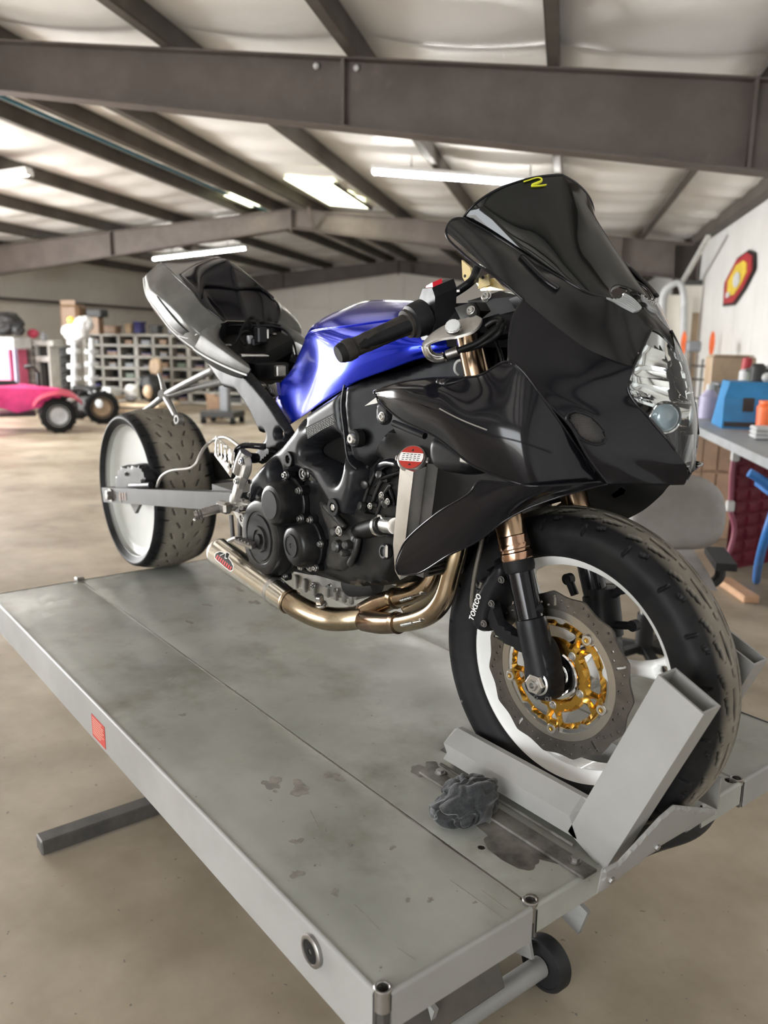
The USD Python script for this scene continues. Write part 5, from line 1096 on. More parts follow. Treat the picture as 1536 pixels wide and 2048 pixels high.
# radiator
t4 = [at(a, b, y=-.205) for a, b in ((800, 934), (826, 945), (812, 1070), (786, 1088))] + [at(812, 1160, y=-.19), at(790, 1142, y=-.20)]
bk = M3((.018, .030, 0))
rad = obj('radiator', hull([at(a, b, y=0.0) * [1, 0, 1] + [0, y, 0] + dx for (a, b), ry in (((0, 0), 0),) for y in () for dx in ()] or [M3((x, y, z)) for x, z in ((-.435, .62), (-.40, .62), (-.47, .395), (-.435, .395)) for y in (-.17, .17)]), 'dark_steel', bike, smooth=False, label='curved radiator with bright side tank and red-white cap')
tankp = [(800, 934, -.205), (827, 944, -.207), (849, 934, -.178), (786, 1088, -.205), (811, 1078, -.207), (834, 1062, -.178), (790, 1142, -.20), (800, 1160, -.195), (815, 1152, -.185)]
obj('radiator_tank', hull([P(q) for q in tankp] + [P(q) + M3((-.02, .05, 0)) for q in tankp[:3] + tankp[6:]]), 'bright_alu', rad, smooth=25, label='bright aluminium radiator side tank')
obj('radiator_tank', mir(hull([P(q) for q in tankp] + [P(q) + M3((-.02, .05, 0)) for q in tankp[:3] + tankp[6:]])), 'bright_alu', rad, smooth=25)
c = at(823, 915, y=-.19); d = unit((.42, -.72, .62))
rc = obj('radiator_cap', rev([(-.03, .02), (-.012, .021), (-.010, .0285), (-.003, .029), (0, .0265), (.001, 0)], c, d, 40), 'raw_steel', rad); obj('cap_label', rev([(.0008, 0), (.0008, .0242), (.0016, .024), (.0018, 0)], c, d, 40), 'red_sticker', rc, label='red and white caution sticker')
ca_, cb_, cd_ = frame(d); cx_ = unit(np.cross([0, 0, 1.0], d)); cy_ = np.cross(d, cx_)
t = [math.radians(q) for q in (22, 0, -22)]; bandp = [(.024 * math.cos(q), .024 * math.sin(q)) for q in t] + [(-.024 * math.cos(q), .024 * math.sin(q)) for q in t[::-1]]
obj('label_band', hull([c + cx_ * a + cy_ * b + d * h_ for a, b in bandp for h_ in (.0018, .0022)]), 'white_print', rc, smooth=False)
for i in range(4):
    for k in range(5): obj('label_print', bar(c + cx_ * (-.018 + .0075 * k) + cy_ * (.0058 - .004 * i) + d * .0024, c + cx_ * (-.0125 + .0075 * k - .001 * (i % 2)) + cy_ * (.0058 - .004 * i) + d * .0024, .0003, .0012, cy_), 'plastic_black', rc, smooth=False)
for a, sgn in ((.015, 1), (-.0155, -1)):
    obj('label_mark', hull([c + cx_ * x + cy_ * y + d * .002 for x, y in ((-.003, a - .002), (.003, a - .002), (0, a + .003))] + [c + cx_ * 0 + cy_ * a + d * .0024]), 'plastic_black', rc, smooth=False)
for k in range(2): obj('cap_ear', box(c + cx_ * (.029 - .058 * k) - d * .006, (.010, .006, .012), [cx_, d, cy_], b=.002), 'raw_steel', rc)
for k in range(9):
    z = .405 + k * .0088; obj('radiator_fin', rod((-.395 - .13 * (.62 - z), -.168, z), (-.395 - .13 * (.62 - z), .168, z), .0028, 8), 'satin_black', rad)
# exhaust
ex = obj('muffler', rev([(-.002, .020), (-.002, .036), (.004, .0385), (.012, .0385), (.33, .0305), (.345, .0295)], at(438, 1103, y=-.215), at(580, 1203, y=-.205) - at(438, 1103, y=-.215), 56), 'muffler_steel', bike, label='short polished cone muffler')
m0 = at(438, 1103, y=-.215); m1_ = at(580, 1203, y=-.205); md = unit(m1_ - m0); ML = np.linalg.norm(m1_ - m0)
obj('muffler_core', rev([(.003, .03), (.003, .021), (.1, .02), (.1, 0)], m0, md, 40), 'dark_steel', ex)
obj('muffler_band', rev([(ML - .075, .0318), (ML - .074, .033), (ML - .062, .0325), (ML - .061, .031)], m0, md, 48), 'bright_alu', ex)
obj('muffler_seam', rev([(ML - .006, .0295), (ML - .003, .031), (ML + .002, .031), (ML + .004, .029)], m0, md, 48), 'burnt_steel', ex)
# sticker on the muffler: a black peak over a red word
sd_ = unit((CAM - [0, 0, T]) - (m0 + md * .08)); sd_ = unit(sd_ - md * (sd_ @ md)); su = np.cross(sd_, md); su = su if su[2] > 0 else -su
def on_muf(a, phi, r=.0004): rr = .0385 - (.0385 - .0305) * (a - .012) / .318; return m0 + md * a + (sd_ * math.cos(phi) + su * math.sin(phi)) * (rr + r)
def muf_patch(outline, r, mat, nm, lab=None):
    pg = sg.Polygon(outline).buffer(0); p, t_, _ = poly_tri(pg, .003); v = np.array([on_muf(a, b / .036 - .35, r) for a, b in p]); return obj(nm, (v, t_), mat, ex, smooth=False, label=lab)
so = [(.045, .004), (.058, .014), (.075, .0165), (.082, .022), (.093, .022), (.100, .012), (.118, .009), (.133, .003), (.136, -.006), (.125, -.013), (.10, -.012), (.08, -.010), (.06, -.009), (.047, -.006)]
stc = muf_patch(np.array(sg.Polygon(so).buffer(.0022).exterior.coords), .0004, 'white_print', 'muffler_sticker', 'peaked sticker with red script on the muffler'); muf_patch(so, .0008, 'sticker_black', 'sticker_field')
for k in range(8): muf_patch([(.052 + .010 * k, -.007 - .0006 * k), (.058 + .010 * k, -.007 - .0006 * k), (.0605 + .010 * k, .004 - .0006 * k), (.0555 + .010 * k, .0045 - .0006 * k)], .0012, 'sticker_red', 'sticker_letter')
for a, b in (((.066, .006), (.080, .019)), ((.080, .019), (.089, .008)), ((.089, .008), (.098, .010))):
    a, b = M3(a), M3(b); n_2 = M3((-(b - a)[1], (b - a)[0])) / np.linalg.norm(b - a) * .0009; muf_patch([a - n_2, b - n_2, b + n_2, a + n_2], .0012, 'white_print', 'sticker_line')
pp = [m1_ - md * .005, m1_ + md * .02, P((612, 1222, -.195)), P((650, 1236, -.17)), P((690, 1238, -.135)), P((728, 1233, -.105))]
pipe = obj('exhaust_pipe', tube(pp, .0275, 28, 70), 'header_steel', bike, smooth=True, label='heat-tinted exhaust pipe')
obj('sensor_boss', cat_m([rev([(0, .016), (.01, .015), (.012, .013)], at(643, 1215, y=-.172), (.1, -.3, 1), 24), rev([(.012, .0115), (.030, .0115), (.030, .009), (.034, .009), (.034, .0)], at(643, 1215, y=-.172), (.1, -.3, 1), 6)]), 'bolt_steel', pipe, smooth=25)
e_ = P((728, 1233, -.105)); obj('weld_ring', tube([e_ - M3((.004, -.003, 0)), e_ + M3((.006, -.004, 0))], .0295, 28, raw=True), 'burnt_steel', pipe)
for i, pts in enumerate((((728, 1226, -.10), (760, 1208, -.09), (790, 1197, -.085)), ((730, 1240, -.11), (765, 1246, -.12), (794, 1246, -.125)))):
    cn = obj('collector', tube([P(q) for q in pts], [.026, .0245, .0215], 24, 30), 'burnt_steel', pipe, smooth=True)
    q = P(pts[-1]); obj('slip_ring', tube([q - M3((.006, 0, 0)), q + M3((.008, -.001, .002))], .0235, 24, raw=True), 'burnt_steel', cn)
hd = [[(792, 1197, -.085), (822, 1190, -.08), (848, 1176, -.075), (866, 1148, -.07), (876, 1110, -.065), (884, 1070, -.06)],
      [(800, 1178, -.06), (828, 1166, -.05), (846, 1146, -.045), (852, 1120, -.04), (858, 1080, -.035)],
      [(796, 1246, -.125), (830, 1240, -.125), (866, 1224, -.12), (890, 1190, -.115), (902, 1148, -.112), (914, 1105, -.11), (925, 1060, -.1)],
      [(810, 1215, .02), (850, 1195, .04), (880, 1165, .05), (905, 1125, .06), (925, 1080, .07)]]
for i, pts in enumerate(hd): obj('header_tube', tube([P(q) for q in pts], .0195 if i != 2 else .0205, 24, 60), 'header_steel', pipe, smooth=True)
for a, b in (((796, 1203, -.108), (843, 1189, -.10)), ((798, 1252, -.147), (842, 1242, -.147))):
    a, b = P(a), P(b); d = b - a; t = np.linspace(0, 1, 60); fa, fb, _ = frame(d); co = a + d * (.12 + .5 * t)[:, None] + .0035 * (np.cos(t * 75)[:, None] * fa + np.sin(t * 75)[:, None] * fb)
    sg_ = obj('header_spring', tube(co, .0011, 6, raw=True), 'bolt_steel', pipe, smooth=True); obj('spring_hook', tube([a + d * .62, a + d * .9, b], .0012, 6, 10), 'bolt_steel', sg_)
    obj('spring_post', rod(b - M3((0, -.012, .0)), b + M3((0, -.004, .004)), .003, 8), 'bolt_steel', pipe)
# swingarm
def arm_pts(y0, y1): return [at(a, b, y=-.165) * [1, 0, 1] + [0, y, 0] for a, b in ((203, 975), (207, 1004), (478, 986), (478, 1024)) for y in (y0, y1)]
ar = obj('swingarm', hull(arm_pts(-.165, -.128)), 'swingarm_grey', bike, smooth=25, label='long grey box-section swingarm'); obj('swingarm_leg', hull(arm_pts(.165, .128)), 'swingarm_grey', ar, smooth=25)
q0, q1 = at(375, 984, y=-.15), at(478, 990, y=-.15); obj('swingarm_bridge', hull([M3((x, y, z)) for x in (q0[0] + .12, q1[0]) for y in (-.128, .128) for z in (q0[2] - .005, q0[2] + .04)]), 'swingarm_grey', ar)
obj('adjuster_slot', pillow(sg.box(-.045, -.009, .045, .009).buffer(.008), 0, .002, .001, .01) if False else box(at(232, 993, y=-.1655), (.11, .002, .026), b=.0008), 'dark_steel', ar); obj('rear_axle_nut', cat_m([hexbolt(at(222, 990, y=-.166), (0, -1, 0), .018, .018)]), 'raw_steel', ar, smooth=25)
for k in range(3): obj('adjuster_mark', box(at(240 + 5 * k, 993, y=-.1672), (.004, .001, .028)), 'cream_print', ar, smooth=False)
cal = pix_poly(((236, 975), (243, 935), (256, 930), (284, 928), (292, 938), (300, 958), (294, 976), (270, 978)), -.13, 1)
rcl = obj('rear_caliper', pillow(cal, -.108, .035, .008, .01), 'satin_black', bike, label='black rear brake caliper'); obj('caliper_bolt', bolt(at(252, 948, y=-.145), (0, -1, 0), .006, .006), 'dark_steel', rcl); obj('caliper_bolt', bolt(at(284, 962, y=-.145), (0, -1, 0), .006, .006), 'dark_steel', rcl)
obj('caliper_hose_joint', rod(at(262, 972, y=-.145), at(302, 970, y=-.145), .010), 'satin_black', rcl)
obj('axle_cone', rev([(0, .026), (.03, .012), (.045, .0)], at(252, 957, y=-.105), (-.8, -.5, 0), 20), 'raw_steel', rcl)
obj('caliper_bracket', hull([P(q) + o for q in ((258, 1003, -.125), (280, 1006, -.125), (270, 1027, -.125)) for o in (np.zeros(3), M3((0, .012, 0)))]), 'dark_steel', rcl)
obj('rear_brake_line', tube([P(q) for q in ((314, 974, -.135), (322, 955, -.135), (345, 941, -.13), (372, 938, -.12), (392, 928, -.11), (403, 905, -.09), (418, 886, -.06), (440, 875, -.05), (465, 882, -.08), (486, 898, -.12))], .0048, 8, 90), 'grey_cable', bike, smooth=True, label='grey braided rear brake line')
cg = obj('chain_guard', hull([P(q) + o for q in ((400, 904, .135), (474, 912, .135), (474, 958, .135), (404, 962, .135)) for o in (np.zeros(3), M3((0, .02, 0)))]), 'hose', bike, label='black chain guard lettered 300')
g0 = at(411, 931, y=.1325); obj('guard_lettering', text('300', .022, g0, (1, 0, 0), (0, 0, 1), .001, bold=True), 'white_print', cg, smooth=False, label='white number 300')
obj('chain_run', bar(at(404, 966, y=.14), at(480, 966, y=.14), .016, .02), 'dark_steel', cg)
# rearset on the camera side
rs = pix_poly(((430, 871), (468, 905), (466, 930), (460, 955), (428, 912)), -.225)
for a in ((437, 893), (444, 898), (452, 906)): rs = rs.difference(pix_poly(((a[0] - 2, a[1] - 9), (a[0] + 2, a[1] - 6), (a[0] + 3, a[1] + 20), (a[0] - 1, a[1] + 16)), -.225).buffer(.001))
for a in ((460, 932), (466, 936)): rs = rs.difference(ellip(a[0], a[1], 2.6, 4.5, -.225))
r_ = obj('heel_guard', pillow(rs, -.222, .004, .002, .006), 'bright_alu', bike, smooth=30, label='slotted bright heel guard of the rearset')
for q in ((483, 923), (473, 962)): obj('guard_bolt', bolt(at(*q, y=-.226), (0, -1, 0), .007, .006), 'bolt_steel', r_)
rb = pix_poly(((478, 925), (490, 915), (494, 935), (486, 960), (474, 990), (462, 1012), (458, 1000), (468, 970)), -.222, 1); obj('rearset_bracket', pillow(rb, -.208, .016, .006, .006), 'cast_alu', r_, smooth=40)
obj('master_cylinder', tube([P(q) for q in ((492, 905, -.21), (484, 922, -.215), (478, 945, -.215))], .016, 16, 12), 'raw_steel', r_); obj('cylinder_cap', tube([P(q) for q in ((482, 905, -.2), (500, 915, -.19), (512, 916, -.17))], .013, 14, 12), 'satin_black', r_)
obj('guard_rail', tube([P(q) for q in ((468, 918, -.20), (474, 900, -.20), (486, 892, -.19), (510, 892, -.18), (532, 893, -.16))], .0075, 12, 40), 'gloss_black', r_, smooth=True)
obj('push_rod', rod(at(478, 945, y=-.215), at(463, 1010, y=-.215), .006), 'raw_steel', r_)
pg_ = obj('foot_peg', tube([P(q) for q in ((389, 1031, -.30), (410, 1025, -.275), (440, 1016, -.235))], [.010, .011, .012], 14, 12), 'raw_steel', r_, label='knurled folding foot peg')
for k in range(7): q = P((394 + 5.6 * k, 1030 - 1.8 * k, -.296 + .0082 * k)); obj('peg_knurl', ring(q, P((440, 1016, -.235)) - P((389, 1031, -.30)), .009, .0125, .004, 16), 'dark_steel', pg_)
obj('peg_tip', ball(at(391, 1040, y=-.298), .006, 8), 'raw_steel', pg_); obj('peg_joint', box(at(448, 1014, y=-.228), (.05, .025, .03), b=.006), 'raw_steel', pg_)
la = pix_poly(((452, 1008), (478, 1000), (490, 1002), (496, 1010), (488, 1016), (470, 1016), (456, 1022)), -.212, 1); obj('peg_mount', pillow(la, -.20, .014, .005, .006), 'cast_alu', r_)
for q in ((489, 1008), (490, 1036)): obj('mount_bolt', cat_m([ring(at(*q, y=-.20), (0, -1, 0), .008, .015, .012), bolt(at(*q, y=-.205), (0, -1, 0), .007, .008)]), 'cast_alu', r_)
obj('mount_strut', hull([P(q) + o for q in ((466, 1022, -.205), (476, 1024, -.205), (502, 1078, -.205), (496, 1076, -.205)) for o in (np.zeros(3), M3((0, .008, 0)))]), 'cast_alu', r_)
for a, b in (((462, 1030), (466, 1078)), ((479, 1036), (480, 1076))): obj('side_rod', rod(at(*a, y=-.2), at(*b, y=-.2), .006), 'dark_steel', r_)
pd = obj('brake_pedal', tube([P(q) for q in ((458, 1082, -.22), (478, 1076, -.215), (505, 1086, -.21))], .006, 10, 20), 'raw_steel', r_); obj('pedal_pad', bar(at(474, 1080, y=-.235), at(508, 1094, y=-.228), .02, .012, b=.003), 'raw_steel', pd)
for k in range(5): obj('pad_tooth', box(at(477 + 6.5 * k, 1081 + 2.6 * k, y=-.236) + [0, 0, .007], (.006, .02, .005), b=.001), 'dark_steel', pd)
lb = pix_poly(((487, 1100), (518, 1108), (548, 1118), (548, 1130), (520, 1120), (490, 1118)), -.19); obj('lower_bracket', pillow(lb, -.17, .02, .006, .008), 'satin_black', r_); obj('bracket_bolt', bolt(at(513, 1113, y=-.192), (0, -1, 0), .0075, .007), 'bolt_steel', r_)

# handlebar, switch, lever, hoses
hb_ = obj('handlebar', tube([P((690, 703, -.36)), P((905, 615, -.165))], .0125, 16, raw=True), 'satin_black', bike, label='right clip-on handlebar with grip and lever')
g0_, g1_ = P((688, 704, -.36)), P((822, 645, -.235)); gd = unit(g1_ - g0_); GL = np.linalg.norm(g1_ - g0_)
obj('rubber_grip', rev([(0, 0), (.0, .018), (.006, .0195), (.018, .0185), (.02, .0165), (.04, .0162), (.042, .0170), (.07, .0172), (.072, .0166), (.074, .0172), (.10, .0176), (GL - .03, .018), (GL - .012, .019), (GL - .010, .025), (GL - .004, .026), (GL, .022)], g0_, gd, 36), 'grip', hb_, label='worn dark rubber grip')
obj('bar_end', rev([(-.012, 0), (-.012, .0145), (-.004, .0175), (.004, .0175), (.006, .016)], g0_, gd, 30), 'rubber', hb_)
sw0 = P((842, 636, -.222)); obj('throttle_housing', rev([(0, .020), (.002, .029), (.016, .031), (.03, .031), (.034, .027), (.036, .02)], sw0 - gd * .022, gd, 36), 'satin_black', hb_)
sw = obj('switch_housing', hull([sw0 + gd * a + M3((0, 0, 1)) * b + np.cross(gd, [0, 0, 1]) * c for a in (.012, .058) for b, c in ((.046, .018), (.046, -.018), (.03, .03), (.03, -.03), (-.03, .03), (-.03, -.03), (-.042, .016), (-.042, -.016))]), 'satin_black', hb_, smooth=35, label='black switch housing with red stop switch')
obj('stop_switch', hull([sw0 + gd * a + M3((0, 0, 1)) * b + np.cross(gd, [0, 0, 1]) * c for a in (.016, .036) for b, c in ((.044, .014), (.044, -.014), (.054, .012), (.049, -.012))]), 'red_plastic', sw, smooth=25, label='red engine stop switch')
mc = obj('brake_master', hull([P(q) + o for q in ((905, 608, -.17), (905, 645, -.18), (950, 640, -.15), (972, 622, -.13), (962, 605, -.13)) for o in (M3((0, .012, 0)), M3((0, -.012, 0)))]), 'satin_black', hb_, smooth=30, label='dark brake lever perch')
obj('perch_block', hull([P(q) + o for q in ((928, 616, -.16), (958, 606, -.14), (972, 622, -.135), (970, 640, -.14), (940, 640, -.155)) for o in (M3((0, -.014, 0)), M3((0, -.022, 0)))]), 'engine_grey', mc)
obj('perch_screw', bolt(at(942, 621, y=-.178), (.2, -1, .4), .006, .005), 'bolt_steel', mc)
lv = [(846, 690, -.245), (866, 674, -.235), (892, 662, -.222), (918, 655, -.212), (945, 646, -.2), (958, 634, -.19)]
lc = spline([P(q) for q in lv], 40); lw = np.interp(np.linspace(0, 1, 40), [0, .15, .4, .6, .8, 1], [.005, .009, .0165, .021, .019, .008])
nrm = unit((.45, -.62, .65)); lat = np.cross(np.gradient(lc, axis=0), nrm); lat /= np.linalg.norm(lat, axis=1)[:, None]
def slab(c, w, h, n_): 
    a, b = c + lat * w[:, None], c - lat * w[:, None]; return sheet(np.stack([a - n_ * .003, a * .85 + c * .15, c * .5 + a * .5 + n_ * .001, c + n_ * .001, c * .5 + b * .5 + n_ * .001, b * .85 + c * .15, b - n_ * .003], 1), h)
lever = obj('brake_lever', slab(lc, lw, .010, nrm), 'cast_alu', hb_, smooth=30, label='stubby cast silver brake lever')
dc = P((907, 657, -.228)); dl = obj('adjuster_dial', rev([(0, .0125), (.008, .013), (.010, .0115), (.0105, 0)], dc, nrm, 14), 'white_plastic', lever, smooth=20, label='white span adjuster dial'); obj('dial_notch', ring(dc, nrm, .0125, .014, .006, 14), 'bright_alu', dl)
obj('lever_hook', tube([P(q) for q in ((852, 690, -.24), (856, 705, -.235), (866, 714, -.225), (880, 716, -.215), (889, 713, -.21))], .0085, 14, 40), 'bright_alu', lever, smooth=True, label='bright curved hose pipe end')
obj('lever_hook_rib', tube([P(q) for q in ((855, 694, -.247), (861, 707, -.242), (872, 713, -.233), (886, 712, -.222))], .0022, 8, 30), 'chrome', lever, smooth=True)
ho = obj('brake_line', tube([P(q) for q in ((888, 713, -.21), (905, 706, -.2), (930, 696, -.19), (958, 684, -.18), (980, 668, -.17), (996, 656, -.16), (1003, 644, -.15), (994, 640, -.14), (975, 652, -.13))], .0055, 12, 90), 'hose', bike, smooth=True, label='looped black front brake lines'); obj('crimp_sleeve', tube([P((893, 711, -.207)), P((915, 702, -.195))], .0085, 12, raw=True), 'raw_steel', ho)
obj('hose_loop', tube([P(q) for q in ((925, 700, -.185), (950, 694, -.18), (978, 682, -.17), (1000, 665, -.165), (1006, 653, -.155), (998, 648, -.145))], .005, 12, 60), 'hose', ho, smooth=True); obj('hose_ring', tube([P(q) for q in ((925, 720, -.12), (913, 725, -.12), (910, 740, -.12), (918, 750, -.11))], .003, 8, 20), 'pale_grey', ho, smooth=True)
obj('hose_drop', tube([P(q) for q in ((985, 672, -.1), (998, 700, -.1), (1006, 730, -.1))], .004, 8, 20), 'hose', ho, smooth=True)
cl_ = obj('triple_clamp', hull([P(q) + o for q in ((925, 650, -.12), (1000, 640, -.09), (1035, 615, -.09), (1040, 660, -.10), (930, 690, -.12)) for o in (M3((0, 0, 0)), M3((0, .05, 0)))]), 'satin_black', bike, smooth=30, label='black upper fork clamp')
obj('top_clamp', hull([P(q) + o for q in ((935, 602, -.09), (1000, 582, -.08), (1040, 592, -.1), (1036, 620, -.1), (960, 640, -.1)) for o in (M3((0, 0, 0)), M3((0, .06, 0)))]), 'satin_black', cl_, smooth=30); obj('clamp_bolt', bolt(at(973, 593, y=-.092), (.2, -1, .3), .008, .006), 'bolt_steel', cl_)
obj('clamp_ear', hull([P(q) + o for q in ((1018, 598, -.12), (1046, 588, -.13), (1048, 605, -.13), (1030, 618, -.12)) for o in (M3((0, 0, 0)), M3((0, .02, 0)))]), 'satin_black', cl_, smooth=30)
obj('clamp_yoke', hull([M3((x, y, z)) for x in (-.44, -.35) for y in (-.13, .13) for z in (.835, .86)]), 'satin_black', cl_, smooth=30)
gb = obj('gauge_bracket', hull([P(q) + o for q in ((952, 566, -.05), (985, 556, -.05), (1008, 580, -.06), (962, 582, -.05)) for o in (M3((0, 0, 0)), M3((0, .006, 0)))]), 'bracket_gold', bike, smooth=25, label='pale gold gauge bracket under the screen')
obj('bracket_plate', hull([P(q) + o for q in ((923, 520, -.03), (940, 535, -.03), (945, 560, -.03), (936, 575, -.03), (925, 555, -.03)) for o in (M3((0, 0, 0)), M3((0, .006, 0)))]), 'bracket_gold', gb, smooth=25); obj('bracket_plate', hull([P(q) + o for q in ((958, 555, -.06), (976, 548, -.06), (980, 570, -.06), (956, 578, -.06)) for o in (M3((0, 0, 0)), M3((0, .004, 0)))]), 'bracket_gold', gb, smooth=25)
for q in ((966, 555), (930, 552)): obj('bracket_hole', disc(at(*q, y=-.0645), (0, -1, 0), .003, .001, 12), 'hose', gb)
obj('screen_stay', tube([P(q) for q in ((955, 535, -.06), (949, 552, -.07), (940, 565, -.09), (922, 578, -.1), (903, 590, -.11))], .008, 12, 40), 'satin_black', gb, smooth=True); obj('stay_print', box(at(915, 582, y=-.112), (.012, .001, .004)), 'white_print', gb, smooth=False)
obj('steering_stem', rod((-.43, 0, .62), (-.47, 0, .86), .03), 'satin_black', bike)
obj('far_handlebar', mir(cat_m([tube([P((690, 703, -.36)), P((905, 615, -.165))], .0125, 16, raw=True), rod(g0_, g1_, .018)])), 'grip', bike)
# fairing stay, air box and inner parts that close the view between the halves
obj('air_box', hull([M3((x, y, z)) for x, y, z in ((-.95, .1, .70), (-.95, -.1, .70), (-.5, .1, .80), (-.5, -.1, .80), (-.62, .12, .62), (-.62, -.12, .62), (-.9, .1, .58), (-.9, -.1, .58))]), 'hose', bike)
obj('lower_yoke', hull([steer_p((x, y, z)) for x in (-.19, -.11) for y in (-.125, .125) for z in (.38, .42)]), 'satin_black', bike)

# ------------------------------------------------------------------ things round the hall
def rayb(px, py):
    d = FW * FPX + RT * (px - 768.0) - UP * (py - 1024.0); return np.array([d @ UB, d @ VB, d[2]])
def bu(px, py, u): d = rayb(px, py); t = u / d[0]; return np.array([u, d[1] * t, CAM[2] + d[2] * t])
def bv(px, py, v): d = rayb(px, py); t = v / d[1]; return np.array([d[0] * t, v, CAM[2] + d[2] * t])
def bf(px, py, z=0.): d = rayb(px, py); t = (z - CAM[2]) / d[2]; return np.array([d[0] * t, d[1] * t, z])
def W_(q): return B(*q)
BX = [UB, VB, [0, 0, 1]]
def pbox(x0, y0, x1, y1, u, dep, b=0.0):
    """A box whose front face at distance u covers a rectangle of the picture; returns its mesh, centre of the base."""
    a, c = bu(x0, y0, u), bu(x1, y1, u); v0, v1, z1, z0 = a[1], c[1], a[2], c[2]
    return box(B(u + dep / 2, (v0 + v1) / 2, (z0 + z1) / 2), (dep, abs(v1 - v0), abs(z1 - z0)), BX, b), B(u + dep / 2, (v0 + v1) / 2, min(z0, z1))
def simple(name, label, cat, mesh, mat, group=None, smooth=35, **k): return obj(name, mesh, mat, None, smooth, label, cat, group, **k)
# pigeonhole shelf
SU = 16.5
a, c = bu(168, 667, SU), bu(596, 795, SU); v0, v1, zt = a[1], c[1], a[2]; n = 12; hh = zt / 6.0
shelf = thing('pigeonhole_shelf', 'long grey steel pigeonhole shelf against the back of the hall', 'shelf', B(SU + .2, (v0 + v1) / 2))
for i in range(n + 1): obj('divider', boxb(SU + .2, v0 + (v1 - v0) * i / n, zt / 2, .4, .05 if i % 3 else .09, zt), 'shelf_grey', shelf, smooth=False)
for j in range(7): obj('shelf_board', boxb(SU + .2, (v0 + v1) / 2, max(.02, hh * j - (.0 if j < 6 else .02)), .4, v1 - v0, .05), 'shelf_grey', shelf, smooth=False)
obj('back_panel', boxb(SU + .4, (v0 + v1) / 2, zt / 2, .015, v1 - v0, zt), 'bin_dark', shelf, smooth=False)
rng = np.random.default_rng(5); cw = (v1 - v0) / n; colors = ['cold_grey', 'card', 'bin_dark', 'card', 'navy', 'dim_green', 'cold_grey', 'bin_dark']
words = ['grey', 'brown cardboard', 'black', 'brown', 'navy', 'green', 'dull grey', 'dark']; rows_ = ['bottom', 'second', 'third', 'fourth', 'fifth', 'top']
ordn = ['first', 'second', 'third', 'fourth', 'fifth', 'sixth', 'seventh', 'eighth', 'ninth', 'tenth', 'eleventh', 'twelfth']
for j in range(6):
    for i in range(n):
        if rng.random() < .62:
            k = int(rng.integers(0, 8)); w, h, d = rng.uniform(.4, .74) * (cw - .09), rng.uniform(.25, .75) * (hh - .09), rng.uniform(.15, .3)
            vv = v0 + cw * (i + .5); zb0 = hh * j + (.047 if j == 0 else .027)
            t = thing('storage_box', f'{words[k]} box in the {ordn[i]} bin from the left on the {rows_[j]} shelf row', 'box', B(SU + .06 + d / 2, vv, zb0))
            obj('carton', boxb(SU + .06 + d / 2, vv, zb0 + h / 2, d, w, h, .008), colors[k], t); obj('lid_flap', boxb(SU + .058 + d / 2, vv, zb0 + h - .008, d + .006, w + .006, .02, .003), colors[(k + 1) % 8] if k % 3 == 0 else colors[k], t)
# on top of the shelf
for x0, y0, x1, y1, mat, lab in ((205, 652, 232, 667, 'card', 'low brown box on top of the shelf, leftmost'), (249, 648, 262, 667, 'tan', 'small tan box on the shelf top beside a blue one'), (266, 644, 281, 667, 'navy', 'navy blue canister on top of the shelf'), (298, 651, 316, 667, 'bin_dark', 'black case on the shelf top behind the tail'), (335, 655, 352, 667, 'cold_grey', 'grey tin on the shelf top, far right')):
    m, p = pbox(x0, y0, x1, y1, SU + .05, .25, .02); t = thing('carton', lab, 'box', p); obj('body', m, mat, t); m2, _ = pbox(x0 - .5, y0 - 1, x1 + .5, y0 + 3, SU + .045, .26, .004); obj('lid', m2, mat, t)
# left group, from the left edge of the picture
m, p = pbox(-40, 697, 26, 800, 13.0, .5, .01); t = thing('display_cabinet', 'bright pink cabinet with a pale top at the left edge', 'cabinet', p); obj('body', m, 'pale_pink', t); obj('lid', pbox(-42, 674, 28, 699, 12.98, .52, .02)[0], 'white_plastic', t); obj('edge_trim', pbox(25, 697, 36, 800, 12.97, .1, .005)[0], 'lilac', t)
m, p = pbox(33, 684, 106, 800, 13.6, .5); t = thing('frame_cabinet', 'pale grey framed cabinet with dark openings left of the shelf', 'cabinet', p)
for x0, y0, x1, y1, mt, dd in ((33, 680, 106, 692, 'pale_grey', 0), (94, 690, 106, 800, 'pale_grey', 0), (36, 692, 72, 800, 'shelf_grey', .02), (70, 690, 77, 800, 'pale_grey', 0), (70, 712, 97, 724, 'pale_grey', 0), (76, 692, 95, 714, 'bin_dark', .12), (76, 722, 95, 800, 'bin_dark', .12)): obj('frame_rail' if mt == 'pale_grey' else 'panel', pbox(x0, y0, x1, y1, 13.6 + dd, .3, .004)[0], mt, t)
for k in range(6): obj('drawer_line', pbox(40, 700 + 15 * k, 70, 702 + 15 * k, 13.59, .02)[0], 'pale_grey', t, smooth=False)
def lump(px, py, rx, ry, u, seed, dep=.7):
    g = trimesh.creation.icosphere(4); p = np.asarray(g.vertices); r = 1 + .5 * (np.asarray(meshkit.fbm(p * 1.4 + seed, 3)) - .5); p = p * r[:, None]
    c = bu(px, py, u); s = np.linalg.norm(c - [0, 0, CAM[2]]) / FPX
    return B(*c) + (p[:, :1] * UB * rx * dep + p[:, 1:2] * VB * rx) * s + p[:, 2:] * [0, 0, ry * s], g.faces
def bagthing(name, lab, cat, parts):
    c = bu(parts[0][0], parts[0][1] + parts[0][3], parts[0][4]); t = thing(name, lab, cat, B(*c))
    for i, (px, py, rx, ry, u, seed, mat, nm) in enumerate(parts): obj(nm, lump(px, py, rx, ry, u, seed), mat, t, smooth=True)
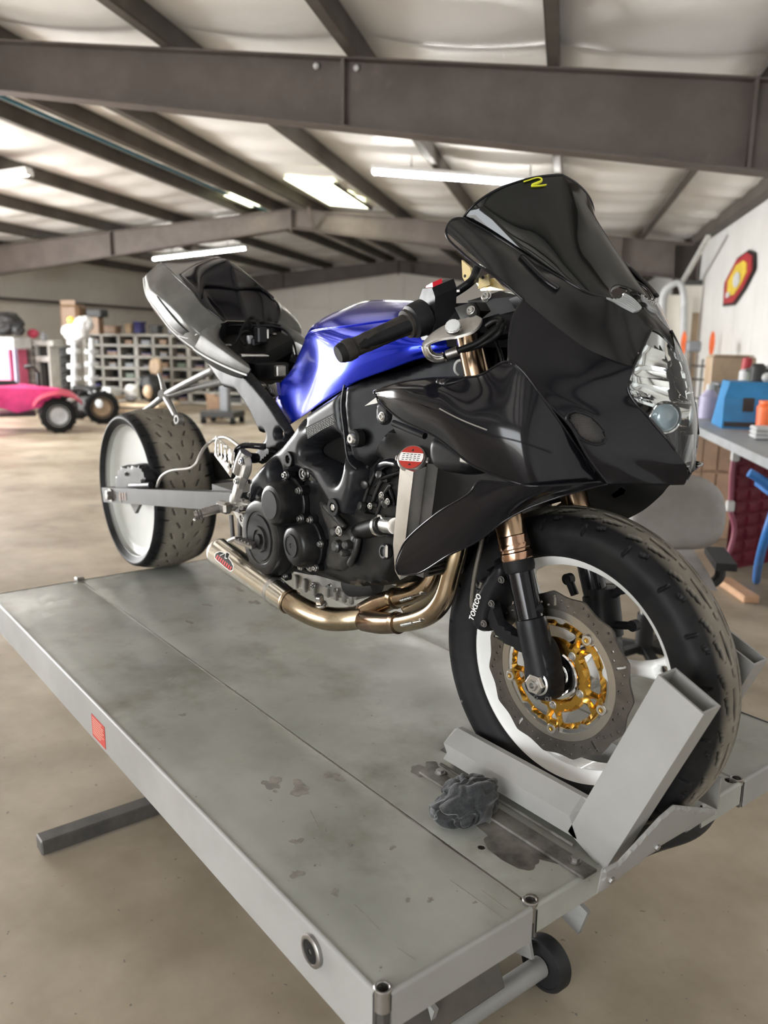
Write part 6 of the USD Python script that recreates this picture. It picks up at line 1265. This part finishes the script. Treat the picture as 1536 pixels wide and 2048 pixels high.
bagthing('duffel_bag', 'black duffel bags heaped on the pink cabinet at the left edge', 'bag', ((8, 648, 36, 20, 13.2, 2, 'plastic_black', 'bag_body'), (18, 637, 18, 12, 13.3, 4, 'bin_dark', 'bag_top'), (36, 660, 12, 10, 13.1, 9, 'plastic_black', 'end_pocket')))
bagthing('red_cloth', 'dark red cloth on the framed cabinet', 'cloth', ((66, 667, 11, 8, 13.6, 6, 'crimson', 'cloth'),))
m, p = pbox(82, 664, 94, 683, 13.6, .2, .03); t = thing('jug', 'small grey jug standing on the framed cabinet', 'jug', p); c_ = bu(88, 681, 13.6); obj('body', rev([(0, 0), (0, .05), (.09, .055), (.12, .03), (.16, .025), (.16, 0)], B(*c_), (0, 0, 1), 20), 'cold_grey', t); obj('handle', tube([B(*c_) + VB * .05 + [0, 0, .03], B(*c_) + VB * .09 + [0, 0, .06], B(*c_) + VB * .05 + [0, 0, .1]], .008, 8, 12), 'cold_grey', t)
m, p = pbox(116, 608, 158, 672, 15.2, .4, .06); t = thing('cardboard_carton', 'brown cardboard carton standing high behind the white bag', 'box', p); obj('carton', m, 'card', t); obj('flap', pbox(120, 600, 150, 610, 15.25, .02)[0], 'card', t)
m, p = pbox(170, 618, 202, 634, 15.4, .3, .02); t = thing('speaker_box', 'black box on the brown shelf top, right of the white bag', 'box', p); obj('body', m, 'bin_dark', t); obj('stand', pbox(174, 634, 198, 668, 15.45, .2)[0], 'card', t)
m, p = pbox(106, 692, 141, 790, 14.4, .4); t = thing('wire_crate', 'dark wire crate between the framed cabinet and the white post', 'crate', p); obj('crate_body', pbox(108, 694, 140, 790, 14.45, .3)[0], 'bin_dark', t, smooth=False)
for k in range(6): obj('wire', rod(B(*bu(107, 700 + 16 * k, 14.4)), B(*bu(141, 690 + 16 * k, 14.4)), .012, 6), 'cold_grey', t)
def lobed(px, y0, y1, u, lab, mat, lobes):
    a, c = bu(px, y1, u), bu(px, y0, u); s = np.linalg.norm(c - [0, 0, CAM[2]]) / FPX; t = thing('crankshaft', lab, 'machine part', B(*a))
    obj('shaft', rod(B(*a), B(*c), 5.5 * s, 16), mat, t)
    for y in lobes: q = B(*bu(px, y, u)); obj('crank_web', rev([(-4 * s, 0), (-4 * s, 13 * s), (4 * s, 13 * s), (4 * s, 0)], q, (0, 0, 1), 20), mat, t)
lobed(149, 675, 790, 13.2, 'white standing crankshaft under the plastic bag', 'white_plastic', (684, 702, 732, 757))
lobed(184, 676, 772, 13.6, 'second white crankshaft right of the one under the bag', 'white_plastic', (703, 728, 756))
bagthing('plastic_bag', 'white plastic bag heaped on top of the crankshaft', 'bag', ((152, 664, 26, 17, 13.1, 3, 'white_plastic', 'bag'), (166, 650, 19, 17, 13.15, 8, 'white_plastic', 'bag_top'), (142, 641, 7, 7, 13.05, 5, 'sign_yellow', 'yellow_label')))
m, p = pbox(106, 793, 215, 803, 13.1, .8, .01); t = thing('lumber_bench', 'pale wooden bench behind the pink quad bike', 'bench', p * [1, 1, 0]); obj('top_board', m, 'pale_wood', t)
for x in (112, 160, 208): obj('leg', pbox(x, 803, x + 8, 846, 13.15, .08)[0], 'wood', t)
obj('shelf_panel', pbox(140, 806, 180, 825, 13.4, .05)[0], 'tan', t)
m, p = pbox(218, 806, 318, 816, 13.3, .8, .01); t = thing('lumber_bench', 'second wooden bench, behind the rear tyre of the motorcycle', 'bench', p * [1, 1, 0]); obj('top_board', m, 'pale_wood', t); obj('apron_board', pbox(224, 818, 312, 826, 13.35, .05)[0], 'tan', t)
for x in (224, 300): obj('leg', pbox(x, 816, x + 8, 843, 13.35, .08)[0], 'wood', t)
m, p = pbox(173, 778, 222, 794, 13.2, .4, .01); t = thing('white_carton', 'white carton lying on the left wooden bench', 'box', p); obj('carton', m, 'white_plastic', t); obj('lid_flap', pbox(176, 774, 220, 779, 13.25, .3)[0], 'white_plastic', t)
bagthing('rag_heap', 'grey heap of rags on the right wooden bench', 'cloth', ((264, 784, 16, 16, 13.6, 12, 'pale_grey', 'rags'), (262, 796, 12, 8, 13.55, 15, 'cold_grey', 'rag_corner')))
bagthing('black_saddle', 'black saddle shape holding a tan pad on the right bench', 'seat', ((302, 775, 23, 26, 13.8, 22, 'plastic_black', 'saddle'), (296, 783, 9, 13, 13.5, 25, 'tan', 'pad')))
bagthing('yellow_sack', 'tall pale yellow sack behind the black saddle', 'sack', ((312, 735, 13, 18, 14.4, 31, 'tan', 'sack'),))
# quad bikes
def wheel_at(t, c, ax, r, w, rim, name='wheel'):
    wn = obj(name, rev([(-w, r * .5), (-w, r * .86), (-w * .8, r * .97), (-w * .3, r), (w * .3, r), (w * .8, r * .97), (w, r * .86), (w, r * .5)], c, ax, 40), 'rubber', t)
    obj('rim', rev([(-w * 1.02, r * .62), (-w * .9, r * .5), (-w * .45, r * .42), (-w * .5, r * .15), (-w * .7, r * .12), (-w * .7, 0), (w * .7, 0), (w * .7, r * .12), (w * .5, r * .15), (w * .45, r * .42), (w * .9, r * .5), (w * 1.02, r * .62)], c, ax, 32), rim, wn)
    for k in range(14):
        q = 2 * math.pi * k / 14; a, b, d = frame(ax); obj('tread_lug', box(np.asarray(c) + (a * math.cos(q) + b * math.sin(q)) * r, (r * .12, w * 1.6, r * .08), [np.cross(unit(ax), a * math.cos(q) + b * math.sin(q)), unit(ax), a * math.cos(q) + b * math.sin(q)]), 'rubber', wn)
def quad(px, py, yaw, label, c1, c2, rim, sc=1.0):
    g = bf(px, py); o = B(g[0], g[1], 0); ca, sa = math.cos(yaw), math.sin(yaw); X = ca * VB + sa * UB; Y = -sa * VB + ca * UB
    L = lambda x, y, z: o + sc * (x * X + y * Y + np.array([0, 0, z])); t = thing('quad_bike', label, 'quad bike', o)
    for x in (-.58, .58):
        for y in (-.42, .42): wheel_at(t, L(x, y, .27), Y, .27 * sc, .10 * sc, rim)
        obj('axle', rod(L(x, -.38, .27), L(x, .38, .27), .03), 'dark_steel', t)
        for y in (-.42, .42):
            q = [L(x - .36, y, .44), L(x - .22, y, .58), L(x, y, .63), L(x + .22, y, .58), L(x + .36, y, .47)]; g2 = np.stack([np.array(q) + Y * sc * k + np.array([0, 0, h]) for k, h in ((-.15, -.03), (0, .02), (.15, -.01))], 1)
            obj('fender', sheet(PchipInterpolator(range(5), g2, axis=0)(np.linspace(0, 4, 20)), .012), c2 if x > 0 else c1, t, smooth=True)
    obj('body', hull([L(x, y, z) for x, y, z in ((-.6, -.13, .5), (-.6, .13, .5), (-.55, .14, .7), (-.55, -.14, .7), (.1, .12, .74), (.1, -.12, .74), (.62, .2, .66), (.62, -.2, .66), (.66, .16, .45), (.66, -.16, .45), (0, .16, .3), (0, -.16, .3))]), c1, t)
    obj('seat', hull([L(x, y, z) for x, y, z in ((-.62, -.14, .70), (-.62, .14, .70), (-.6, .1, .80), (-.6, -.1, .80), (.0, .1, .79), (.0, -.1, .79), (.05, .12, .72), (.05, -.12, .72))]), 'plastic_black', t)
    obj('handlebar', tube([L(.16, -.38, 1.0), L(.3, -.14, .98), L(.34, 0, .9), L(.3, .14, .98), L(.16, .38, 1.0)], .018, 8, 40), 'plastic_black', t); obj('steering_post', rod(L(.34, 0, .6), L(.34, 0, .92), .03), 'plastic_black', t)
    obj('bumper', tube([L(.66, -.2, .4), L(.86, -.16, .5), L(.86, .16, .5), L(.66, .2, .4)], .016, 8, 30), 'pale_grey', t); obj('foot_board', hull([L(x, y, z) for x in (-.26, .26) for y in (-.36, .36) for z in (.26, .30)]), 'plastic_black', t)
quad(38, 862, math.radians(36), 'pink quad bike with pale rims at the left edge', 'hot_pink', 'crimson', 'white_plastic', .95)
tq = bu(205, 838, 12.2); t = thing('mini_bike', 'black mini bike with a fat tyre in front of the wooden benches', 'motorcycle', B(tq[0], tq[1], 0))
wheel_at(t, B(tq[0], tq[1], .27), unit(UB * .8 - VB * .5), .27, .09, 'tan'); wheel_at(t, B(tq[0] + .5, tq[1] - .75, .27), unit(UB * .8 - VB * .5), .26, .08, 'bin_dark')
obj('frame_tube', tube([B(tq[0], tq[1], .3), B(tq[0] + .1, tq[1] - .25, .52), B(tq[0] + .3, tq[1] - .55, .5), B(tq[0] + .5, tq[1] - .75, .3)], .03, 10, 30), 'plastic_black', t); obj('engine_block', box(B(tq[0] + .22, tq[1] - .36, .3), (.25, .3, .24), BX, .03), 'bin_dark', t); obj('seat_pad', box(B(tq[0] + .25, tq[1] - .4, .56), (.18, .5, .08), BX, .03), 'plastic_black', t); obj('headlight', rev([(-.03, .05), (.02, .07), (.03, .05), (.035, 0)], B(tq[0] - .12, tq[1] + .04, .34), -UB, 20), 'white_plastic', t)
a, c = bf(28, 874), bf(86, 868); obj('floor_line', hull([B(u, v, z) for u, v in ((a[0], a[1]), (a[0] + .25, a[1] + .05), (c[0], c[1]), (c[0] + .25, c[1] + .05)) for z in (.0005, .003)]), 'pale_wood', label='short pale yellow line painted on the floor by the quad bike', cat='floor marking')
# engine stand on casters
g = bf(446, 846); t = thing('engine_stand', 'grey engine stand on casters behind the subframe', 'stand', B(g[0], g[1], 0)); s = np.linalg.norm([g[0], g[1]]) / FPX
obj('base_frame', box(B(g[0], g[1], .16), (.5, 70 * s, .10), BX, .01), 'bin_dark', t); obj('post', box(B(g[0], g[1] + .05, .52), (.14, 17 * s, .72), BX, .01), 'cold_grey', t); obj('head_plate', box(B(g[0] - .08, g[1] + .05, .92), (.06, 22 * s, .16), BX, .01), 'cold_grey', t)
for x in (-.2, .2):
    for y in (-30 * s, 30 * s): cst = obj('caster', rev([(-.03, 0), (-.03, .055), (.03, .055), (.03, 0)], B(g[0] + x, g[1] + y, .056), VB, 20), 'rubber', t); obj('fork', box(B(g[0] + x, g[1] + y, .1), (.03, .08, .05), BX), 'raw_steel', cst)
m, p = pbox(410, 790, 440, 828, g[0] + .5, .3, .01); t = thing('cardboard_carton', 'brown carton on the floor behind the engine stand', 'box', p * [1, 1, 0]); obj('carton', pbox(412, 792, 440, 838, g[0] + .5, .3, .01)[0], 'card', t); obj('flap', pbox(410, 788, 430, 793, g[0] + .52, .02)[0], 'card', t)

# right side: workbench row along the white wall
wt = thing('workbench', 'steel-topped workbench along the white wall at the right edge', 'workbench', B(5.6, 1.62))
zb = bu(1480, 880, 5.1)[2]
obj('bench_top', hull([B(u, v, z) for u, v in ((4.2, 1.02), (4.2, 1.68), (7.6, 1.68), (7.6, .78)) for z in (zb - .05, zb)]), 'bench_top', wt)
for u, v in ((4.3, 1.6), (7.4, 1.6), (7.3, 1.0)): obj('leg', boxb(u, v, (zb - .05) / 2, .07, .07, zb - .06), 'dark_steel', wt)
# red padded tool cabinet below the bench
rc_ = thing('tool_cabinet', 'red padded tool cabinet with a paler edge under the workbench', 'cabinet', B(5.2, 1.4))
e0, e1 = bf(1447, 1152), bf(1530, 1136); zc_ = zb - .06; fd_ = unit((e1 - e0) * [1, 1, 0]); nd = unit(e0 * [1, 1, 0])
CB = lambda s, d, z: B(e0[0] + fd_[0] * s + nd[0] * d, e0[1] + fd_[1] * s + nd[1] * d, z)
obj('body', hull([CB(s, d, z) for s in (0, 1.1) for d in (.02, .25) for z in (.03, zc_)]), 'red_quilt', rc_)
for j in range(9):
    for i in range(8):
        s0, z0 = .03 + i * .133, .05 + j * (zc_ - .08) / 9; w, h = .126, (zc_ - .08) / 9 - .008
        obj('quilt_pad', hull([CB(s0 + (w * a), d, z0 + h * b) for a, b, d in ((0, 0, .02), (1, 0, .02), (0, 1, .02), (1, 1, .02), (.2, .2, -.008), (.8, .2, -.008), (.2, .8, -.008), (.8, .8, -.008), (.5, .5, -.014))]), 'red_quilt', rc_, smooth=60)
obj('edge_binding', tube([CB(-.01, 0, zc_ - .02), CB(-.02, -.01, zc_ * .8), CB(-.005, 0, zc_ * .58), CB(0, 0, zc_ * .52), CB(.055, -.02, zc_ * .38), CB(.045, -.02, zc_ * .24), CB(.0, 0, zc_ * .08)], .02, 10, 60, flat=.7), 'quilt_edge', rc_, smooth=True)
for z in (zc_ - .06, zc_ * .55): obj('latch', box(CB(-.005, -.02, z), (.04, .05, .07), BX, .008), 'pale_grey', rc_)
# pale wooden shelf beside it
ws_u = 6.4
t = thing('wooden_rack', 'pale wooden rack with red bottles between the cabinet and the headlight', 'rack', B(ws_u + .2, bu(1415, 900, ws_u)[1]))
for x0, y0, x1, y1 in ((1378, 868, 1392, 1080), (1408, 870, 1418, 1080), (1442, 876, 1454, 1080)): obj('post', pbox(x0, y0, x1, y1, ws_u, .06)[0], 'pale_wood', t)
for y in (866, 938, 1010): obj('shelf_board', pbox(1378, y, 1454, y + 9, ws_u, .35)[0], 'pale_wood', t)
obj('back_panel', pbox(1378, 868, 1454, 1080, ws_u + .36, .02)[0], 'card', t)
for x0, y0, x1, mt, lab, y1 in ((1420, 900, 1428, 'sign_red', 'red bottle on the wooden rack, left of two', 938), (1430, 906, 1439, 'crimson', 'dark red bottle on the wooden rack, right of two', 938), (1394, 896, 1406, 'orange', 'orange can in the left bay of the wooden rack', 938), (1420, 968, 1438, 'bin_dark', 'black can low in the wooden rack', 1010)):
    a, c = bu((x0 + x1) / 2, y1, ws_u + .12), bu((x0 + x1) / 2, y0, ws_u + .12); h = c[2] - a[2]; r = (x1 - x0) / 2 * ws_u / FPX * 1.05
    q = thing('bottle', lab, 'can' if 'can' in lab else 'bottle', B(*a)); obj('body', rev([(0, 0), (0, r), (h * .7, r), (h * .82, r * .4), (h * .9, r * .4), (h * .9, 0)], B(*a), (0, 0, 1), 20), mt, q); obj('cap', rev([(h * .9, 0), (h * .9, r * .5), (h, r * .5), (h, 0)], B(*a), (0, 0, 1), 16), 'plastic_black', q)
# things on the bench
bz = zb
def on_bench(name, lab, cat, px, py, u, build):
    q = bu(px, py, u); o = B(q[0], q[1], bz); t = thing(name, lab, cat, o); build(t, o)
def blue_machine(t, o):
    obj('body', hull([o + UB * x + VB * y + [0, 0, z] for x, y, z in ((-.15, -.17, .0), (-.15, .17, .0), (-.15, -.17, .2), (-.15, .17, .2), (.25, -.17, 0), (.25, .17, 0), (.25, -.12, .30), (.25, .14, .30), (-.02, -.12, .30), (-.02, .14, .30))]), 'tool_blue', t); obj('control_panel', box(o + UB * -.153 + VB * -.02 + [0, 0, .16], (.01, .07, .09), BX, .003), 'bin_dark', t); obj('base_strip', box(o + UB * -.153 + [0, 0, .03], (.012, .32, .03), BX), 'bin_dark', t)
    obj('tank', rev([(0, 0), (0, .05), (.1, .05), (.12, .03), (.12, 0)], o + UB * .1 + VB * .07 + [0, 0, .30], (0, 0, 1), 20), 'bin_dark', t); obj('knob', ball(o + UB * .05 + VB * .12 + [0, 0, .33], .035, 8), 'pale_grey', t)
on_bench('bench_machine', 'blue metal machine with a dark panel standing on the workbench', 'machine', 1488, 858, 5.9, blue_machine)
on_bench('spray_can', 'red capped can behind the blue machine', 'can', 1482, 845, 6.75, lambda t, o: (obj('body', rev([(0, 0), (0, .05), (.34, .05), (.36, .03), (.36, 0)], o, (0, 0, 1), 20), 'white_plastic', t), obj('cap', rev([(.36, 0), (.36, .04), (.44, .035), (.45, 0)], o, (0, 0, 1), 20), 'sign_red', t)))
on_bench('dark_crate', 'dark crate at the back of the bench against the wall', 'crate', 1500, 845, 6.4, lambda t, o: (obj('body', box(o + VB * .1 + [0, 0, .18], (.3, .25, .36), BX, .02), 'dim_green', t), obj('rim', box(o + VB * .1 + [0, 0, .36], (.32, .27, .03), BX, .005), 'bin_dark', t)))
on_bench('detergent_bottle', 'pale lilac bottle left of the blue machine', 'bottle', 1412, 868, 6.5, lambda t, o: (obj('body', rev([(0, 0), (0, .07), (.16, .07), (.21, .03), (.21, 0)], o, (0, 0, 1), 20), 'lilac', t), obj('cap', rev([(.21, 0), (.21, .03), (.25, .03), (.25, 0)], o, (0, 0, 1), 16), 'white_plastic', t)))
on_bench('black_case', 'black case on the bench between lilac bottle and blue machine', 'case', 1443, 862, 6.75, lambda t, o: (obj('body', box(o + [0, 0, .12], (.3, .16, .24), BX, .015), 'bin_dark', t), obj('lid', box(o + [0, 0, .245], (.31, .17, .02), BX, .004), 'cold_grey', t)))
on_bench('tan_box', 'tan cardboard box stacked at the far end of the bench', 'box', 1436, 840, 7.3, lambda t, o: (obj('carton', box(o + VB * .05 + [0, 0, .22], (.3, .34, .44), BX, .01), 'tan', t), obj('flap', box(o + VB * .05 + [0, 0, .45], (.3, .3, .01), BX), 'tan', t)))
on_bench('orange_jar', 'orange jar cut by the right edge on the bench', 'jar', 1532, 850, 5.6, lambda t, o: (obj('body', rev([(0, 0), (0, .06), (.16, .065), (.18, .05), (.18, 0)], o, (0, 0, 1), 24), 'orange', t), obj('lid', rev([(.18, 0), (.18, .055), (.2, .055), (.2, 0)], o, (0, 0, 1), 24), 'orange', t)))
on_bench('folded_towel', 'white towel at the bench front on the right edge', 'towel', 1528, 878, 5.2, lambda t, o: [obj('fold', box(o + [0, 0, .015 + .024 * k], (.16, .14, .022), BX, .008), 'white_plastic', t) for k in range(3)])
# office chair seen from behind
co = bf(1290, 1290 - 40); cu_, cv_ = 3.35, bu(1340, 1030, 3.35)[1] - .03
t = thing('office_chair', 'grey backed office chair behind the front wheel', 'chair', B(cu_, cv_, 0))
bq = sg.Polygon([bu(x, y, cu_)[1:] for x, y in ((1262, 1092), (1262, 985), (1285, 955), (1345, 947), (1405, 955), (1442, 985), (1450, 1030), (1440, 1072), (1410, 1093), (1340, 1098))]); bq = sg.Polygon(spline(np.array(bq.exterior.coords)[:-1], 70, True)).buffer(0)
v, f = pillow(bq, 0, .07, .05, .02, axis='x', side=-1); obj('backrest', (np.array([B(cu_ + a, b, c) for a, b, c in v]), f), 'chair_grey', t, smooth=60)
zs = .47
obj('seat', hull([B(cu_ + x, cv_ + y, zs + z) for x, y, z in ((.02, -.24, 0), (.02, .24, 0), (.48, -.22, 0), (.48, .22, 0), (.05, -.2, .07), (.05, .2, .07), (.45, -.2, .07), (.45, .2, .07))]), 'chair_grey', t); obj('seat_shell', hull([B(cu_ + x, cv_ + y, zs - .03 + z) for x in (.04, .44) for y in (-.2, .2) for z in (0, .03)]), 'plastic_black', t)
obj('back_bar', tube([B(cu_ + .03, cv_, .75), B(cu_ - .02, cv_, .6), B(cu_ + .05, cv_, .46), B(cu_ + .2, cv_, .43)], .03, 10, 30, flat=.5), 'plastic_black', t)
for sgn in (-1, 1): obj('armrest', tube([B(cu_ + .10, cv_ + sgn * .20, .46), B(cu_ + .12, cv_ + sgn * .26, .50), B(cu_ + .14, cv_ + sgn * .26, .56)], .022, 10, 24), 'plastic_black', t); obj('arm_pad', hull([B(cu_ + x, cv_ + sgn * .26 + y, .56 + z) for x in (.0, .28) for y in (-.04, .04) for z in (0, .03)]), 'plastic_black', t)
obj('gas_lift', rod(B(cu_ + .24, cv_, .1), B(cu_ + .24, cv_, .45), .028), 'bolt_steel', t); obj('lift_sleeve', rod(B(cu_ + .24, cv_, .1), B(cu_ + .24, cv_, .28), .038), 'plastic_black', t)
for k in range(5):
    q = 2 * math.pi * k / 5 + .4; e = B(cu_ + .24 + .30 * math.cos(q), cv_ + .30 * math.sin(q), .085); obj('base_leg', bar(B(cu_ + .24, cv_, .13), e, .04, .03), 'plastic_black', t); obj('caster', rev([(-.025, 0), (-.025, .04), (.025, .04), (.025, 0)], e * [1, 1, 0] + [0, 0, .04], (math.sin(q), math.cos(q), 0), 16), 'plastic_black', t)
# blue stand at the right edge
t = thing('blue_stand', 'blue tubular work stand cut by the right edge', 'stand', B(4.35, 1.25)); su_ = 4.3
pa = [B(*bu(x, y, su_)) for x, y in ((1498, 945), (1520, 958), (1560, 985))]; obj('arm_tube', tube(pa, .022, 12, 24), 'stand_blue', t, smooth=True)
f1_ = bf(1512, 1168); f1_ = B(f1_[0], f1_[1], .02); obj('leg', tube([B(*bu(1560, 985, su_)), B(*bu(1535, 1060, su_ - .05)), f1_], .022, 12, 30), 'stand_blue', t, smooth=True); obj('leg', rod(B(*bu(1560, 985, su_)), f1_ + VB * .5 + UB * .2, .022), 'stand_blue', t); obj('tray', box(B(*bu(1556, 978, su_ + .12)), (.3, .16, .02), BX), 'stand_blue', t)
p0, p1 = bf(1446, 1168), bf(1503, 1207); obj('wood_plank', bar(B(p0[0], p0[1], .022), B(p1[0], p1[1], .022), .09, .042, b=.004), 'plank', label='short bare wooden plank lying on the floor by the red cabinet', cat='plank')
# the far right corner: door frame, beige partition, orange paddles, black rack
t = thing('door_frame', 'white rounded door frame standing in the far right corner', 'frame', B(14.9, .9)); fu_ = 14.9
obj('frame_tube', tube([B(*bu(x, y, fu_)) for x, y in ((1322, 860), (1322, 760), (1323, 640), (1328, 585), (1340, 572), (1356, 566), (1364, 575), (1367, 640), (1367, 760), (1367, 860))], .055, 10, 120), 'white_plastic', t, smooth=True); obj('door_leaf', pbox(1336, 590, 1364, 860, fu_ + .05, .05)[0], 'beige_panel', t)
t = thing('partition', 'beige board partition beyond the orange paddles', 'partition', B(15.3, 1.6)); obj('board', pbox(1366, 566, 1450, 640, 15.32, .04)[0], 'beige_panel', t); obj('board', pbox(1366, 625, 1450, 880, 15.28, .04)[0], 'tan', t); obj('top_rail', pbox(1364, 560, 1452, 570, 15.22, .06)[0], 'dark_steel', t)
for px, lab in ((1367, 'orange paddle marker, left of the two by the door frame'), (1424, 'orange paddle marker, right of the two by the door frame')):
    q = [bu(px, y, 13.0) for y in (662, 712)]; t = thing('marker_paddle', lab, 'marker', B(13.0, q[0][1], 0)); c = B(*(sum(q) / 2)); h = (q[0][2] - q[1][2]) / 2
    obj('paddle', hull([c + VB * (.038 * math.cos(a)) + np.array([0, 0, h * math.sin(a)]) + UB * o for a in np.linspace(0, 6.283, 24) for o in (-.012, .012)]), 'orange', t); obj('post', rod(B(13.0, q[0][1], .03), c - [0, 0, h * .9], .014), 'pale_grey', t); obj('foot', rev([(0, 0), (0, .11), (.03, .09), (.04, 0)], B(13.0, q[0][1], 0), (0, 0, 1), 24), 'rubber', t)
t = thing('black_rack', 'black metal frame rack in front of the white wall', 'rack', B(11.5, 1.35)); ku = 11.5
for x in (1384, 1406, 1448): obj('upright', rod(B(*(bu(x, 700, ku) * [1, 1, 0] + [0, 0, .02])), B(*bu(x, 718 if x > 1400 else 690, ku)), .014), 'dark_steel', t)
for y in (735, 762, 800): obj('cross_bar', rod(B(*bu(1382, y - 4, ku)), B(*bu(1450, y, ku)), .014), 'dark_steel', t)
obj('head_box', pbox(1376, 682, 1402, 704, ku - .05, .2, .02)[0], 'cold_grey', t)
# wall sign: nested plates, black, red, yellow
sgp = ((1447, 613), (1450, 566), (1476, 516), (1500, 499), (1510, 506), (1510, 538), (1490, 578), (1468, 610))
pv_ = [bv(x, y, VR - .03) for x, y in sgp]; cen = np.mean(pv_, 0); sn = thing('wall_sign', 'black, red and yellow eight-sided sign on the white right wall', 'sign', B(*(cen)))
for k, (sc_s, mt, nm) in enumerate(((1.0, 'sign_black', 'sign_plate'), (.9, 'sign_red', 'red_field'), (.62, 'sign_yellow', 'yellow_field'))):
    obj(nm, hull([B(*((cen + (q - cen) * sc_s) * [1, 0, 1] + [0, VR - .03 - .012 * k - o, 0])) for q in pv_ for o in (0, .012)]), mt, sn, smooth=False)
obj('emblem', hull([B(cen[0] + .14 * math.cos(a) * 1.6, VR - .075, cen[2] - .03 + .1 * math.sin(a)) for a in np.linspace(0, 6.28, 16)] + [B(cen[0], VR - .08, cen[2] - .03)]), 'white_plastic', sn, smooth=False); obj('emblem_bar', box(B(cen[0] + .5, VR - .075, cen[2] - .2), (.22, .01, .07), BX), 'white_plastic', sn, smooth=False)
obj('wall_rail', rod(B(*bv(1490, 750, VR - .06)), B(*bv(1560, 726, VR - .06)), .022), 'cold_grey', label='grey slanted rail fixed to the white right wall', cat='rail')
